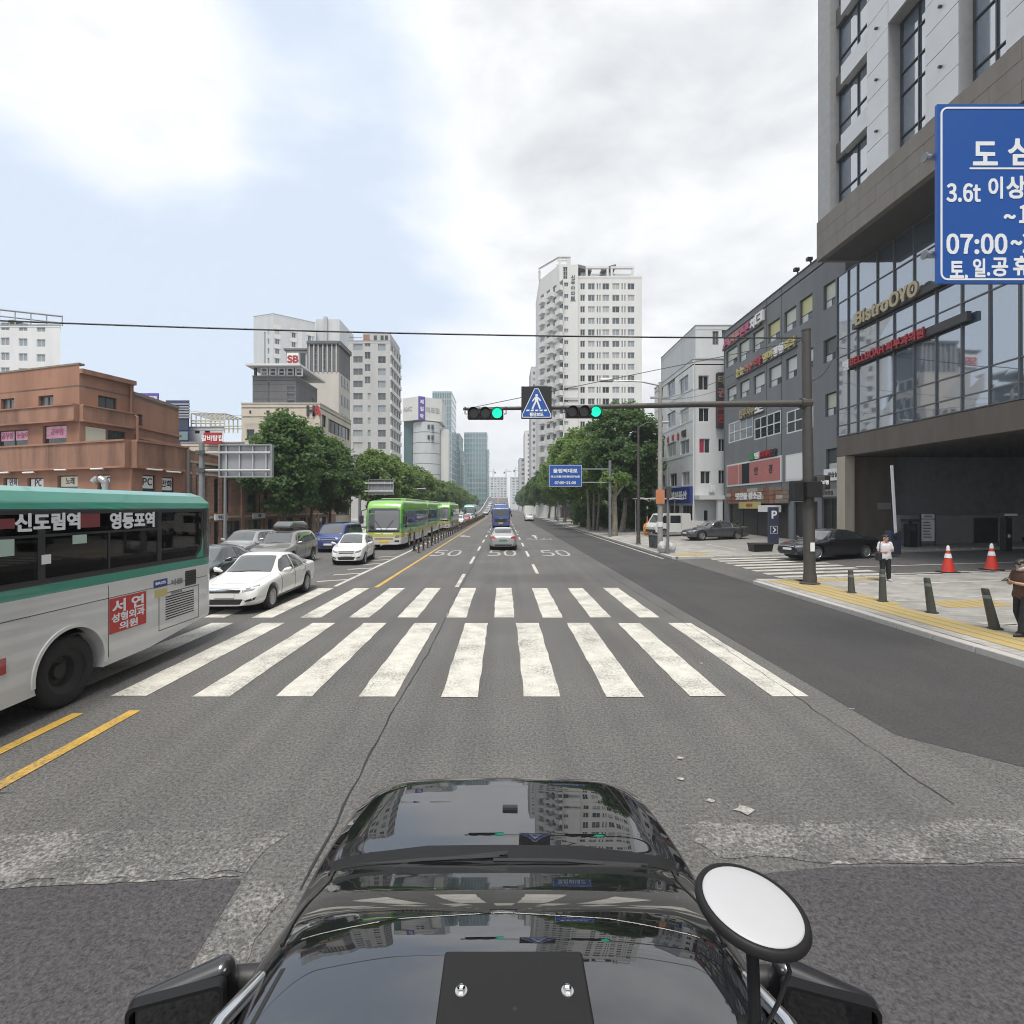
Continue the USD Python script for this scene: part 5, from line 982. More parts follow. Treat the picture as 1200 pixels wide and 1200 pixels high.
def signal_head(label, x0, x1, z0, z1, hang):
    w = x1-x0; xm, zm = (x0+x1)/2, (z0+z1)/2; t = thing('traffic_light', label, 'traffic light', (xm, PY-.25, zm), group='traffic lights on the mast arm'); h = z1-z0
    obj('housing', rbox(-w/2, w/2, -.1, .16, -h/2, h/2, .035), 'signal_black', t)
    for i in range(3):
        x = (i-1)*w*.325; on = i == 2
        obj('lens', MB().lathe([(0, -.03), (.10, -.025), (.165, 0), (.165, .04), (0, .04)], (x, -.115, 0), 'y', 24).mesh() if False else MB().add(trimesh.creation.cylinder(.165, .05, sections=24, transform=trimesh.transformations.rotation_matrix(math.pi/2, [1, 0, 0])).apply_translation([x, -.12, 0])), 'lamp_green' if on else 'lens_off', t, label='lit green lens' if on else None)
        a = np.linspace(math.radians(-20), math.radians(200), 15); o = np.array([[(x+r*math.cos(q), y, r*math.sin(q)) for q in a] for r, y in ((.185, -.1), (.185, -.32), (.172, -.32), (.172, -.1))]).reshape(-1, 3); mb = MB()
        mb.raw(o, [(k*15+j, k*15+j+1, (k+1)*15+j+1, (k+1)*15+j) for k in range(3) for j in range(14)]); obj('visor', mb, 'signal_black', t)
    for sx in (-1, 1): obj('hanger', MB().tube([(sx*(w/2+.02), .03, 0), (sx*(w/2+.09), .03, 0), (sx*(w/2+.09), .03, h/2+hang), (sx*(w/2+.09), .25, h/2+hang)], .022, 6), 'pole_dark', t)
signal_head('horizontal traffic light showing green at the far left end of the mast arm', -1.23, .0, 5.85, 6.23, .05); signal_head('horizontal traffic light showing green right of the blue crossing sign', 2.13, 3.36, 5.90, 6.28, .03)
t = thing('crossing_sign', 'square dark sign with a blue triangle and a walking figure on the mast arm', 'road sign', (1.13, PY-.30, 6.42)); s = .52
obj('panel', MB().box(-s, s, 0, .10, -s-.03, s+.03), 'signal_black', t); F = lambda y: XZ(y)
tri = Polygon([(-.48, -.42), (-.48, -.50), (.48, -.50), (.48, -.42), (.06, .46), (-.06, .46)]).buffer(-.02).buffer(.02); obj('triangle_border', MB().prism(tri.buffer(.018).difference(tri.buffer(-.004)), 0, .006, F(-.001)), 'retro_white', t); obj('triangle', MB().prism(tri.buffer(-.004), 0, .005, F(-.001)), 'sign_blue', t)
fig = shapely.union_all([shapely.Point(.0, .24).buffer(.045), Polygon([(-.05, .19), (.05, .19), (.06, .02), (-.06, .02)]), Polygon([(-.05, .19), (-.02, .17), (-.13, .02), (-.16, .05)]), Polygon([(.05, .19), (.02, .17), (.12, .04), (.16, .07)]), Polygon([(-.06, .03), (.0, .03), (-.12, -.24), (-.17, -.21)]), Polygon([(.0, .03), (.06, .03), (.15, -.21), (.10, -.24)])])
obj('walking_figure', MB().prism(fig, 0, .012, F(-.001)), 'retro_white', t)
for k in range(5): x = -.30+.15*k; obj('crossing_bar', MB().prism([(x-.055, -.30), (x+.045, -.30), (x+.065, -.25), (x-.035, -.25)], 0, .012, F(-.001)), 'retro_white', t)
mb = MB(); textm(mb, '횡단보도', .13, F(-.001), .012, 3, at=(0, -.41)); obj('lettering', mb, 'retro_white', t); obj('camera_plate', MB().box(-.05, .38, .1, .3, .58, .61).tube([(.1, .15, .45), (.1, .15, .6)], .02, 5), 'frame_alu', t); obj('clamp', MB().box(-.1, .1, .1, .36, -.34, -.1), 'pole_dark', t)
t = thing('pedestrian_signal', 'dark pedestrian signal boxes fixed half way up the signal pole', 'pedestrian signal', (PX-.06, PY, 3.0)); obj('housing', rbox(-.62, -.24, -.2, .1, .05, .75, .03), 'signal_black', t); obj('housing', rbox(.30, .72, -.1, .2, .45, .95, .03), 'signal_black', t)
obj('lens', MB().box(.38, .64, -.115, -.10, .52, .86), 'lens_off', t); mb = MB(); textm(mb, '보행', .15, XZ(-.116), .006, 2, at=(.51, .7)); obj('lettering', mb, 'retro_white', t); obj('bracket', MB().box(-.25, .31, -.02, .02, .6, .68), 'pole_dark', t)

# ================================================================== road signs
def sign_text(t, rows, y):
    for (txt, h, x, z, w) in rows: mb = MB(); textm(mb, txt, h, XZ(y), .006, 2, False, w, (x, z)); obj('lettering', mb, 'retro_white', t)
Ys_ = 8.45
x0, x1 = 7.16, 9.55; zt, zb = CAMZ+472/600*Ys_, CAMZ+262/600*Ys_
t = thing('truck_limit_sign', 'large blue road sign with white lettering hung over the pavement at the right edge', 'road sign', (x0, Ys_, 0))
W_, H_ = x1-x0, zt-zb; R = sbox(0, zb, W_, zt)
obj('panel', MB().prism(R, 0, .05, XZ(.05)), 'sign_blue', t); a = sbox(.05, zb+.05, W_-.05, zt-.05).buffer(-.12).buffer(.12)
obj('border', MB().prism(a.difference(a.buffer(-.03)), 0, .006, XZ(-.0005)), 'retro_white', t)
PXm = Ys_/600.
def at(xp, yp): return ((xp-590)*PXm-x0, CAMZ-(yp-594)*PXm)
for txt, xa, ya, xb, yb in (('도', 1140, 194, 1169, 166), ('심', 1181, 194, 1210, 161), ('3.6t', 1109, 237, 1149, 215), ('이', 1158, 233, 1175, 207), ('상', 1179, 233, 1202, 206), ('화물차', 1212, 233, 1286, 205), ('~', 1176, 257, 1190, 251), ('10:00', 1194, 262, 1250, 240), ('07:00', 1109, 298, 1180, 274), ('~21:00', 1184, 297, 1262, 272), ('토.', 1113, 327, 1134, 306), ('일.', 1140, 325, 1160, 303), ('공', 1162, 324, 1181, 302), ('휴', 1187, 323, 1207, 300), ('일', 1212, 322, 1230, 300)):
    if xb > 1290: continue
    p, q = at(xa, ya), at(xb, yb); sign_text(t, [(txt, q[1]-p[1], p[0], p[1], q[0]-p[0])], 0.)
p, q = at(1136, 198.5), at(1262, 196.5); obj('underline', MB().prism(sbox(p[0], p[1], q[0], q[1]), 0, .006, XZ(0)), 'retro_white', t)
for z in (CAMZ+417*PXm, CAMZ+301*PXm): obj('rail', MB().tube([(-.07, .16, z), (W_+1.3, .16, z)], .055, 10), 'steel', t); obj('rail_cap', MB().tube([(-.09, .16, z), (-.07, .16, z)], .075, 12), 'pole_grey', t)
obj('pole', MB().tube([(W_+1.2, .35, -.0), (W_+1.2, .35, zt+.3)], .16, 12), 'pole_grey', t); [obj('clamp', MB().box(.6*k+.3, .6*k+.38, .05, .24, z-.09, z+.09), 'steel', t) for k in range(4) for z in (CAMZ+417*PXm, CAMZ+301*PXm)]
Yb = 46.; x0, x1, zt, zb = X_(643, Yb), X_(682, Yb), CAMZ-(544.5-594)/600*Yb, CAMZ-(570.5-594)/600*Yb
t = thing('direction_sign', 'small blue road sign with three lines of white lettering in front of the right trees', 'road sign', (x0, Yb, 0)); W_ = x1-x0
obj('panel', MB().prism(sbox(0, zb, W_, zt), 0, .05, XZ(.05)), 'sign_blue', t); a = sbox(.04, zb+.04, W_-.04, zt-.04); obj('border', MB().prism(a.difference(a.buffer(-.03)), 0, .006, XZ(-.0005)), 'retro_white', t)
for txt, h, z, w in (('올림픽대로', .38, zt-.55, 2.2), ('버스전용차로위반단속중', .22, zt-1.08, 2.6), ('07:00~21:00', .26, zt-1.62, 1.9)): mb = MB(); textm(mb, txt, h, XZ(0), .006, 2, True, w, (W_/2, z)); obj('lettering', mb, 'retro_white', t)
for z in (zb+.4, zt-.4): obj('rail', MB().tube([(0, .14, z), (9.6-x0, .14, z)], .05, 8), 'pole_grey', t)
obj('pole', MB().tube([(9.6-x0, .14, .13), (9.6-x0, .14, zt+.4)], .13, 10), 'pole_grey', t)
def sign_back(label, Y, xp, xa, xb, ya, yb, gz=.13):
    X = X_(xp, Y); t = thing('road_sign', label, 'road sign', (X, Y, gz), group='road signs seen from behind'); z1, z0 = CAMZ-(ya-594)/600*Y-gz, CAMZ-(yb-594)/600*Y-gz; x0, x1 = X_(xa, Y)-X, X_(xb, Y)-X
    obj('pole', MB().tube([(0, 0, 0), (0, 0, z1+.1)], [.17, .13], 12), 'pole_grey', t, smooth=40); obj('pole_base', MB().lathe([(0, 0), (.32, 0), (.32, .06), (.2, .1), (.18, .3)], n=12), 'pole_grey', t)
    obj('panel', MB().box(x0, x1, .02, .07, z0, z1), 'sign_back', t); mb = MB()
    for a, b, c, d in ((x0, x1, z1-.06, z1), (x0, x1, z0, z0+.06), (x0, x0+.06, z0+.06, z1-.06), (x1-.06, x1, z0+.06, z1-.06)): mb.box(a, b, -.16, .02, c, d)
    obj('edge_frame', mb, 'sign_back', t)
    for z in (z0+.36*(z1-z0)*.6, z1-.25*(z1-z0)): obj('rail', MB().tube([(-.05, -.1, z), (x1-.08, -.1, z)], .065, 8), 'steel', t); obj('clamp', MB().box(-.24, .24, -.2, .2, z-.11, z+.11), 'pole_dark', t)
    for k in range(4): x = x0+(x1-x0)*(k+.5)/4; obj('rib', MB().box(x-.035, x+.035, -.06, .015, z0+.08, z1-.08), 'steel', t)
sign_back('large grey back of an overhead road sign in front of the dark street tree', 27.1, 236.5, 258, 320, 521, 559.5); sign_back('smaller grey back of an overhead road sign above the first green coach', 57., 421.5, 432, 461.5, 562, 579.5)
# ================================================================== lamp posts, poles and cables
def lamp(label, X, Y, z, arm, gz=.13, m='pole_dark', r=.10, dz=.25, head=.7):
    t = thing('street_lamp', label, 'street lamp', (X, Y, gz), group='street lamps'); obj('pole', MB().tube([(0, 0, 0), (0, 0, z)], [r*1.3, r*.75], 10), m, t, smooth=40); obj('pole_base', MB().lathe([(0, 0), (r*2.2, 0), (r*2.2, .05), (r*1.6, .1), (r*1.5, .6), (r*1.2, .65)], n=12), m, t)
    obj('arm', MB().tube([(0, 0, z-.15), (arm*.4, 0, z+dz*.8), (arm, 0, z+dz)], [.045, .04, .035], 8), m, t); s = 1 if arm > 0 else -1; obj('lamp_head', rbox(*sorted((arm-s*.05, arm+s*head)), -.15, .15, z+dz-.10, z+dz+.06, .05), 'steel', t)
lamp('dark street lamp beside the pruned trunk on the right pavement', 9.75, 37, 8.6, 1.5)
lamp('pale street lamp with a low side arm in front of the brick shop front', -16.2, 29.8, 4.6, -1.0, m='pole_grey', r=.09, head=.5)
lamp('distant grey street lamp rising from the right trees', 10.2, 96, 9.5, -2.2, m='pole_grey'); lamp('distant grey street lamp in the left tree row', -16, 90, 9, 2.2, m='pole_grey')
X, Y = 9.55, 31.2; t = thing('utility_pole', 'tall grey utility pole with a long lamp arm in front of the white building', 'utility pole', (X, Y, .14)); obj('pole', MB().tube([(0, 0, 0), (0, 0, 10.3)], [.17, .11], 12), 'pole_concrete', t, smooth=40)
obj('lamp_arm', MB().tube([(0, 0, 10.1), (-1.2, 0, 10.35), (-2.9, 0, 10.4)], [.06, .05, .04], 8), 'steel', t); obj('lamp_head', rbox(-3.7, -2.85, -.16, .16, 10.33, 10.5, .05), 'steel', t); obj('cross_arm', MB().box(-.6, .6, -.06, .06, 9.3, 9.42), 'steel', t); obj('orange_notice', MB().box(-.32, .2, -.22, -.18, 2.9, 3.75), 'sign_orange' if 'sign_orange' in MATS else mat('sign_orange', (.50, .20, .09), .6, var=.4), t); obj('band', MB().lathe([(.165, 0), (.175, 0), (.175, .3), (.165, .3)], (0, 0, 1.5), n=12), 'retro_white', t)
X2, Y2 = 9.5, 29.6; t = thing('utility_pole', 'short thin pole with a box, just right of the tall utility pole', 'utility pole', (X2, Y2, .14)); obj('pole', MB().tube([(0, 0, 0), (0, 0, 5.1)], [.085, .06], 10), 'pole_grey', t, smooth=40); obj('box', rbox(-.12, .14, -.24, -.07, 3.2, 3.9, .02), 'pole_dark', t)
t = thing('signal_pole', 'distant signal pole with a bare arm before the left tree row', 'signal pole', (-16, 80, .13)); obj('pole', MB().tube([(0, 0, 0), (0, 0, 6.4)], [.13, .1], 8), 'pole_grey', t); obj('arm', MB().tube([(0, 0, 5.5), (3.8, 0, 5.6)], [.08, .05], 8), 'steel', t); obj('signal_box', rbox(2.6, 3.8, -.2, .1, 5.05, 5.4, .03), 'signal_black', t)
def cable(label, p0, p1, sag, r=.012, n=24):
    p0, p1 = np.array(p0, float), np.array(p1, float); s = np.linspace(0, 1, n)[:, None]; q = p0+(p1-p0)*s; q[:, 2] -= (4*sag*s*(1-s))[:, 0]; o = obj('overhead_cable', MB().tube(q, r, 5, False), 'black'); tag(o, label, 'cable', 'overhead cables')
cable('black cable spanning the whole road from the signal pole top to beyond the left edge', (PX-.3, PY, 8.72), (-22, 15.0, 8.62), .20, .028)
cable('thin cable from the tall utility pole to the white building corner', (9.55, 31.2, 9.3), (18.6, 50, 12.6), .7); cable('thin cable from the tall utility pole to the dark grey shop building', (9.55, 31.2, 9.4), (21, 40, 14.6), .9); cable('cable sagging from the signal pole to the glass podium end', (PX-.1, PY, 7.2), (20.4, 31.3, 12.6), .5, .018)
cable('thin cable from the signal pole top to the tall utility pole', (PX-.2, PY, 8.7), (9.55, 31.2, 9.4), .3); cable('thin low cable from the signal pole to the grey shop front', (PX, PY, 6.0), (21, 47, 10.2), .6); cable('thin cable running along the left pavement to the cream building', (-16.1, 27.1, 6.1), (-19.3, 54, 11.8), .5)
cable('thin cable above the brown corner building roof', (-30, 44, 11.5), (-20, 54, 12.2), .3)
# ================================================================== small street things
mat('post_brown', (.050, .036, .028), .55); mat('bollard_stone', (.058, .060, .052), .7, var=.4, scale=9.); mat('cone_red', (.55, .035, .02), .45, var=.3, scale=8.); mat('bin_grey', (.05, .055, .055), .5); mat('rubber', (.013, .013, .014), .7); mat('bag_white', (.42, .42, .42), .6, var=.4, scale=4.); mat('tarp_orange', (.55, .22, .05), .6, var=.4, scale=6.)
gp = 'brown posts of the road divider'
pt = thing('divider_post', 'dark brown ringed divider post nearest the crosswalk on the yellow line', 'divider post', (-5.25, 31.7, .0), group=gp); obj('post', MB().lathe([(0, 0), (.11, 0), (.11, .04), (.05, .06), (.045, .82), (.03, .88), (0, .9)], n=10), 'post_brown', pt, smooth=40)
for z in (.36, .66): obj('collar', MB().lathe([(.045, -.07), (.085, -.05), (.085, .05), (.045, .07)], (0, 0, z), n=10), 'post_brown', pt)
for i in range(1, 60): dup(pt, (-5.25, 31.7+1.9*i, 0), 0, f'{ORD[i]} dark brown ringed divider post counted from the crosswalk' if i < 13 else 'dark brown ringed divider post in the far stretch of the line beside the coaches', gp)
for i in range(0, 59, 2):
    r = obj('divider_chain', MB().tube([(-5.25, 31.76+1.9*i, .64), (-5.25, 32.65+1.9*i, .52), (-5.25, 33.54+1.9*i, .64)], .022, 5), 'post_brown'); tag(r, f'dark rail of the divider, {ORD[i//2]} from the crosswalk' if i < 26 else 'dark rail in the far stretch of the divider beside the coaches', 'rail', 'rails of the road divider')
for y, l in ((33.0, 'tall black flexible delineator beside the front of the first green coach'), (41.2, 'tall black flexible delineator beside the rear of the first green coach')):
    t = thing('delineator', l, 'delineator', (-5.75, y, 0)); obj('base', MB().lathe([(0, 0), (.18, 0), (.16, .05), (.08, .08), (0, .08)], n=12), 'rubber', t); obj('stem', MB().lathe([(.085, .06), (.07, .7), (.04, 1.25), (0, 1.3)], n=10), 'rubber', t); obj('collar', MB().lathe([(.078, 0), (.088, .02), (.086, .14), (.074, .16)], (0, 0, .55), n=10), 'post_brown', t)
def gnd(x, y):
    k, u = (y-594)/600, (x-590)/600; Y = (CAMZ-.13+.279)/(k+.03*u); return (u*Y, Y, zfore(u*Y))
for (xb, yb, xt, ytp), l in (((998, 695, 996.7, 668), 'farthest upright dark bollard on the tactile paving, by the signal pole'), ((1034.5, 705, 1034, 667), 'upright dark bollard just in front of the person in white'), ((1092, 718, 1086, 677), 'leaning dark bollard between the person in white and the near bollard'), ((1166, 737, 1154, 689.5), 'nearest strongly leaning dark bollard beside the person at the right edge')):
    p = gnd(xb, yb); h = (yb-ytp)/600*p[1]; dx = (xt-xb)/600*p[1]; t = thing('bollard', l, 'bollard', (p[0], p[1], p[2]), group='bollards along the right kerb'); k = dx/h
    T = lambda mb: (lambda m: trimesh.Trimesh(np.c_[m.vertices[:, 0]+k*m.vertices[:, 2], m.vertices[:, 1], m.vertices[:, 2]], m.faces, process=False))(mb.mesh())
    obj('post', T(MB().lathe([(.105, -.02), (.10, .02), (.072, h-.1), (.07, h-.02), (.055, h), (0, h)], n=14)), 'bollard_stone', t, smooth=40); obj('foot_ring', MB().lathe([(.10, 0), (.14, 0), (.14, .025), (.10, .035)], n=14), 'frame_dark', t); obj('top_band', T(MB().lathe([(.0745, h-.22), (.0775, h-.21), (.0765, h-.15), (.0735, h-.14)], n=14)), 'pole_grey', t)
for (x, y), l in (((1111, 671), 'red traffic cone with a white collar, the left of the two'), ((1162, 668), 'red traffic cone with a white collar, the right of the two')):
    p = gnd(x, y); t = thing('traffic_cone', l, 'traffic cone', p, group='traffic cones in the forecourt'); obj('base', rbox(-.27, .27, -.27, .27, 0, .05, .02), 'rubber', t); obj('cone', MB().lathe([(.22, .05), (.20, .09), (.062, .82), (.05, .85), (0, .85)], n=20), 'cone_red', t, smooth=40); obj('white_collar', MB().lathe([(.118, .56), (.122, .56), (.088, .72), (.084, .72)], n=20), 'retro_white', t); obj('cap', MB().lathe([(.06, .83), (.065, .86), (.05, .98), (.03, 1.02), (0, 1.03)], n=14), 'sign_white', t)
for (x, y), l in (((764.5, 641.5), 'dark grey street bin standing left of the tall utility pole'), ((769.5, 642.5), 'dark grey street bin tucked between the other bin and the utility pole')):
    p = gnd(x, y); t = thing('street_bin', l, 'bin', p, group='street bins'); obj('body', MB().lathe([(0, 0), (.20, 0), (.25, .75), (.25, .8), (0, .8)], n=16), 'bin_grey', t, smooth=40); obj('lid', MB().lathe([(.27, .79), (.27, .86), (.2, .92), (.0, .93)], n=16), 'bin_grey', t)
t = thing('rubbish_bags', 'pale plastic rubbish bags heaped at the foot of the utility poles', 'rubbish bags', (9.55, 30.3, .14))
for x, y, s in ((-.1, -.1, .34), (.35, .1, .3), (.1, .35, .26)):
    m = trimesh.creation.icosphere(3, 1.); v = np.array(m.vertices); v *= (1+.35*(meshkit.fbm(v*2.2+x*9, 3, 4)-.5))[:, None]; v *= [s, s, s*1.15]; v[:, 2] = np.maximum(v[:, 2]+s*.9, 0); obj('bag', (v+[x, y, 0], m.faces), 'bag_white', t, smooth=True)
p = gnd(906, 637.5); t = thing('parking_sign', 'tall dark parking totem lettered P with an arrow, in front of the shop', 'parking sign', p); obj('panel', rbox(-.34, .34, -.09, .09, .0, 2.45, .03), 'navy_panel', t); mb = MB(); textm(mb, 'P', .52, XZ(-.09), .01, 3, at=(.03, 1.95)); obj('letter_p', mb, 'retro_white', t)
mb = MB(); mb.prism(sbox(-.24, .68, .24, 1.2).difference(sbox(-.22, .70, .22, 1.18)), 0, .01, XZ(-.09)); mb.prism([(-.02, 1.12), (.16, .94), (-.02, .76), (-.07, .81), (.06, .94), (-.07, 1.07)], 0, .01, XZ(-.09)); obj('arrow', mb, 'retro_white', t)
p = gnd(891, 646); t = thing('planter', 'low black planter box in front of the parking totem', 'planter', p); obj('box', MB().add(mf.Manifold.hull_points([(x*s, y*s, z) for s, z in ((1, 0), (1.12, .42)) for x in (-.5, .5) for y in (-.35, .35)])), 'signal_black', t); obj('rim', MB().prism(sbox(-.58, -.42, .58, .42).difference(sbox(-.5, -.34, .5, .34)), .40, .47), 'frame_dark', t); obj('soil', MB().box(-.54, .54, -.38, .38, .39, .43), 'earth', t)
# at the building entrance
p = (19.75, 26.0, zfore(19.7)); t = thing('barrier_gate', 'raised white car park barrier arm on a dark blue cabinet', 'barrier', p); obj('cabinet', rbox(-.25, .3, -.2, .2, 0, 1.2, .03), 'navy_panel', t); obj('arm', MB().cbox((-.13, -.26, 2.75), (.12, .05, 3.5), R=[[1, 0, -.06], [0, 1, 0], [.06, 0, 1]]), 'retro_white', t); obj('hinge', MB().tube([(0, -.3, 1.0), (0, .0, 1.0)], .12, 12), 'frame_dark', t)
p = (X_(1087, 29.6), 29.6, zfore(24)); t = thing('notice_board', 'white standing notice board by the entrance wall', 'notice board', p); obj('panel', MB().box(-.38, .38, -.03, .03, .3, 1.55), 'sign_white', t); obj('header', MB().box(-.38, .38, -.03, .03, 1.6, 1.85), 'sign_white', t); [obj('leg', MB().box(x-.03, x+.03, -.03, .03, 0, 1.9), 'frame_dark', t) for x in (-.41, .41)]
for k in range(6): obj('text_line', MB().box(-.28, .1+.05*(k % 3), -.036, -.03, 1.35-.17*k, 1.41-.17*k), 'pole_grey', t)
mb = MB(); textm(mb, '주차안내', .13, XZ(-.03), .006, 2, at=(0, 1.725)); obj('lettering', mb, 'ink', t)
p = (X_(1067, 29.4), 29.4, zfore(23)); t = thing('ticket_machine', 'dark parking ticket machine left of the notice board', 'ticket machine', p); obj('body', rbox(-.25, .25, -.2, .2, 0, 1.35, .03), 'signal_black', t); obj('hood', rbox(-.4, .35, -.3, .25, 1.45, 1.6, .03), 'frame_dark', t); obj('stem', MB().box(-.05, .05, -.05, .05, 1.3, 1.5), 'frame_dark', t); obj('screen', MB().box(-.15, .15, -.206, -.2, .95, 1.2), 'pane_grey', t)
p = (X_(1179, 26.), 26., zfore(25)); t = thing('payment_kiosk', 'dark payment kiosk with a lit top plate at the right of the entrance', 'kiosk', p); obj('post', rbox(-.18, .18, -.15, .15, 0, 1.7, .03), 'signal_black', t); obj('hood', rbox(-.35, .35, -.25, .2, 1.75, 1.95, .03), 'frame_dark', t); obj('stem', MB().box(-.05, .05, -.05, .05, 1.68, 1.77), 'frame_dark', t); obj('top_plate', MB().box(-.32, .32, -.256, -.25, 1.79, 1.91), 'retro_white', t); obj('button_panel', MB().box(-.06, .06, -.156, -.15, .7, .86), 'retro_white', t)
p = (14.4, 51, .28); t = thing('orange_cover', 'orange tarpaulin cover heaped beside the tree, left of the utility pole', 'tarpaulin', (13.2, 47, zfore(13.2))); m = trimesh.creation.icosphere(3, 1.); v = np.array(m.vertices); v *= (1+.4*(meshkit.fbm(v*2.6, 3, 4)-.5))[:, None]; v *= [.38, .38, .62]; v[:, 2] = np.maximum(v[:, 2]+.55, 0); obj('cover', (v, m.faces), 'tarp_orange', t, smooth=True); obj('post', MB().tube([(0, 0, .5), (0, 0, 1.75)], .05, 6), 'tarp_orange', t)
t = thing('awning', 'long white scalloped awning under the dark trees beside the white building', 'awning', (12.2, 47.8, zfore(14))); mb = MB()
for k in range(12): mb.cbox((.2+.36*k, 0, 3.35+.05*math.sin(2.2*k)), (.37, 1.4, .07)); 
obj('canvas', mb, 'frame_white', t); [obj('post', MB().tube([(x, .6, 0), (x, .6, 3.3)], .04, 6), 'steel', t) for x in (.3, 4.0)]
for x, l in ((16.6, 'dark rounded planter pot behind the grey sedan'), (17.9, 'dark rounded planter pot left of the parking totem')):
    t = thing('plant_pot', l, 'plant pot', (x, 39.2, zfore(x)), group='plant pots in front of the shop'); obj('pot', MB().lathe([(0, 0), (.18, 0), (.15, .2), (.38, .5), (.45, .85), (.40, .9), (.36, .84), (0, .8)], n=18), 'bollard_stone', t, smooth=50); obj('stem', MB().tube([(0, 0, .8), (.02, 0, 1.5)], .03, 5), 'bark', t); _, cr = make_tree(51, 1.6, 1.1, .3, .3, 8, 20, .09, trunk_r=.02, shape='x'); obj('foliage', cr, 'leaf_deep', t)
# ================================================================== vehicles (local frame: x forward, y left, z up, origin on the ground under the centre)
def carpaint(name, c, metal=.0, flake=.0): return mat(name, c, .34, metal=metal, spec=.5, coat=1.0)
carpaint('paint_pearl', (.62, .62, .60)); carpaint('paint_silver', (.36, .365, .37), .55); carpaint('paint_black', (.008, .008, .010)); carpaint('paint_graphite', (.085, .088, .092), .4); carpaint('paint_dark_green', (.020, .028, .030), .2); carpaint('paint_champagne', (.25, .245, .235), .5); carpaint('paint_blue', (.035, .055, .19), .3); carpaint('paint_red', (.35, .03, .025)); carpaint('paint_truck_blue', (.03, .085, .28)); carpaint('paint_teal', (.05, .25, .22))
mat('car_glass', (.018, .021, .022), .04, spec=.9, coat=.6); mat('screen_glass', (.055, .06, .062), .05, spec=1., coat=1.); mat('tyre', (.016, .016, .017), .75, bump=.2, bscale=120.); mat('rim', (.42, .43, .44), .3, metal=.8); mat('rim_dark', (.03, .03, .032), .5); mat('chrome', (.62, .62, .62), .12, metal=1.); mat('plastic_black', (.018, .018, .019), .5); mat('lamp_clear', (.26, .27, .28), .10, metal=.5, coat=1.); mat('lamp_red', (.30, .012, .012), .18, coat=1.); mat('plate', (.62, .62, .60), .5); mat('plate_green', (.05, .20, .10), .5); mat('plate_yellow', (.60, .42, .05), .5); mat('seam', (.012, .012, .012), .8)
def pch(pts): a = np.array(pts, float); return PchipInterpolator(a[:, 0], a[:, 1])
def loft_body(L, W, zb, zt, zs, wp, wr, nst=64, sh=.95, bottom=.82):
    """body as a loft of closed sections; s = metres behind the front end. wp = half-width in plan (share of W/2), wr = roof half-width share"""
    u = np.linspace(0, 1, nst); s = L*(u - .10*np.sin(2*math.pi*u)/1.0*.9); s = np.clip(s, 0, L); s[0], s[-1] = 0, L
    zb, zt, zs, wp, wr = (pch(a) for a in (zb, zt, zs, wp, wr)); rings = []
    for q in s:
        b, t, h, w, r = float(zb(q)), float(zt(q)), float(zs(q)), float(wp(q))*W/2, float(wr(q)); h = min(h, t-.02); wt = w*r; g = t-h; e = min(.09, .45*g)
        P = np.array([(0, b), (w*bottom*.6, b), (w*bottom, b+.005), (w*.965, b+.13), (w, b+.13+.42*(h-b-.13)), (w*.992, h-.09), (w*sh, h), (w*sh*.5+wt*.5+.012, h+.5*(g-e)), (wt+.006, t-e), (wt*.86, t-.25*e), (wt*.45, t-.004), (0, t)])
        for _ in range(2):
            Q = [P[0]]
            for a, c in zip(P[:-1], P[1:]): Q += [a*.75+c*.25, a*.25+c*.75]
            P = np.array(Q + [P[-1]])
        P = np.vstack([P, (P[1:-1]*[-1, 1])[::-1]]); rings.append(np.c_[np.full(len(P), L/2-q), P])
    n = len(rings[0]); V = np.vstack(rings + [rings[0].mean(0)[None], rings[-1].mean(0)[None]]); F = []; k = len(rings)
    i = np.arange((k-1)*n).reshape(k-1, n); j = np.roll(i, -1, 1); F = np.vstack([np.c_[i.ravel(), i.ravel()+n, (j+n).ravel()], np.c_[i.ravel(), (j+n).ravel(), j.ravel()]])
    a = np.arange(n); b = np.roll(a, -1); F = np.vstack([F, np.c_[a, b, np.full(n, k*n)], np.c_[(k-1)*n+b, (k-1)*n+a, np.full(n, k*n+1)]])
    m = trimesh.Trimesh(V, F, process=False); 
    if m.volume < 0: m.invert()
    return m
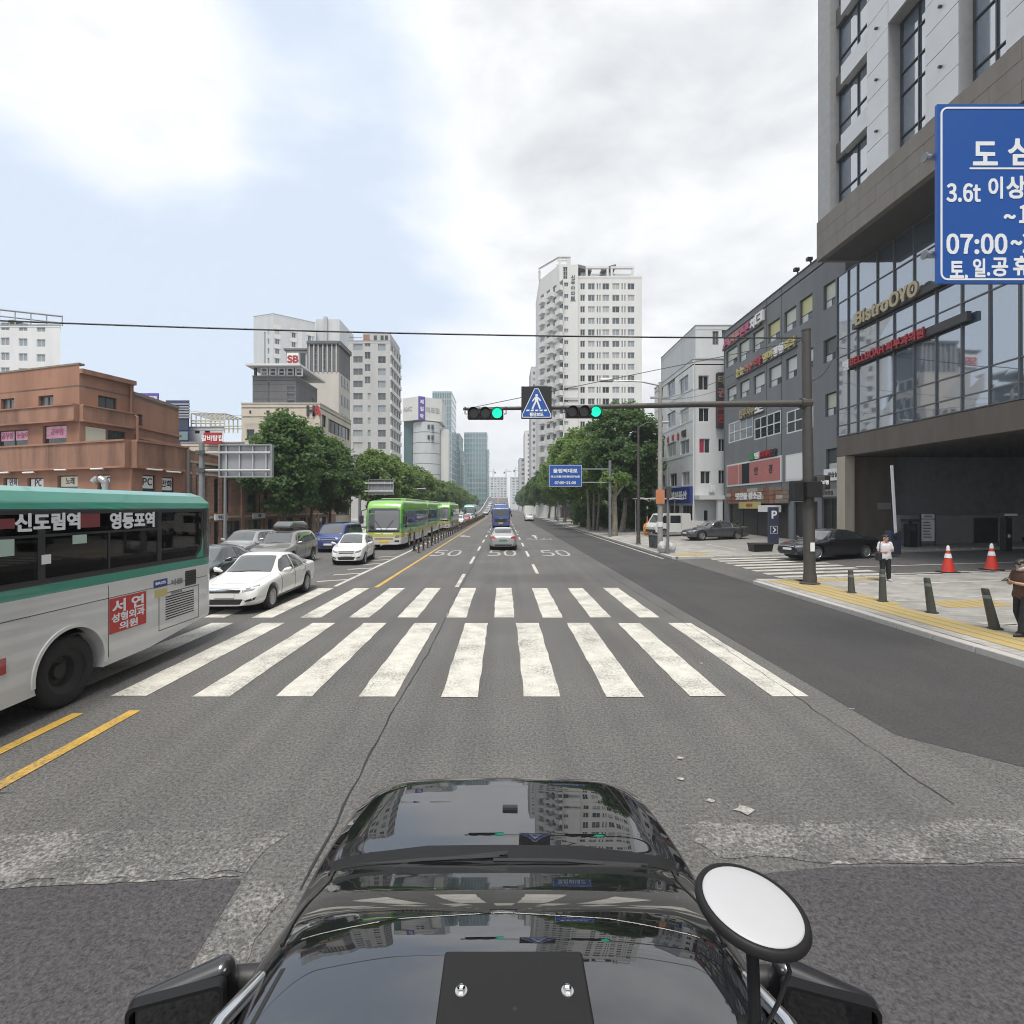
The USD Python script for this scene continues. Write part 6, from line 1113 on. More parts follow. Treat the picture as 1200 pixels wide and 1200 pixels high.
class Proj:
    """lays thin panels on a body: outlines are drawn in the side (y), front/rear (x) or top (z) view"""
    def __init__(s, body):
        v, f, _ = meshkit.arrays(body); s.v, s.f = v, f
    def panel(s, poly, axis, sgn, off=.005, cell=.12, under=.012, smooth_=True):
        ax = {'x': 0, 'y': 1, 'z': 2}[axis]; o = [i for i in range(3) if i != ax]; T = s.v[s.f]; p2 = T[:, :, o]; d = T[:, :, ax]*sgn
        P = poly if isinstance(poly, Polygon) else Polygon(poly); P = P.buffer(0); x0, y0, x1, y1 = P.bounds
        lo, hi = p2.min(1), p2.max(1); k = (hi[:, 0] >= x0) & (lo[:, 0] <= x1) & (hi[:, 1] >= y0) & (lo[:, 1] <= y1); p2, d = p2[k], d[k]
        nx, ny = max(1, int(math.ceil((x1-x0)/cell))), max(1, int(math.ceil((y1-y0)/cell))); V, F = [], []; cnt = 0
        for i in range(nx):
            for j in range(ny):
                c = P.intersection(sbox(x0+(x1-x0)*i/nx, y0+(y1-y0)*j/ny, x0+(x1-x0)*(i+1)/nx, y0+(y1-y0)*(j+1)/ny))
                for g in getattr(c, 'geoms', [c]):
                    if not isinstance(g, Polygon) or g.area < 1e-7: continue
                    v, f = trimesh.creation.triangulate_polygon(g, engine='earcut'); V.append(np.asarray(v)); F.append(np.asarray(f)+cnt); cnt += len(v)
        V = np.vstack(V); F = np.vstack(F); U, inv = np.unique(np.round(V, 5), axis=0, return_inverse=True); F = inv.ravel()[F]; F = F[(F[:, 0] != F[:, 1]) & (F[:, 1] != F[:, 2]) & (F[:, 0] != F[:, 2])]
        a, b, c = p2[:, 0], p2[:, 1], p2[:, 2]; den = (b[:, 0]-a[:, 0])*(c[:, 1]-a[:, 1])-(b[:, 1]-a[:, 1])*(c[:, 0]-a[:, 0]); den = np.where(abs(den) < 1e-12, 1e-12, den)
        D = np.full(len(U), -1e9)
        for q in range(0, len(U), 256):
            u = U[q:q+256, None]; w1 = ((u[..., 0]-a[:, 0])*(c[:, 1]-a[:, 1])-(u[..., 1]-a[:, 1])*(c[:, 0]-a[:, 0]))/den; w2 = ((b[:, 0]-a[:, 0])*(u[..., 1]-a[:, 1])-(b[:, 1]-a[:, 1])*(u[..., 0]-a[:, 0]))/den
            ok = (w1 >= -1e-4) & (w2 >= -1e-4) & (w1+w2 <= 1+1e-4); z = np.where(ok, d[:, 0]+w1*(d[:, 1]-d[:, 0])+w2*(d[:, 2]-d[:, 0]), -1e9); D[q:q+256] = z.max(1)
        good = D > -1e8
        if not good.all():
            if not good.any(): raise ValueError('panel off the body')
            D[~good] = D[good][cKDTree(U[good]).query(U[~good])[1]]
        def lift(e): r = np.zeros((len(U), 3)); r[:, o] = U; r[:, ax] = (D+e)*sgn; return r
        top, bot = lift(off), lift(-under); q = top[F]; cr = np.cross(q[:, 1]-q[:, 0], q[:, 2]-q[:, 0])[:, ax]*sgn; F[cr < 0] = F[cr < 0][:, ::-1]
        E = np.vstack([F[:, [0, 1]], F[:, [1, 2]], F[:, [2, 0]]]); key = {tuple(e) for e in E}; B = [e for e in E if (e[1], e[0]) not in key]; n = len(U)
        S = np.array([(e[1], e[0], e[0]+n) for e in B] + [(e[1], e[0]+n, e[1]+n) for e in B]) if B else np.zeros((0, 3), int)
        return trimesh.Trimesh(np.vstack([top, bot]), np.vstack([F, S]), process=False)
WHEELS = {}
def wheel_mesh(r, w, spokes=5):
    if (r, w, spokes) in WHEELS: return WHEELS[(r, w, spokes)]
    h = w/2; ty = MB().lathe([(r*.62, -h*.9), (r*.66, -h), (r*.9, -h*1.02), (r*.985, -h*.8), (r, -h*.4), (r, h*.4), (r*.985, h*.8), (r*.9, h*1.02), (r*.66, h), (r*.62, h*.9)], axis='y', n=32).mesh()
    ri = MB().lathe([(r*.69, -h*.9), (r*.69, h*.98), (r*.64, h*1.0), (r*.60, h*.85), (r*.60, -h*.9)], axis='y', n=32)
    for k in range(spokes):
        a = 2*math.pi*k/spokes; ca, sa = math.cos(a), math.sin(a)
        for da in (-.11, .11): 
            b = a+da*1.6; ri.add(mf.Manifold.batch_hull([Manifold.cube((.02, .03, .02), True).translate((r*.12*math.cos(a), h*.80, r*.12*math.sin(a))), Manifold.cube((.028, .035, .028), True).translate((r*.61*math.cos(b), h*.78, r*.61*math.sin(b)))]))
    ri.add(trimesh.creation.cylinder(r*.15, .05, sections=16, transform=trimesh.transformations.rotation_matrix(math.pi/2, [1, 0, 0])).apply_translation([0, h*.8, 0]))
    dk = MB().add(trimesh.creation.cylinder(r*.6, .02, sections=24, transform=trimesh.transformations.rotation_matrix(math.pi/2, [1, 0, 0])).apply_translation([0, h*.35, 0]))
    WHEELS[(r, w, spokes)] = (ty, ri.mesh(), dk.mesh()); return WHEELS[(r, w, spokes)]
def flip(m, s): 
    if s > 0: return m
    return trimesh.Trimesh(np.array(m.vertices)*[1, -1, 1], np.array(m.faces)[:, ::-1], process=False)
def moved(m, d): return trimesh.Trimesh(np.array(m.vertices)+d, m.faces, process=False)
def add_wheels(t, xs, ytrack, r, w, spokes=5, rim='rim'):
    ty, ri, dk = wheel_mesh(r, w, spokes)
    for x in xs:
        for s in (1, -1):
            d = np.array([x, s*ytrack, r]); p = obj('wheel', moved(flip(ty, s), d), 'tyre', t, smooth=50); obj('rim', moved(flip(ri, s), d), rim, p, smooth=35); obj('brake_disc', moved(flip(dk, s), d), 'rim_dark', p)
def mirx(P): return [(x, z) for x, z in P]
CAR = {}
def sedan_shape(L=4.82, W=1.82, H=1.47, hood=.80, fo=.92, wb=2.78, kind='sedan'):
    """control curves of one body type; x positions are metres behind the front end"""
    if kind == 'sedan':
        zt = [(0, .60), (.04, .70), (.25, hood-.04), (.9, hood+.07), (1.32, hood+.15), (1.7, hood+.36), (2.15, H-.06), (2.55, H), (3.0, H-.03), (3.5, H-.14), (4.1, H-.36), (L-.35, H-.44), (L-.08, H-.49), (L, H-.62)]
        zs = [(0, .45), (.3, hood-.1), (1.3, hood+.05), (2.6, .93), (3.6, .97), (L-.3, .96), (L, .75)]; wr = [(0, .80), (1.2, .82), (1.9, .70), (2.5, .70), (3.2, .69), (3.9, .72), (L-.3, .84), (L, .84)]
    elif kind == 'suv':
        zt = [(0, .70), (.05, .84), (.25, hood-.05), (.9, hood+.05), (1.12, hood+.12), (1.5, hood+.40), (1.9, H-.06), (2.5, H), (3.4, H-.02), (L-.45, H-.07), (L-.22, H-.22), (L-.08, H-.75), (L, .62)]
        zs = [(0, .5), (.3, hood-.1), (1.2, hood+.02), (2.6, 1.02), (3.8, 1.06), (L-.2, 1.06), (L, .6)]; wr = [(0, .82), (1.0, .84), (1.7, .74), (2.5, .74), (3.4, .73), (L-.4, .72), (L, .8)]
    elif kind == 'hatch':
        zt = [(0, .62), (.04, .74), (.2, hood-.04), (.72, hood+.06), (.95, hood+.14), (1.3, hood+.38), (1.75, H-.04), (2.2, H), (2.9, H-.05), (L-.3, H-.15), (L-.14, H-.32), (L-.04, .85), (L, .6)]
        zs = [(0, .45), (.25, hood-.08), (1., hood+.04), (2.2, .95), (3.0, 1.0), (L-.15, 1.02), (L, .6)]; wr = [(0, .8), (.8, .82), (1.5, .71), (2.2, .71), (2.9, .70), (L-.25, .68), (L, .8)]
    elif kind == 'van':
        zt = [(0, .75), (.04, .92), (.2, 1.02), (.45, 1.16), (.85, H-.32), (1.25, H-.05), (1.8, H), (L-.4, H-.02), (L-.15, H-.12), (L-.04, H-.6), (L, .6)]
        zs = [(0, .6), (.3, .98), (1.2, 1.06), (2.6, 1.08), (L-.2, 1.08), (L, .55)]; wr = [(0, .86), (.6, .84), (1.3, .82), (2.5, .82), (L-.3, .81), (L, .86)]
    zb = [(0, .24), (.5, .19), (L/2, .18), (L-.6, .20), (L, .30)]; wp = [(0, .62), (.06, .76), (.25, .90), (.7, .98), (1.4, 1.0), (L-1.2, 1.0), (L-.4, .95), (L-.08, .84), (L, .74)]
    if kind in ('suv', 'van', 'hatch'): wp = [(0, .66), (.06, .80), (.25, .92), (.7, .985), (1.4, 1.0), (L-.9, 1.0), (L-.25, .96), (L-.05, .90), (L, .82)]
    return dict(L=L, W=W, zb=zb, zt=zt, zs=zs, wp=wp, wr=wr), fo, wb, H
def make_car(label, kind, dims, paintm, loc, rz, name='car', cat='car', group=None, side=None, front=None, rear=None, wheel=(.325, .205), spokes=5, detail=2, mirrors=True, light='lamp_clear', platem='plate', glass='car_glass', roofbox=False, rimm='rim'):
    sh, fo, wb, H = sedan_shape(kind=kind, **dims); L, W = sh['L'], sh['W']; body = loft_body(**sh); xf = L/2-fo; xr = xf-wb; r, ww = wheel
    M = Manifold(mf.Mesh(np.asarray(body.vertices, np.float32), np.asarray(body.faces, np.uint32))) if True else None
    if M.status() != mf.Error.NoError: M = Manifold(mf.Mesh(np.asarray(body.vertices, np.float32), np.asarray(body.faces[:, ::-1], np.uint32)))
    P = Proj(body)
    cut = Manifold()
    for x in (xf, xr):
        for s in (1, -1): cut += Manifold.cylinder(.62, r+.055, r+.055, 40).rotate((90, 0, 0)).translate((x, s*(W/2-.30)+(.31 if True else 0), r+.01)) 
    M = M - cut
    t = thing(name, label, cat, loc, rz, group); obj('body', M, paintm, t, smooth=32)
    mb = MB().box(xr-.5, xf+.5, -W/2+.28, W/2-.28, .2, .62)
    for x in (xf, xr): mb.add(trimesh.creation.cylinder(r+.05, W-.5, sections=24, transform=trimesh.transformations.rotation_matrix(math.pi/2, [1, 0, 0])).apply_translation([x, 0, r+.01]))
    obj('underbody', mb, 'plastic_black', t); add_wheels(t, (xf, xr), W/2-ww/2-.025, r, ww, spokes, rimm)
    X = lambda s: L/2-s
    ps = lambda pts: Polygon([(X(s), z) for s, z in pts]).buffer(-.02).buffer(.02)
    zt = pch(sh['zt'])
    # glass by body type (side view: metres behind the front, height)
    if kind == 'sedan':
        g = [ps([(1.62, .95), (2.52, .965), (2.52, H-.10), (2.28, H-.105), (1.98, H-.20)]), ps([(2.60, .967), (3.38, .985), (3.34, H-.20), (3.1, H-.125), (2.60, H-.10)]), ps([(3.45, .99), (3.85, 1.01), (3.70, 1.10), (3.43, H-.235)])]
        fw = (1.38, 2.10, .70, .575); rwn = (3.32, 4.05, .66, .56)
        doors = [1.52, 2.56, 3.5]
    elif kind == 'suv':
        g = [ps([(1.50, 1.06), (2.42, 1.08), (2.42, H-.14), (2.02, H-.14), (1.78, H-.24)]), ps([(2.50, 1.08), (3.42, 1.10), (3.40, H-.17), (2.50, H-.14)]), ps([(3.5, 1.11), (4.15, 1.15), (3.98, H-.24), (3.48, H-.18)])]
        fw = (1.16, 1.84, .76, .62); rwn = None; doors = [1.35, 2.46, 3.5]
    elif kind == 'hatch':
        g = [ps([(1.28, .99), (2.08, 1.01), (2.08, H-.13), (1.82, H-.13), (1.55, H-.24)]), ps([(2.15, 1.01), (2.86, 1.04), (2.80, H-.20), (2.15, H-.14)]), ps([(2.92, 1.06), (3.18, 1.10), (3.02, H-.28), (2.89, H-.23)])]
        fw = (.98, 1.66, .70, .57); rwn = None; doors = [1.12, 2.11, 2.9]
    else:
        g = [ps([(1.0, 1.12), (1.95, 1.12), (1.95, H-.18), (1.4, H-.18), (1.22, H-.28)]), ps([(2.05, 1.12), (3.3, 1.12), (3.3, H-.17), (2.05, H-.17)]), ps([(3.4, 1.12), (L-.35, 1.14), (L-.5, H-.22), (3.4, H-.17)])]
        fw = (.5, 1.15, .78, .66); rwn = None; doors = [.95, 2.0, 3.35]
    for q in g:
        for s in (1, -1):
            try: obj('side_window', P.panel(q, 'y', s, .009, .055), 'car_glass', t, smooth=40)
            except ValueError: pass
    def scr(a, b, wa, wb_): return Polygon([(X(a), -wa*W/2), (X(b), -wb_*W/2), (X(b), wb_*W/2), (X(a), wa*W/2)]).buffer(-.05).buffer(.05)
    obj('windscreen', P.panel(scr(*fw), 'z', 1, .007, .08), 'screen_glass' if glass == 'car_glass' else glass, t, smooth=50)
    if rwn: obj('rear_window', P.panel(scr(*rwn), 'z', 1, .005), 'car_glass', t, smooth=50)
    else:
        zr = H-.22 if kind != 'van' else H-.25; ry = W/2*.70; obj('rear_window', P.panel(Polygon([(-ry, 1.12), (ry, 1.12), (ry*.9, zr), (-ry*.9, zr)]).buffer(-.06).buffer(.06), 'x', -1, .006), 'car_glass', t, smooth=50)
    if detail >= 1:
        hl = W/2; fz = .66 if kind in ('sedan', 'hatch') else .80
        if kind == 'van': fz = .85
        for s in (1, -1):
            obj('headlight', P.panel(Polygon([(s*y*hl, z) for y, z in (front or {}).get('lamp', ((.50, fz-.06), (.74, fz-.03), (.90, fz+.06), (.90, fz+.12), (.70, fz+.06), (.50, fz+.02)))]), 'x', 1, .006, .06), light, t, smooth=40)
            obj('tail_light', P.panel(Polygon([(s*y*hl, z) for y, z in (rear or {}).get('lamp', ((.52, .78), (.84, .80), (.88, .92), (.80, .98), (.54, .92)) if kind == 'sedan' else ((.70, .85), (.90, .85), (.88, 1.15), (.74, 1.12)))]), 'x', -1, .006, .06), 'lamp_red', t, smooth=40)
            obj('fog_lamp', P.panel(Polygon([(s*y*hl, z) for y, z in ((.56, .34), (.80, .38), (.84, .46), (.62, .40))]), 'x', 1, .006, .06), 'plastic_black', t)
        gz = fz-.01; obj('grille', P.panel(Polygon([(-.42*hl, gz-.07), (.42*hl, gz-.07), (.48*hl, gz+.05), (-.48*hl, gz+.05)]), 'x', 1, .006, .08), 'plastic_black', t); obj('grille_bar', P.panel(sbox(-.44*hl, gz-.015, .44*hl, gz+.012), 'x', 1, .016, .1), 'chrome', t)
        obj('lower_intake', P.panel(Polygon([(-.44*hl, .28), (.44*hl, .28), (.52*hl, .42), (-.52*hl, .42)]), 'x', 1, .005, .1), 'plastic_black', t)
        obj('number_plate', P.panel(sbox(-.26, .46, .26, .57), 'x', 1, .020, .2), platem, t); obj('number_plate', P.panel(sbox(-.26, .62 if kind == 'sedan' else .68, .26, .74 if kind == 'sedan' else .80), 'x', -1, .018, .2), platem, t)
        obj('rear_bumper_trim', P.panel(Polygon([(-.6*hl, .32), (.6*hl, .32), (.64*hl, .42), (-.64*hl, .42)]), 'x', -1, .004, .1), 'plastic_black', t)
    if detail >= 2:
        for s in (1, -1):
            for d in doors[:3]: obj('door_seam', P.panel(Polygon([(X(d), .34), (X(d+.018), .34), (X(d+.018), .93 if kind in ('sedan', 'hatch') else 1.03), (X(d), .93 if kind in ('sedan', 'hatch') else 1.03)]), 'y', s, .004, .05), 'seam', t)
            for d in doors[1:]:
                z = .82 if kind in ('sedan', 'hatch') else .95
                obj('door_handle', P.panel(Polygon([(X(d-.10), z), (X(d-.30), z), (X(d-.30), z+.032), (X(d-.10), z+.032)]), 'y', s, .022, .1), paintm, t)
            obj('sill_trim', P.panel(Polygon([(X(fo+r+.12), .27), (X(fo+wb-r-.12), .27), (X(fo+wb-r-.12), .31), (X(fo+r+.12), .31)]), 'y', s, .004, .2), 'plastic_black', t)
            obj('window_trim', P.panel(Polygon([(X(doors[0]+.12), .925), (X(doors[2]+.2), .955), (X(doors[2]+.2), .972), (X(doors[0]+.12), .942)]) if kind == 'sedan' else Polygon([(X(doors[0]+.2), 1.0), (X(doors[2]), 1.02), (X(doors[2]), 1.035), (X(doors[0]+.2), 1.015)]), 'y', s, .006, .2), 'chrome' if kind == 'sedan' else 'plastic_black', t)
        hx = doors[0]-.22
        for s in (1, -1): obj('bonnet_seam', P.panel(Polygon([(X(.45), s*.62*W/2), (X(hx), s*.76*W/2), (X(hx), s*.77*W/2), (X(.45), s*.63*W/2)]), 'z', 1, .002, .2), 'seam', t)
        obj('bonnet_seam', P.panel(Polygon([(X(.33), -.56*W/2), (X(.33), .56*W/2), (X(.345), .56*W/2), (X(.345), -.56*W/2)]), 'z', 1, .002, .2), 'seam', t)
        for k in (-1, 1): obj('wiper', P.panel(Polygon([(X(fw[0]-.02), k*.1-.35), (X(fw[0]+.0), k*.1-.35), (X(fw[0]+.06), k*.1+.25), (X(fw[0]+.04), k*.1+.25)]), 'z', 1, .014, .1), 'plastic_black', t)
    if mirrors:
        mx, mz = X(doors[0]+.15), (.98 if kind in ('sedan', 'hatch') else 1.10)
        for s in (1, -1): p = obj('mirror', hull([((mx+.05, s*(W/2+.06), mz+.02), .055), ((mx, s*(W/2+.17), mz+.05), .055), ((mx+.02, s*(W/2-.02), mz-.02), .03), ((mx, s*(W/2+.16), mz+.0), .05)], 14), paintm, t, smooth=50); obj('mirror_glass', MB().box(mx-.062, mx-.056, *sorted((s*(W/2+.05), s*(W/2+.20))), mz-.02, mz+.08), 'chrome', p)
    if roofbox:
        z = H+.06; obj('roof_box', hull([((X(1.95), y, z+.12), .09) for y in (-.35, .35)] + [((X(3.9), y, z+.14), .09) for y in (-.42, .42)] + [((X(2.3), y, z+.28), .08) for y in (-.35, .35)] + [((X(3.7), y, z+.28), .08) for y in (-.35, .35)], 16), 'paint_graphite', t, smooth=40); obj('roof_rail', MB().tube([(X(1.9), .55, z), (X(4.0), .55, z)], .025, 6).tube([(X(1.9), -.55, z), (X(4.0), -.55, z)], .025, 6), 'plastic_black', t)
    return t
D = dict
wsed = make_car('white sedan with silver wheels standing directly behind the white and green bus', 'sedan', D(L=4.82, W=1.83, H=1.47), 'paint_pearl', (-7.42, 15.85, 0), -90+2, wheel=(.335, .215), spokes=9)
make_car('dark green-grey sedan half hidden behind the white sedan', 'sedan', D(L=4.8, W=1.82, H=1.46), 'paint_dark_green', (-10.75, 18.9, 0), -90, spokes=7)
make_car('champagne sport utility car with a dark roof box, beyond the white sedan', 'suv', D(L=4.65, W=1.87, H=1.70, hood=.98, fo=.95, wb=2.70), 'paint_champagne', (-10.9, 25.6, 0), -89, wheel=(.36, .23), roofbox=True)
make_car('silver-grey car left of the champagne car with the roof box', 'suv', D(L=4.5, W=1.85, H=1.62, hood=.95, fo=.95, wb=2.66), 'paint_silver', (-13.9, 28.0, 0), -90, wheel=(.35, .22), detail=1)
make_car('blue people carrier behind the champagne car with the roof box', 'van', D(L=4.9, W=1.9, H=1.82, fo=.95, wb=2.9), 'paint_blue', (-10.9, 34.2, 0), -90, wheel=(.34, .22), detail=1, name='people_carrier')
make_car('small white hatchback in front of the first green coach', 'hatch', D(L=3.6, W=1.62, H=1.50, hood=.88, fo=.74, wb=2.38), 'paint_pearl', (-7.75, 26.6, 0), -90+4, wheel=(.295, .18), spokes=5)
make_car('white car with only its side showing, left of the coach front', 'sedan', D(L=4.7, W=1.8, H=1.46), 'paint_pearl', (-10.8, 43.5, 0), -90, detail=1)
ssed = make_car('silver sedan seen from behind in the lane straight ahead', 'sedan', D(L=4.85, W=1.84, H=1.46), 'paint_silver', (-.02, 35.6, 0), 90, wheel=(.335, .215), spokes=9, platem='plate_green')
make_car('black sedan coming out of the forecourt behind the signal pole', 'sedan', D(L=5.0, W=1.88, H=1.49, wb=2.95), 'paint_black', (16.5, 26.0, .27), 180+14, wheel=(.345, .225), spokes=10)
make_car('dark silver sedan parked side-on across the forecourt, in front of the white van', 'sedan', D(L=4.95, W=1.87, H=1.47, wb=2.9), 'paint_graphite', (16.35, 39.6, zfore(16.3)), 180+8, wheel=(.345, .225), spokes=9)
make_car('small red car far away in the oncoming queue', 'hatch', D(L=3.9, W=1.7, H=1.5, hood=.88, fo=.78, wb=2.5), 'paint_red', (-6.9, 92, 0), -90, wheel=(.3, .19), detail=1)
fw_ = make_car('small white car far away in the oncoming queue, nearest of the white ones', 'sedan', D(), 'paint_pearl', (-10.2, 84, 0), -90, detail=1, group='white cars far away in the oncoming queue')
gq = 'white cars far away in the oncoming queue'
for i, (x, y) in enumerate(((-7.3, 84), (-10.2, 92), (-13.2, 88), (-10.2, 101), (-13.1, 99), (-7.2, 104))): dup(fw_, (x, y, 0), -90, f'small white car far away in the oncoming queue, {ORD[i+1]} nearest of the white ones', gq)
fs_ = make_car('grey car far away on the ramp, nearest its foot', 'sedan', D(), 'paint_silver', (-5.9, 168, rz(168)+.05), -90, detail=1, group='cars far away on the ramp')
for i, (x, y) in enumerate(((-5.9, 177), (-5.8, 188), (-5.9, 200), (-5.8, 214), (-5.9, 230))): dup(fs_, (x, y, rz(y)+.05), -90, f'grey car far away on the ramp, {ORD[i+1]} from its foot', 'cars far away on the ramp')
for i, (x, y) in enumerate(((-9.9, 118), (-9.9, 127), (-12.9, 110), (-12.9, 121), (-9.9, 138))): dup((fw_, fs_)[i % 2], (x, y, 0), -90, f'distant {("white", "grey")[i % 2]} car in the queue by the teal coach, {ORD[i]} in order', 'distant cars by the teal coach')
# ---- small white van with a double cab beside the white building
def cab_van():
    t = thing('delivery_van', 'small white double-cab van parked beside the utility poles before the white building', 'van', (15.2, 45.2, zfore(15.2)), 180+12)
    prof = Polygon([(2.35, .35), (2.42, .8), (2.25, 1.12), (1.75, 1.93), (1.45, 2.0), (-.85, 2.0), (-.95, 1.9), (-1.0, .95), (-2.3, .95), (-2.3, .55), (-1.9, .4)]).buffer(-.06).buffer(.06)
    body = MB().prism(prof, -.83, .83, lambda v: np.c_[v[:, 0], -v[:, 2], v[:, 1]]).mesh(); M = Manifold(mf.Mesh(np.asarray(body.vertices, np.float32), np.asarray(body.faces, np.uint32)))
    P = Proj(body)
    for x in (1.55, -1.25): M -= Manifold.cylinder(2.2, .36, .36, 32, True).rotate((90, 0, 0)).translate((x, 0, .33))
    obj('body', M, 'paint_pearl', t, smooth=30)
    for s in (1, -1):
        for q in ([(1.98, 1.15), (1.1, 1.15), (1.1, 1.8), (1.6, 1.8)], [(1.0, 1.15), (-.0, 1.15), (-.0, 1.8), (1.0, 1.8)]): obj('side_window', P.panel(Polygon(q).buffer(-.05).buffer(.05), 'y', s, .004, .4), 'car_glass', t)
        for x in (1.05, -.1): obj('door_seam', P.panel(sbox(x-.01, .55, x+.01, 1.9), 'y', s, .003, .5), 'seam', t)
        obj('headlight', P.panel(sbox(*sorted((s*.5, s*.78)), .78, .95) if False else Polygon([(s*.5, .72), (s*.78, .72), (s*.78, .9), (s*.5, .9)]), 'x', 1, .01, .2), 'lamp_clear', t); obj('door_handle', P.panel(sbox(1.12, 1.0, 1.28, 1.03), 'y', s, .02, .2), 'plastic_black', t)
        obj('mirror', hull([((1.9, s*.86, 1.25), .04), ((1.95, s*1.02, 1.3), .06), ((1.95, s*1.02, 1.45), .06)], 10), 'plastic_black', t)
    obj('windscreen', P.panel(Polygon([(-.68, 1.18), (.68, 1.18), (.62, 1.82), (-.62, 1.82)]), 'x', 1, .006, .2), 'screen_glass', t); obj('bumper', rbox(2.36, 2.48, -.8, .8, .35, .58, .04), 'plastic_black', t)
    mb = MB()
    for (a, b, c, d) in ((-2.3, -1.02, -.83, -.79), (-2.3, -1.02, .79, .83), (-2.3, -2.26, -.79, .79)): mb.box(a, b, c, d, .95, 1.3)
    obj('cargo_bed', mb, 'paint_pearl', t); add_wheels(t, (1.55, -1.25), .70, .31, .18, 6)
cab_van()
# ---- buses
def bandmat(name, stops, coat=1.):
    """paint in horizontal bands of the vehicle's own height (z in metres / 4)"""
    return custom(name, {'tc': ('texture_coordinate', {}), 's': ('separate_xyz', {}), 'd': ('math', {'math_type': 'multiply', 'value2': .25}), 'r': ('rgb_ramp', {'ramp': [(z/4, c) for z, c in stops], 'interpolate': False}), 'p': ('principled_bsdf', {'roughness': .32, 'coat_weight': coat, 'coat_roughness': .05}), 'n': ('noise_texture', {'scale': 1.1, 'detail': 5.}), 'g': ('geometry', {}), 'q': ('map_range', {'from_min': .35, 'from_max': .7, 'to_min': 1., 'to_max': .86, 'clamp': True}), 'm': ('mix_color', {'blend_type': 'multiply', 'fac': 1., 'use_clamp': False})},
                  [('tc.object', 's.vector'), ('s.z', 'd.value1'), ('d.value', 'r.fac'), ('r.color', 'm.a'), ('g.position', 'n.vector'), ('n.fac', 'q.value'), ('q.result', 'm.b'), ('m.result', 'p.base_color')], 'p.BSDF')
custom('bus_glass', {'p': ('principled_bsdf', {'base_color': (.012, .014, .016), 'roughness': .03, 'specular_ior_level': .5}), 't': ('transparent_bsdf', {'color': (.34, .37, .37)}), 'f': ('fresnel', {'IOR': 1.5}), 'g': ('glossy_bsdf', {'color': (.9, .9, .9), 'roughness': .02}), 'm': ('mix_closure', {})}, [('f.fac', 'm.fac'), ('t.BSDF', 'm.closure1'), ('g.BSDF', 'm.closure2')], 'm.closure')
GR = (.020, .22, .155); WH = (.56, .56, .55)
bandmat('bus_white_green', [(0, (.04, .04, .04)), (.34, WH), (1.66, GR), (1.80, (.012, .013, .013)), (2.82, GR)])
YR = 10.95
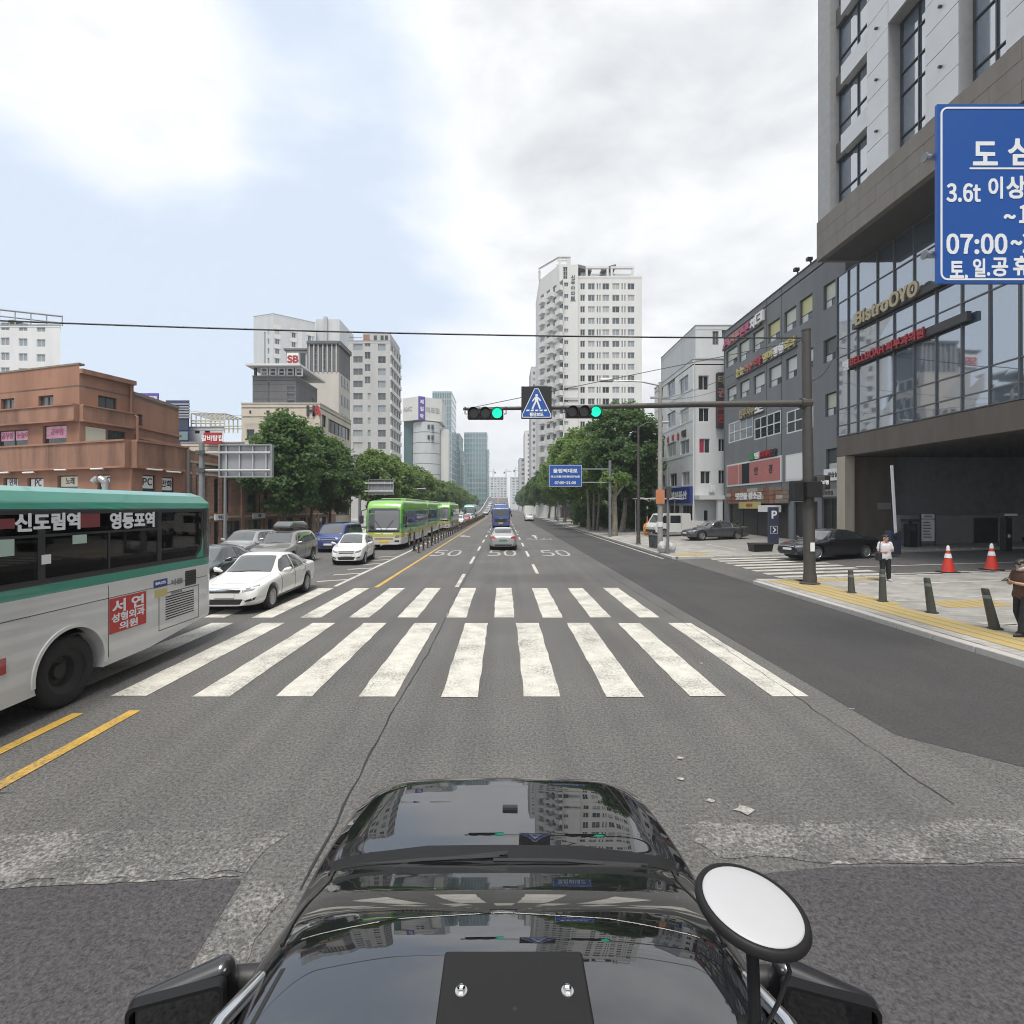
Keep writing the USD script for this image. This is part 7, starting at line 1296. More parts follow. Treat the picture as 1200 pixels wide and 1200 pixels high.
def city_bus():
    L, W, H = 11.0, 2.5, 3.14; x0 = -L/2; t = thing('city_bus', 'white and green city bus passing at the left edge with Korean destinations on its windows', 'bus', (-7.43, YR-L/2, 0), -90)
    # rear end of the bus is the far end: local x forward points towards the camera, so the rear is at local -L/2
    prof = Polygon([(x0+.10, .62), (x0+2.0, .40), (x0+5.0, .34), (L/2, .34), (L/2, H), (x0+.35, H), (x0+.12, H-.25), (x0+.0, 1.7), (x0, .75)]).buffer(-.05).buffer(.05)
    sec = []
    Y = np.array([-1.25, -1.25, -1.19, -.95, 0, .95, 1.19, 1.25, 1.25]); 
    M = Manifold(mf.Mesh(*[np.asarray(a, d) for a, d in zip((lambda m: (m.vertices, m.faces))(MB().prism(prof, -W/2, W/2, lambda v: np.c_[v[:, 0], -v[:, 2], v[:, 1]]).mesh()), (np.float32, np.uint32))]))
    xs = Manifold.extrude(mf.CrossSection([[(-W/2, .2), (W/2, .2), (W/2, 2.80), (W/2-.03, 2.92), (W/2-.12, 3.06), (W/2-.3, 3.13), (-W/2+.3, 3.13), (-W/2+.12, 3.06), (-W/2+.03, 2.92), (-W/2, 2.80)]]), L+2).rotate((90, 0, 90)).translate((x0-1, 0, 0)); M = M ^ xs
    pl = Manifold.extrude(mf.CrossSection([[(x0, -W/2+.22), (x0+.07, -W/2+.07), (x0+.25, -W/2), (L/2, -W/2), (L/2, W/2), (x0+.25, W/2), (x0+.07, W/2-.07), (x0, W/2-.22)]]), 4.); M = M ^ pl
    wx = [x0+3.62, x0+9.3]; r = .505
    for x in wx: M -= Manifold.cylinder(3., r+.085, r+.085, 48, True).rotate((90, 0, 0)).translate((x, 0, r+.02))
    win_z0, win_z1 = 1.83, 2.80
    M -= Manifold.cube((L-1.2, W-.30, 2.0)).translate((x0+.6, -W/2+.15, .95))     # hollow saloon
    sidecut = Manifold.cube((L-.62-.2, 3., win_z1-win_z0)).translate((x0+.40, -1.5, win_z0))
    M -= (sidecut - Manifold.cube((L, 1.9, 3)).translate((x0, -.95, .5)))
    obj('body', M, 'bus_white_green', t, smooth=30); P = Proj(M)
    for s in (1, -1):                                            # glazing: long bottom-rounded band of panes between black posts
        zs0, zs1 = win_z0+.015, win_z1-.015; xs_ = [x0+.42, x0+1.75, x0+4.1, x0+6.4, x0+8.6, L/2-.3]
        for i in range(len(xs_)-1):
            a, b = xs_[i]+.02, xs_[i+1]-.02; q = [(a, zs0), (b, zs0), (b, zs1), (a, zs1)] if i else [(a+.24, zs0), (b, zs0), (b, zs1), (a, zs1), (a, zs0+.5), (a+.05, zs0+.2)]
            p = obj('side_window', MB().prism(Polygon(q), -.006, .006, lambda v: np.c_[v[:, 0], np.full(len(v), s*(W/2-.012))+v[:, 2], v[:, 1]]), 'bus_glass', t)
            fr = Polygon(q).buffer(.02).difference(Polygon(q).buffer(-.035)); obj('frame', MB().prism(fr, -.012, .012, lambda v: np.c_[v[:, 0], np.full(len(v), s*(W/2-.010))+v[:, 2], v[:, 1]]), 'plastic_black', p)
            if i:
                zm = zs0+(.60 if i > 0 else .5); bars = [sbox(a, zm, b, zm+.035), sbox((a+b)/2-.018, zs0, (a+b)/2+.018, zm)]; obj('sliding_rail', MB().prism(shapely.union_all(bars), -.014, .014, lambda v: np.c_[v[:, 0], np.full(len(v), s*(W/2-.010))+v[:, 2], v[:, 1]]), 'plastic_black', p)
        qc = Polygon([(x0+.40, zs0-.02), (x0+.72, zs0-.02), (x0+.5, zs0+.12), (x0+.42, zs0+.5)]); obj('corner_panel', MB().prism(qc, -.02, .004, lambda v: np.c_[v[:, 0], np.full(len(v), s*(W/2-.004))+v[:, 2], v[:, 1]]), mat('bus_green', GR, .32, coat=1.), t)
    y = W/2; S = lambda o=.0: (lambda v: np.c_[-v[:, 0], np.full(len(v), y+o)+v[:, 2], v[:, 1]])     # lettering on the left side, reading from front to rear as seen from outside
    def U(xp): return -(-7.43+1.25) and None
    def loc(xp):                                                 # photo x -> local x on the visible side (plane X = -6.18)
        Yw = -6.18*600/(xp-590); return (YR-L/2)-Yw
    def zl(xp, yp): Yw = -6.18*600/(xp-590); return CAMZ-(yp-594)/600*Yw
    def lab(txt, xa, ya, xb, yb, m, name='lettering', h=None, off=.004, bold=3):
        a, b = loc(xa), loc(xb); mb = MB(); hh_ = h or (zl((xa+xb)/2, ya)-zl((xa+xb)/2, yb)); textm(mb, txt, hh_, S(off), .004, bold, True, abs(a-b), (-(a+b)/2, (zl((xa+xb)/2, ya)+zl((xa+xb)/2, yb))/2)); return obj(name, mb, m, t)
    lab('신도림역', 17, 601, 94, 622, 'retro_white', off=.0); lab('영등포역', 129, 600, 181, 619, 'retro_white', off=.0)
    def rect(xa, ya, xb, yb, m, name, off=.0, th=.004):
        a, b = sorted((loc(xa), loc(xb))); xm = (xa+xb)/2; z0, z1 = sorted((zl(xm, ya), zl(xm, yb))); return obj(name, MB().box(a, b, y+off, y+off+th, z0, z1), m, t)
    mat('poster_red', (.42, .035, .03), .5); mat('notice_red', (.17, .03, .035), .5); rect(94.5, 602, 117, 618, 'notice_red', 'red_notice'); rect(-10, 608, 17, 620, 'notice_red', 'red_notice'); rect(85, 625, 101.5, 637, mat('notice_green', (.36, .48, .42), .5), 'pale_notice'); rect(-2, 632, 16.5, 652, 'notice_green', 'pale_notice'); rect(48.5, 650, 59.5, 661, 'retro_white', 'small_notice')
    a, b = sorted((loc(128), loc(171))); z0, z1 = .845, 1.40; p = obj('advert_panel', MB().box(a, b, y+.0, y+.006, z0, z1), 'poster_red', t); w = b-a; cx = -(a+b)/2
    for txt, h, z, ww in (('서 연', .21, z1-.14, w*.86), ('성형외과', .14, z1-.32, w*.9), ('의원', .13, z1-.47, w*.5)): mb = MB(); textm(mb, txt, h, S(.006), .003, 2, True, ww, (cx, z)); obj('advert_lettering', mb, 'retro_white', p)
    for xa, ya, xb, yb, m in ((180, 679, 196, 688, 'sign_navy'), (181, 690, 196, 699, 'sign_yellow')): rect(xa, ya, xb, yb, m, 'emblem')
    lab('BUS', 182, 680, 194, 686, 'retro_white', h=.05, off=.005); lab('서울', 199, 677, 214, 686, 'pole_grey', h=.11); lab('SEOUL', 200, 692, 214, 695, 'pole_grey', h=.04)
    a, b = sorted((loc(217), loc(229.5))); v0 = obj('upper_vent', MB().box(a, b, y-.02, y+.003, 1.31, 1.60), 'plastic_black', t); [obj('vent_slat', MB().box(a+.01, b-.01, y+.003, y+.012, 1.33+.045*k, 1.35+.045*k), 'frame_dark', v0) for k in range(6)]
    a, b = sorted((loc(186), loc(233))); z0, z1 = .62, 1.28; fr = sbox(a, z0, b, z1).difference(sbox(a+.012, z0+.012, b-.012, z1-.012)); p = obj('engine_hatch', MB().prism(fr, -.003, .002, lambda v: np.c_[v[:, 0], np.full(len(v), y)+v[:, 2], v[:, 1]]), 'seam', t)
    a, b = sorted((loc(194), loc(227))); [obj('vent_louvre', MB().box(a, b, y-.004, y+.004, .78+.045*k, .80+.045*k), 'seam', p) for k in range(10)]
    for x in (loc(127), ): obj('panel_seam', MB().box(x-.006, x+.006, y-.004, y+.0015, .5, 1.62), 'seam', t)
    obj('panel_seam', MB().box(x0+.3, x0+8, y-.004, y+.0015, 1.415, 1.425), 'seam', t)
    for x in wx:
        a = np.linspace(-.12, math.pi+.12, 30); R0, R1 = r+.085, r+.135; pts = [(x+R1*math.cos(q), r+.02+R1*math.sin(q)) for q in a] + [(x+R0*math.cos(q), r+.02+R0*math.sin(q)) for q in a[::-1]]
        for s in (1, -1): obj('wheel_arch', MB().prism(Polygon(pts), -.02, .022, lambda v: np.c_[v[:, 0], np.full(len(v), s*y)+v[:, 2], v[:, 1]]), mat('bus_white', WH, .35, coat=.6), t)
    ty, ri, dk = wheel_mesh(.50, .28, 8); rm = MB().lathe([(.34, .10), (.34, .13), (.22, .05), (.20, -.02), (.12, -.02), (.10, .03), (0, .03)], axis='y', n=28).mesh()
    for x in wx:
        for s in (1, -1): p = obj('wheel', moved(flip(ty, s), [x, s*(W/2-.20), .50]), 'tyre', t, smooth=50); obj('rim', moved(flip(rm, s), [x, s*(W/2-.20), .50]), mat('rim_sooty', (.030, .029, .028), .7), p, smooth=40)
    obj('underbody', MB().box(x0+1.5, L/2-.3, -1.0, 1.0, .3, .9), 'plastic_black', t)
    mat('seat_grey', (.09, .10, .11), .8); mat('seat_teal', (.06, .15, .17), .8)
    for i in range(9):
        for s in (-1, 1):
            x = x0+1.5+.85*i; obj('seat', MB().add(rbox(x-.2, x+.25, *sorted((s*.55, s*1.0)), 1.35, 1.45, .03)).add(rbox(x-.25, x-.15, *sorted((s*.55, s*1.0)), 1.4, 2.05, .04)), 'seat_teal' if i % 3 else 'seat_grey', t)
    for i in range(4): x = x0+2+2.1*i; obj('grab_pole', MB().tube([(x, .5, .95), (x, .5, 2.9)], .018, 6).tube([(x, -.5, .95), (x, -.5, 2.9)], .018, 6), 'steel', t)
    obj('saloon_floor', MB().box(x0+.6, L/2-.6, -1.08, 1.08, .955, .98), 'rim_dark', t); obj('roof_lining', MB().box(x0+.62, L/2-.62, -1.05, 1.05, 2.90, 2.93), 'seat_grey', t)
    obj('side_marker', P.panel(sbox(loc(6), .78, loc(-6)+.001, .98) if loc(-6) > loc(6) else sbox(loc(-6), .78, loc(6), .98), 'y', 1, .012, .3), 'lamp_red', t)
    for s in (1, -1): obj('tail_light', MB().box(x0-.02, x0+.05, *sorted((s*.85, s*1.05)), .95, 1.35), 'lamp_red', t)
    obj('rear_window', MB().box(x0-.015, x0+.05, -.95, .95, 1.9, 2.7), 'car_glass', t)
city_bus()
mat('coach_screen', (.13, .135, .14), .12, spec=.8); LG = (.17, .40, .06); bandmat('coach_green', [(0, (.03, .03, .03)), (.36, (.50, .50, .48)), (.86, (.42, .36, .05)), (1.12, (.16, .34, .05)), (1.42, (.045, .20, .08)), (1.75, (.10, .34, .05)), (2.72, LG)])
bandmat('coach_teal', [(0, (.03, .03, .03)), (.36, (.40, .42, .42)), (1.0, (.04, .22, .20)), (2.5, (.10, .32, .28))]); bandmat('coach_blue', [(0, (.03, .03, .03)), (.36, (.03, .07, .22)), (2.6, (.05, .10, .28))])
def coach(label, loc, rz_, bm, L=11.6, W=2.5, H=3.30, front='coach_front', rear=False, name='coach', group=None):
    sh = dict(L=L, W=W, zb=[(0, .38), (1, .34), (L, .36)], zt=[(0, .9), (.03, 2.0), (.18, H-.45), (.45, H-.12), (.95, H), (2.2, H+.02), (L-.5, H), (L-.12, H-.15), (L, H-.9)], zs=[(0, .8), (.1, 1.7), (.8, 2.6), (L-.3, 2.6), (L, 1.4)], wp=[(0, .86), (.06, .93), (.25, .985), (.6, 1.), (L-.5, 1.), (L-.1, .96), (L, .9)], wr=[(0, .92), (1, .92), (L, .92)])
    body = loft_body(**sh, nst=70, sh=.995, bottom=.96); M = Manifold(mf.Mesh(np.asarray(body.vertices, np.float32), np.asarray(body.faces, np.uint32)))
    if M.status() != mf.Error.NoError: M = Manifold(mf.Mesh(np.asarray(body.vertices, np.float32), np.asarray(body.faces[:, ::-1], np.uint32)))
    P = Proj(body); wx = (L/2-2.6, -L/2+3.2); r = .49
    for x in wx: M -= Manifold.cylinder(4., r+.07, r+.07, 36, True).rotate((90, 0, 0)).translate((x, 0, r))
    t = thing(name, label, 'bus', loc, rz_, group); obj('body', M, bm, t, smooth=32); X = lambda s: L/2-s
    obj('underbody', MB().box(-L/2+.8, L/2-.8, -.95, .95, .34, 1.1), 'plastic_black', t); add_wheels(t, wx, W/2-.19, .48, .28, 8)
    obj('windscreen_surround', P.panel(Polygon([(-1.16, 1.18), (1.16, 1.18), (1.16, 2.62), (1.02, 2.76), (-1.02, 2.76), (-1.16, 2.62)]).buffer(-.06).buffer(.06), 'x', 1, .004, .15), 'car_glass', t, smooth=50); obj('windscreen', P.panel(Polygon([(-.62, 1.34), (.98, 1.34), (.98, 2.6), (-.62, 2.6)]).buffer(-.06).buffer(.06), 'x', 1, .010, .15), 'coach_screen', t, smooth=50)
    obj('windscreen_sign', P.panel(sbox(-.5, 1.36, .85, 1.46), 'x', 1, .016, .3), 'retro_white', t)
    for k in (-1, 1): obj('wiper', P.panel(Polygon([(k*.05, 1.27), (k*.09, 1.27), (k*.62, 1.95), (k*.58, 1.97)]), 'x', 1, .02, .1), 'plastic_black', t)
    for s in (1, -1):
        e = [(X(.55), 1.35), (X(1.5), 1.35), (X(1.5), 2.55), (X(.75), 2.55)]; obj('cab_window', P.panel(Polygon(e), 'y', s, .005, .3), 'car_glass', t)
        n = 5; a0, b0 = 1.6, L-.5
        for i in range(n): a, b = a0+(b0-a0)*i/n+.03, a0+(b0-a0)*(i+1)/n-.03; obj('side_window', P.panel(Polygon([(X(a), 1.72), (X(b), 1.72), (X(b), 2.58), (X(a), 2.58)]).buffer(-.06).buffer(.06), 'y', s, .005, .5), 'car_glass', t)
        obj('headlight', P.panel(Polygon([(s*.72, .82), (s*1.08, .86), (s*1.10, 1.02), (s*.80, .98)]), 'x', 1, .008, .1), 'lamp_clear', t); obj('fog_lamp', P.panel(Polygon([(s*.7, .55), (s*1.0, .55), (s*1.0, .66), (s*.7, .66)]), 'x', 1, .008, .2), 'plastic_black', t)
        obj('mirror_arm', MB().tube([(X(.35), s*1.2, 2.7), (X(-.25), s*1.38, 2.6), (X(-.28), s*1.40, 2.3)], .03, 6), 'plastic_black', t); obj('mirror', rbox(X(-.20)-.1, X(-.20)+.08, *sorted((s*1.28, s*1.55)), 1.75, 2.3, .05), 'plastic_black', t)
        obj('tail_light', P.panel(Polygon([(s*.95, .8), (s*1.12, .8), (s*1.12, 1.3), (s*.95, 1.3)]), 'x', -1, .008, .3), 'lamp_red', t)
    obj('number_plate', P.panel(sbox(-.35, .50, .35, .66), 'x', 1, .015, .3), 'plate_yellow', t); obj('number_plate', P.panel(sbox(-.28, .6, .28, .75), 'x', -1, .015, .3), 'plate_yellow', t)
    obj('front_lettering', MB().add(P.panel(sbox(-.6, 1.06, -.2, 1.11), 'x', 1, .012, .3)).add(P.panel(sbox(-.05, 1.05, .6, 1.12), 'x', 1, .012, .3)), 'retro_white', t); obj('lower_grille', P.panel(sbox(-.6, .72, .6, .78), 'x', 1, .006, .3), 'plastic_black', t)
    obj('rear_window', P.panel(Polygon([(-1.0, 1.7), (1.0, 1.7), (.95, 2.5), (-.95, 2.5)]), 'x', -1, .008, .2), 'car_glass', t); obj('engine_grille', P.panel(sbox(-.8, .85, .8, 1.25), 'x', -1, .008, .3), 'plastic_black', t)
    obj('roof_unit', rbox(-L/2+2.0, L/2-3.0, -.9, .9, H-.02, H+.16, .06), bm, t); obj('roof_hatch', rbox(X(1.9), X(1.2), -.75, .75, H-.05, H+.08, .03), 'plastic_black', t)
    return t
co = coach('first bright green coach facing the camera beyond the white hatchback', (-7.85, 33.6+5.8, 0), -90, 'coach_green')
dup(co, (-8.25, 47.6+5.8, 0), -90, 'second bright green coach, close behind the first'); dup(co, (-7.45, 60+5.8, 0), -90, 'third bright green coach, its dark front peeping out behind the second')
coach('teal coach far away in the oncoming queue', (-6.2-1.3, 118, 0), -90, 'coach_teal')
bb = coach('blue bus seen from behind, ahead of the silver sedan', (-.35, 73, 0), 90, 'coach_blue', L=9.5, H=2.75, name='bus'); 
coach('taller blue bus further ahead, above the nearer blue bus', (-.6, 100, 0), 90, 'coach_blue', L=11, H=3.4, name='bus')
# ---- white box lorry far ahead on the right lane
def lorry():
    t = thing('box_lorry', 'white box lorry far ahead on the right, below the street trees', 'lorry', (6.0, 122, 0), 90); obj('box', rbox(-3.2, 1.2, -1.1, 1.1, .95, 3.1, .04), 'paint_pearl', t); obj('cab', Manifold.batch_hull([Manifold.cube((1.7, 2.0, 1.0), True).translate((2.3, 0, 1.0)), Manifold.cube((1.1, 1.8, .3), True).translate((2.0, 0, 2.1))]), 'paint_pearl', t); obj('chassis', MB().box(-3.1, 3.0, -.5, .5, .5, .9), 'plastic_black', t); add_wheels(t, (2.2, -2.0), .9, .40, .24, 6)
    for s in (1, -1): obj('tail_light', MB().box(-3.24, -3.19, *sorted((s*.7, s*1.0)), .75, .92), 'lamp_red', t)
    obj('rear_bumper', MB().box(-3.2, -3.1, -1.0, 1.0, .5, .65), 'plastic_black', t)
lorry()
make_car('white car far ahead in the right lane in front of the box lorry', 'sedan', D(), 'paint_pearl', (5.2, 104, 0), 90, detail=1)
# ================================================================== people
mat('skin', (.42, .26, .19), .55); mat('hair', (.012, .010, .009), .45); mat('shirt_white', (.60, .59, .62), .8, var=.3, scale=9.); mat('shirt_brown', (.085, .040, .026), .85, var=.4, scale=9.); mat('trousers', (.014, .014, .017), .85, var=.3, scale=12.); mat('shoe_pale', (.45, .44, .42), .6); mat('shoe_dark', (.02, .02, .022), .6); mat('mask', (.55, .57, .60), .7); mat('eye', (.02, .015, .012), .2); mat('lips', (.30, .13, .11), .5); mat('bag_dark', (.018, .016, .022), .6)
def chain(*pr, n=14): return Manifold.batch_boolean([hull([pr[i], pr[i+1]], n) for i in range(len(pr)-1)], mf.OpType.Add)
def soft(ms, ln=.018, it=6):
    M = Manifold.batch_boolean(list(ms), mf.OpType.Add).refine_to_length(ln); m = M.to_mesh(); t = trimesh.Trimesh(np.array(m.vert_properties[:, :3]), np.array(m.tri_verts), process=True); trimesh.smoothing.filter_taubin(t, iterations=it); return t
def hand(w, dirv, palmn, side, curl=.5, L=.085):
    """palm and five separate curled fingers; w = wrist, dirv = pointing direction, palmn = palm normal"""
    w, d, n = (np.array(a, float) for a in (w, dirv, palmn)); d /= np.linalg.norm(d); n -= d*(n@d); n /= np.linalg.norm(n); s = np.cross(d, n)*side; out = [hull([(w, .022), (w+d*.03+s*.018, .017), (w+d*.03-s*.018, .017), (w+d*L+s*.030, .013), (w+d*L-s*.030, .013)], 10)]
    for k, l in zip((-.031, -.0105, .0105, .030), (.070, .080, .075, .058)):
        a = w+d*(L-.012)+s*k; b = a+(d*math.cos(curl*.5)+n*math.sin(curl*.5))*l*.48; c = b+(d*math.cos(curl*1.4)+n*math.sin(curl*1.4))*l*.32; e = c+(d*math.cos(curl*2.1)+n*math.sin(curl*2.1))*l*.26; out.append(chain((a, .0095), (b, .0088), (c, .008), (e, .0072), n=8))
    a = w+d*.022-s*.028; b = a+(d*.6-s*.7+n*.35)*.036; c = b+(d*.9-s*.1+n*.4)*.03; out.append(chain((a, .012), (b, .0105), (c, .009), n=8)); return out
def head(c, fwd, H=.225):
    c, f = np.array(c, float), np.array(fwd, float); f /= np.linalg.norm(f); up = np.array([0, 0, 1.]); up = up-f*(up@f); up /= np.linalg.norm(up); r = np.cross(f, up); P = lambda a, b, d: c+r*a+f*b+up*d
    skull = [hull([(P(0, -.03, .035), .078), (P(0, .02, .03), .072), (P(0, .035, -.055), .048), (P(0, .055, -.085), .026)], 18), hull([(P(0, .085, -.012), .010), (P(0, .106, -.032), .013)], 10), chain((P(0, .080, .012), .009), (P(0, .105, -.03), .010), n=8)]
    for s in (-1, 1): skull.append(hull([(P(s*.078, -.005, .01), .014), (P(s*.080, -.008, -.03), .010)], 8))
    eyes = MB(); lips = hull([(P(-.020, .079, -.066), .006), (P(.020, .079, -.066), .006), (P(0, .085, -.066), .008)], 8)
    for s in (-1, 1): eyes.add(hull([(P(s*.024, .082, .008), .006), (P(s*.038, .077, .008), .006)], 8))
    hair = hull([(P(0, -.04, .045), .086), (P(0, .02, .062), .066), (P(0, -.06, -.02), .062)], 18); fringe = hull([(P(-.055, .062, .055), .022), (P(.055, .062, .055), .022), (P(0, .045, .085), .04)], 10)
    return skull, eyes.mesh(), lips, Manifold.batch_boolean([hair, fringe], mf.OpType.Add), P
def person(label, loc, rz_, J, shirt, shoe, group=None, mask=False, bag=False, phone=False):
    t = thing('person', label, 'person', loc, rz_); v = {k: np.array(a, float) for k, a in J.items()}
    sk, eyes, lips, hair, P = head(v['head'], v['look']); B = list(sk); B.append(chain((v['neck'], .052), (v['head']-[0, 0, .05], .050)))
    B.append(hull([(v['chest']+[-.10, 0, 0], .09), (v['chest']+[.10, 0, 0], .09), (v['waist']+[-.06, 0, 0], .09), (v['waist']+[.06, 0, 0], .09)]))
    B.append(hull([(v['waist'], .10), (v['hipL'], .095), (v['hipR'], .095)])); B.append(chain((v['shL'], .055), (v['neck'], .05), (v['shR'], .055)))
    for s in 'LR':
        B.append(chain((v['sh'+s], .052), (v['el'+s], .040), (v['wr'+s], .027))); B.append(chain((v['hip'+s], .085), (v['kn'+s], .058), (v['an'+s], .042)))
    B = [soft(B, .022, 5)]; body = B[0]; Hs = []
    for s, sg in (('L', 1), ('R', -1)): Hs += hand(v['wr'+s], v['hd'+s], v['hn'+s], sg, J.get('curl', .5))
    H = soft(Hs, .006, 4); Mb = Manifold.batch_boolean([Manifold(mf.Mesh(np.asarray(m.vertices, np.float32), np.asarray(m.faces, np.uint32))) for m in (body, H)], mf.OpType.Add)
    obj('body', Mb if Mb.num_tri() > 100 else body, 'skin', t, smooth=60); obj('hair', soft([hair], .02, 3), 'hair', t, smooth=60); obj('eyes', eyes, 'eye', t); obj('mouth', lips, 'lips', t)
    S = [hull([(v['chest']+[-.12, 0, .04], .078), (v['chest']+[.12, 0, .04], .078), (v['chest']+[-.08, 0, -.05], .116), (v['chest']+[.08, 0, -.05], .116), (v['chest']+[-.08, 0, .02], .110), (v['chest']+[.08, 0, .02], .110), (v['waist']+[-.08, 0, 0], .112), (v['waist']+[.08, 0, 0], .112)]), hull([(v['waist']+[-.08, 0, 0], .105), (v['waist']+[.08, 0, 0], .105), (v['hipL']+[.03, 0, -.03], .112), (v['hipR']+[-.03, 0, -.03], .112)])]
    S.append(chain((v['shL'], .068), (v['neck']-[0, 0, .065], .058), (v['shR'], .068)))
    for s in 'LR': m = v['sh'+s]*.32+v['el'+s]*.68; S.append(chain((v['sh'+s], .070), (m, .064)))
    obj('shirt', soft(S, .02, 5), shirt, t, smooth=60)
    T = [hull([(v['hipL']+[0, 0, .03], .10), (v['hipR']+[0, 0, .03], .10), (v['waist']-[0, 0, .08], .095)])]
    for s in 'LR': T.append(chain((v['hip'+s], .105), (v['kn'+s], .075), (v['an'+s]+[0, 0, .03], .066)))
    obj('trousers', soft(T, .02, 5), 'trousers', t, smooth=60)
    for s in 'LR': a = v['an'+s]; obj('shoe', soft([hull([(np.array([a[0], a[1]-.04, .045]), .042), (np.array([a[0], a[1]+.08, .04]), .042), (np.array([a[0], a[1]+.15, .032]), .030), (a-[0, 0, .02], .045)])], .02, 3), shoe, t, smooth=60)
    if mask: obj('face_mask', soft([hull([(P(0, .075, -.05), .035), (P(-.045, .035, -.05), .035), (P(.045, .035, -.05), .035), (P(0, .062, -.085), .03)])], .02, 3), 'mask', t, smooth=60)
    return t, v
p = gnd(1037, 681)
base = dict(head=(0, .02, 1.50), look=(-.25, 1, -.12), neck=(0, 0, 1.36), chest=(0, 0, 1.20), waist=(0, 0, 1.0), hipL=(.085, 0, .86), hipR=(-.085, 0, .86), knL=(.105, .03, .47), anL=(.12, .0, .08), knR=(-.10, .03, .47), anR=(-.13, .0, .08), shL=(.175, 0, 1.315), shR=(-.175, 0, 1.315))
base = {k: np.array(a, float) for k, a in base.items()}
t, v = person('person in a white shirt and black trousers with pale shoes, standing behind a bollard', p, 180, {**base, 'elL': (.25, .02, 1.07), 'elR': (-.24, .04, 1.07), 'wrL': (.20, .20, 1.02), 'wrR': (-.12, .22, 1.08), 'hdL': (-.5, .8, .1), 'hdR': (.8, .5, .1), 'hnL': (-.6, -.3, .3), 'hnR': (.3, -.8, .2), 'curl': .7}, 'shirt_white', 'shoe_pale')
b = thing('hand_bag', 'small dark bag hanging at the side of the person in the white shirt', 'bag', (p[0]-.27, p[1]-.05, p[2]+.72)); obj('pouch', rbox(-.05, .07, -.11, .11, 0, .30, .04), 'bag_dark', b, smooth=50); obj('strap', MB().tube([(0, -.07, .28), (.05, -.02, .62), (.09, .0, .66), (.05, .06, .6), (0, .07, .28)], .012, 6), 'bag_dark', b)
p2 = (10.80, 10.62, zfore(10.8))
t, v = person('person in a brown shirt looking down at a phone by the right edge', p2, 90, {**base, 'head': (0, .06, 1.47), 'look': (0, 1, -.55), 'elL': (.24, .06, 1.06), 'elR': (-.24, .06, 1.06), 'wrL': (.07, .27, 1.13), 'wrR': (-.07, .27, 1.11), 'hdL': (-.35, .8, .25), 'hdR': (.35, .8, .25), 'hnL': (-.5, 0, .8), 'hnR': (.5, 0, .8), 'knR': (-.10, .10, .48), 'anR': (-.11, .16, .08), 'knL': (.11, .02, .47), 'anL': (.12, -.12, .08), 'curl': .8}, 'shirt_brown', 'shoe_dark', mask=True)
b = thing('phone', 'dark phone held by the person in the brown shirt', 'phone', (p2[0]-.375, p2[1], p2[2]+1.175)); obj('case', MB().cbox((0, 0, 0), (.15, .074, .010), R=[[.88, 0, -.47], [0, 1, 0], [.47, 0, .88]]), 'bag_dark', b); obj('screen', MB().cbox((.003, 0, .0062), (.136, .066, .002), R=[[.88, 0, -.47], [0, 1, 0], [.47, 0, .88]]), 'pane_grey', b)

# ================================================================== the camera car: black, seen from above
mat('mirror_plastic', (.008, .008, .009), .5, spec=.3); mat('own_paint', (.004, .004, .005), .12, spec=.6, coat=1.); MATS['own_paint'] = custom('own_black', {'p': ('principled_bsdf', {'base_color': (.0045, .0045, .0055), 'roughness': .3, 'specular_ior_level': .0, 'coat_weight': 1., 'coat_roughness': .008, 'coat_ior': 2.25})}, [], 'p.BSDF')
MATS['own_glass'] = custom('own_windscreen', {'p': ('principled_bsdf', {'base_color': (.008, .009, .009), 'roughness': .02, 'ior': 1.9})}, [], 'p.BSDF')
mat('plate_black', (.012, .012, .0125), .55, spec=.25, bump=.1, bscale=200., bdist=.001); mat('dome_white', (.37, .375, .39), .55)
mat('mirror_tint', (.10, .105, .11), .03, metal=1.); L, W = 4.72, 1.97; YF = 3.80
zt = [(0, .66), (.05, .82), (.14, .915), (.28, .965), (.6, 1.015), (1.0, 1.07), (1.27, 1.105), (1.42, 1.18), (1.75, 1.36), (2.02, 1.505), (2.2, 1.582), (2.4, 1.632), (2.7, 1.662), (3.2, 1.685), (3.7, 1.685), (4.3, 1.64), (4.52, 1.4), (4.66, .95), (L, .7)]
zs = [(0, .5), (.2, .85), (.6, .955), (1.27, 1.03), (2.5, 1.06), (4.3, 1.08), (L, .6)]; wp = [(0, .70), (.06, .82), (.16, .89), (.32, .945), (.7, .985), (1.3, 1.), (3.9, 1.), (4.4, .95), (4.65, .85), (L, .75)]; wr = [(0, .86), (.9, .87), (1.27, .86), (1.9, .77), (2.4, .715), (3.3, .705), (4.3, .70), (L, .8)]; zb = [(0, .3), (1, .2), (L, .3)]
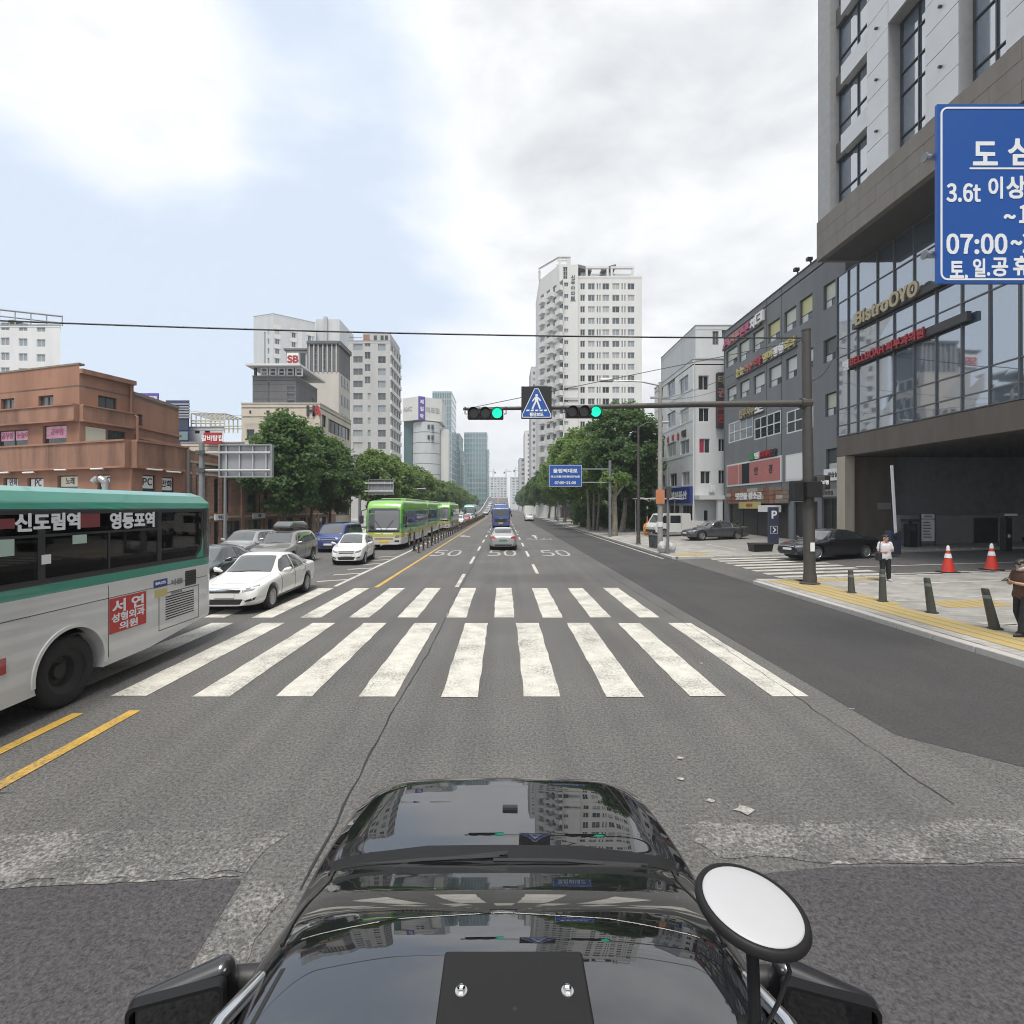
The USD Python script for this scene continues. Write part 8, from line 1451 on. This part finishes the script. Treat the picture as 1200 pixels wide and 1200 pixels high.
def own_loft():
    nst = 200; s = np.linspace(0, 1, nst); s = L*(s-.11*np.sin(2*math.pi*s)*.6); F = [pch(a) for a in (zb, zt, zs, wp, wr)]; rings = []
    for q in s:
        b, t_, h, w, r = (float(f(q)) for f in F); w *= W/2; h = min(h, t_-.02); wt = w*r; g = t_-h; hood = 0.; e = min(.085, .5*g)
        P = np.array([(0, b), (w*.8, b), (w*.965, b+.14), (w, b+.13+.45*(h-b-.13)), (w*.99, h-.07), (w*.955, h), (w*.48+wt*.5, h+.5*(g-e)), (wt+.004, t_-e), (wt*.88, t_-.32*e), (wt*.55, t_-.006-.012*hood), (wt*.28, t_-.002+.004*hood), (0, t_)])
        for _ in range(4):
            Q = [P[0]]
            for a, c in zip(P[:-1], P[1:]): Q += [a*.75+c*.25, a*.25+c*.75]
            P = np.array(Q+[P[-1]])
        P = np.vstack([P, (P[1:-1]*[-1, 1])[::-1]]); rings.append(np.c_[P[:, 0], np.full(len(P), YF-q), P[:, 1]])
    n = len(rings[0]); k = nst; i = np.arange((k-1)*n).reshape(k-1, n); j = np.roll(i, -1, 1); F = np.vstack([np.c_[i.ravel(), i.ravel()+n, (j+n).ravel()], np.c_[i.ravel(), (j+n).ravel(), j.ravel()]]); a = np.arange(n); b = np.roll(a, -1); F = np.vstack([F, np.c_[a, b, np.full(n, k*n)], np.c_[(k-1)*n+b, (k-1)*n+a, np.full(n, k*n+1)]])
    m = trimesh.Trimesh(np.vstack(rings+[rings[0].mean(0)[None], rings[-1].mean(0)[None]]), F, process=False)
    if m.volume < 0: m.invert()
    return m
ob = own_loft(); P = Proj(ob); own = thing('camera_car', 'glossy black car seen from above at the bottom, with roof plate and door mirrors', 'car')
M = Manifold(mf.Mesh(np.asarray(ob.vertices, np.float32), np.asarray(ob.faces, np.uint32)))
for y in (YF-.92, YF-3.68):
    for s in (1, -1): M -= Manifold.cylinder(.5, .41, .41, 40, True).rotate((0, 90, 0)).translate((s*(W/2), y, .37))
obj('body', M, MATS['own_paint'], own, smooth=40)
SG = lambda pts: Polygon(pts)
obj('windscreen', P.panel(SG([(-.80, YF-1.34), (-.63, YF-2.31), (-.32, YF-2.23), (0, YF-2.2), (.32, YF-2.23), (.63, YF-2.31), (.80, YF-1.34), (.4, YF-1.27), (-.4, YF-1.27)]), 'z', 1, .002, .05, .003), MATS['own_glass'], own, smooth=60)
obj('cowl', P.panel(SG([(-.86, YF-1.22), (-.84, YF-1.35), (-.4, YF-1.285), (.4, YF-1.285), (.84, YF-1.35), (.86, YF-1.22), (.4, YF-1.13), (-.4, YF-1.13)]), 'z', 1, .004, .05, .004), 'mirror_plastic', own, smooth=60)
for s in (1, -1):
    obj('bonnet_seam', P.panel(SG([(s*.80, YF-1.2), (s*.70, YF-.35), (s*.694, YF-.35), (s*.794, YF-1.2)]), 'z', 1, .0015, .08), 'seam', own)
    obj('pillar_seam', P.panel(SG([(s*.83, YF-1.32), (s*.655, YF-2.3), (s*.645, YF-2.3), (s*.815, YF-1.32)]), 'z', 1, .006, .06), 'plastic_black', own)
    obj('side_window', P.panel(Polygon([(YF-1.72, 1.12), (YF-2.6, 1.14), (YF-2.6, 1.50), (YF-2.35, 1.48), (YF-2.0, 1.34)]), 'x', s, .004, .12), 'car_glass', own, smooth=50); obj('side_window', P.panel(Polygon([(YF-2.7, 1.14), (YF-3.6, 1.15), (YF-3.55, 1.5), (YF-2.7, 1.52)]), 'x', s, .004, .12), 'car_glass', own, smooth=50)
    obj('roof_rail', MB().tube([(s*.655, YF-2.42, 1.575), (s*.668, YF-2.6, 1.635), (s*.672, YF-3.0, 1.668), (s*.665, YF-4.1, 1.655)], .020, 10), 'chrome', own, smooth=60)
    obj('roof_ditch', P.panel(SG([(s*.600, YF-2.42), (s*.612, YF-3.2), (s*.612, YF-4.1), (s*.600, YF-4.1), (s*.600, YF-3.2), (s*.588, YF-2.42)]), 'z', 1, .0015, .1), 'seam', own)
    # door mirror: shell and glass facing back
    ca, sa = math.cos(.20), math.sin(.20)
    def turn(m):
        v, f, _ = meshkit.arrays(m.mesh() if isinstance(m, MB) else m); x, y, z = (v[:, 0]*s-1.03)*.86, (v[:, 1]-1.93)*.86, (v[:, 2]-1.14)*.82; z = z-.10*x-.05; return (np.c_[(1.03+x*ca+y*sa)*s, 1.90-x*sa+y*ca, 1.14+z], f)
    sh = hull([((s*1.02, 1.93, 1.06), .05), ((s*1.32, 1.87, 1.08), .045), ((s*1.33, 1.86, 1.20), .04), ((s*1.04, 1.90, 1.22), .055), ((s*1.06, 1.99, 1.13), .06), ((s*1.28, 1.93, 1.13), .06)], 24); mi = obj('mirror', turn(sh), MATS['paint_black'], own, smooth=60); obj('mirror_stalk', hull([((s*.93, 1.93, 1.08), .04), ((s*1.02, 1.93, 1.08), .035)], 12), 'plastic_black', own, smooth=60)
    obj('mirror_rim', turn(MB().prism(sbox(1.0, 1.035, 1.355, 1.245).buffer(-.03).buffer(.03).difference(sbox(1.015, 1.05, 1.34, 1.23).buffer(-.03).buffer(.03)), 0, .05, lambda v: np.c_[v[:, 0]*s, 1.845-v[:, 2], v[:, 1]])), 'mirror_plastic', mi)
    obj('mirror_glass', turn(MB().prism(sbox(1.018, 1.053, 1.337, 1.227).buffer(-.03).buffer(.03), 0, .012, lambda v: np.c_[v[:, 0]*s, 1.832-v[:, 2], v[:, 1]])), 'mirror_tint', mi)
    for y in (YF-.92, YF-3.68):
        ty, ri, dk = wheel_mesh(.36, .23, 5); R = np.array([[0, -1, 0], [1, 0, 0], [0, 0, 1]]); rot = lambda m: trimesh.Trimesh(np.array(m.vertices)@R.T, m.faces, process=False)
        w = obj('wheel', moved(rot(flip(ty, -s)), [s*.82, y, .36]), 'tyre', own, smooth=50); obj('rim', moved(rot(flip(ri, -s)), [s*.82, y, .36]), 'rim', w, smooth=35)
    obj('headlight', P.panel(Polygon([(s*.45, .72), (s*.75, .74), (s*.82, .84), (s*.5, .80)]), 'y', 1, .006, .06), 'lamp_clear', own)
wz = pch(zt)
def wp_(x, s): return (x, YF-s, float(wz(s))-.05*(x/.85)**2+.018)
for pts in ([(-.72, 1.30), (-.40, 1.285), (-.02, 1.265)], [(-.05, 1.325), (.30, 1.31), (.66, 1.335)]):
    obj('wiper_blade', MB().tube([wp_(*q) for q in pts], .008, 6), 'plastic_black', own); a, b = pts[1], pts[2]; obj('wiper_arm', MB().tube([wp_(b[0]+.04, b[1]-.03), wp_((a[0]+b[0])/2, (a[1]+b[1])/2-.0), wp_(*a)], [.010, .008, .006], 6), 'plastic_black', own)
obj('washer_nozzle', MB().cbox((.04, YF-.72, float(wz(.72))+.008), (.09, .03, .02)), 'plastic_black', own)
# roof plate with bolts, antenna dome on a stem
pl = thing('roof_plate', 'black metal mounting plate with two bolts on the roof of the black car', 'mounting plate', (.025, 1.08, 1.73)); obj('plate', rbox(-.172, .172, -.55, .205, -.008, .008, .0075, 12), 'plate_black', pl, smooth=30); obj('standoff', MB().box(-.12, .12, -.5, .12, -.085, -.006), 'plate_black', pl)
for x in (-.122, .122): obj('washer', MB().lathe([(0, 0), (.014, 0), (.014, .003), (0, .003)], (x, .095, .0078), n=20), 'steel', pl); obj('bolt', MB().lathe([(0, 0), (.0095, 0), (.0095, .008), (.007, .011), (.0055, .006), (0, .006)], (x, .095, .0105), n=6), 'chrome', pl)
for y in (.055, .015): obj('hole', MB().lathe([(0, 0), (.0048, 0), (0, .0006)], (0, y, .0081), n=14), 'black', pl)
an = thing('antenna_dome', 'white round antenna dome with a black rim on a short stem above the car roof', 'antenna', (.585, 1.19, 1.62)); A = np.array([[math.cos(.11), 0, math.sin(.11)], [0, 1, 0], [-math.sin(.11), 0, math.cos(.11)]]) @ np.array([[1, 0, 0], [0, math.cos(.10), -math.sin(.10)], [0, math.sin(.10), math.cos(.10)]])
def tilt(mb): m = mb.mesh(); return trimesh.Trimesh(np.array(m.vertices)@A.T+[.012, .045, .262], m.faces, process=False)
obj('dome', tilt(MB().lathe([(.113, .004), (.113, .010), (.108, .015), (.08, .018), (.04, .020), (0, .0205)], n=48)), 'dome_white', an, smooth=50); obj('rim', tilt(MB().lathe([(0, -.034), (.07, -.032), (.112, -.022), (.126, -.010), (.129, .0), (.125, .011), (.118, .014), (.112, .011), (0, .004)], n=48)), 'plate_black', an, smooth=50)
obj('stem', MB().tube([(0, 0, .0), (0, 0.01, .15), (.004, .03, .235)], .014, 12), 'plate_black', an, smooth=50); obj('foot', MB().lathe([(0, 0), (.045, 0), (.045, .012), (.02, .022), (0, .022)], (0, 0, -.005), n=20), 'plate_black', an); obj('cable', MB().tube([(.06, .01, .225), (.075, -.01, .16), (.05, -.01, .09), (.03, 0, .03), (.035, -.05, .0)], .005, 8), 'rubber', an, smooth=60)
# ================================================================== the air: thin summer haze
hz = usdkit.material(stage, '/World/Looks/air', {'v': ('principled_volume', {'color': (.86, .93, 1.0), 'density': .00055, 'anisotropy': .25})}, [], volume='v.volume')
h = obj('haze', MB().box(-900, 900, -300, 1100, -1.1, 130), hz); tag(h, kind='stuff', label='thin pale summer haze filling the street and its far end')
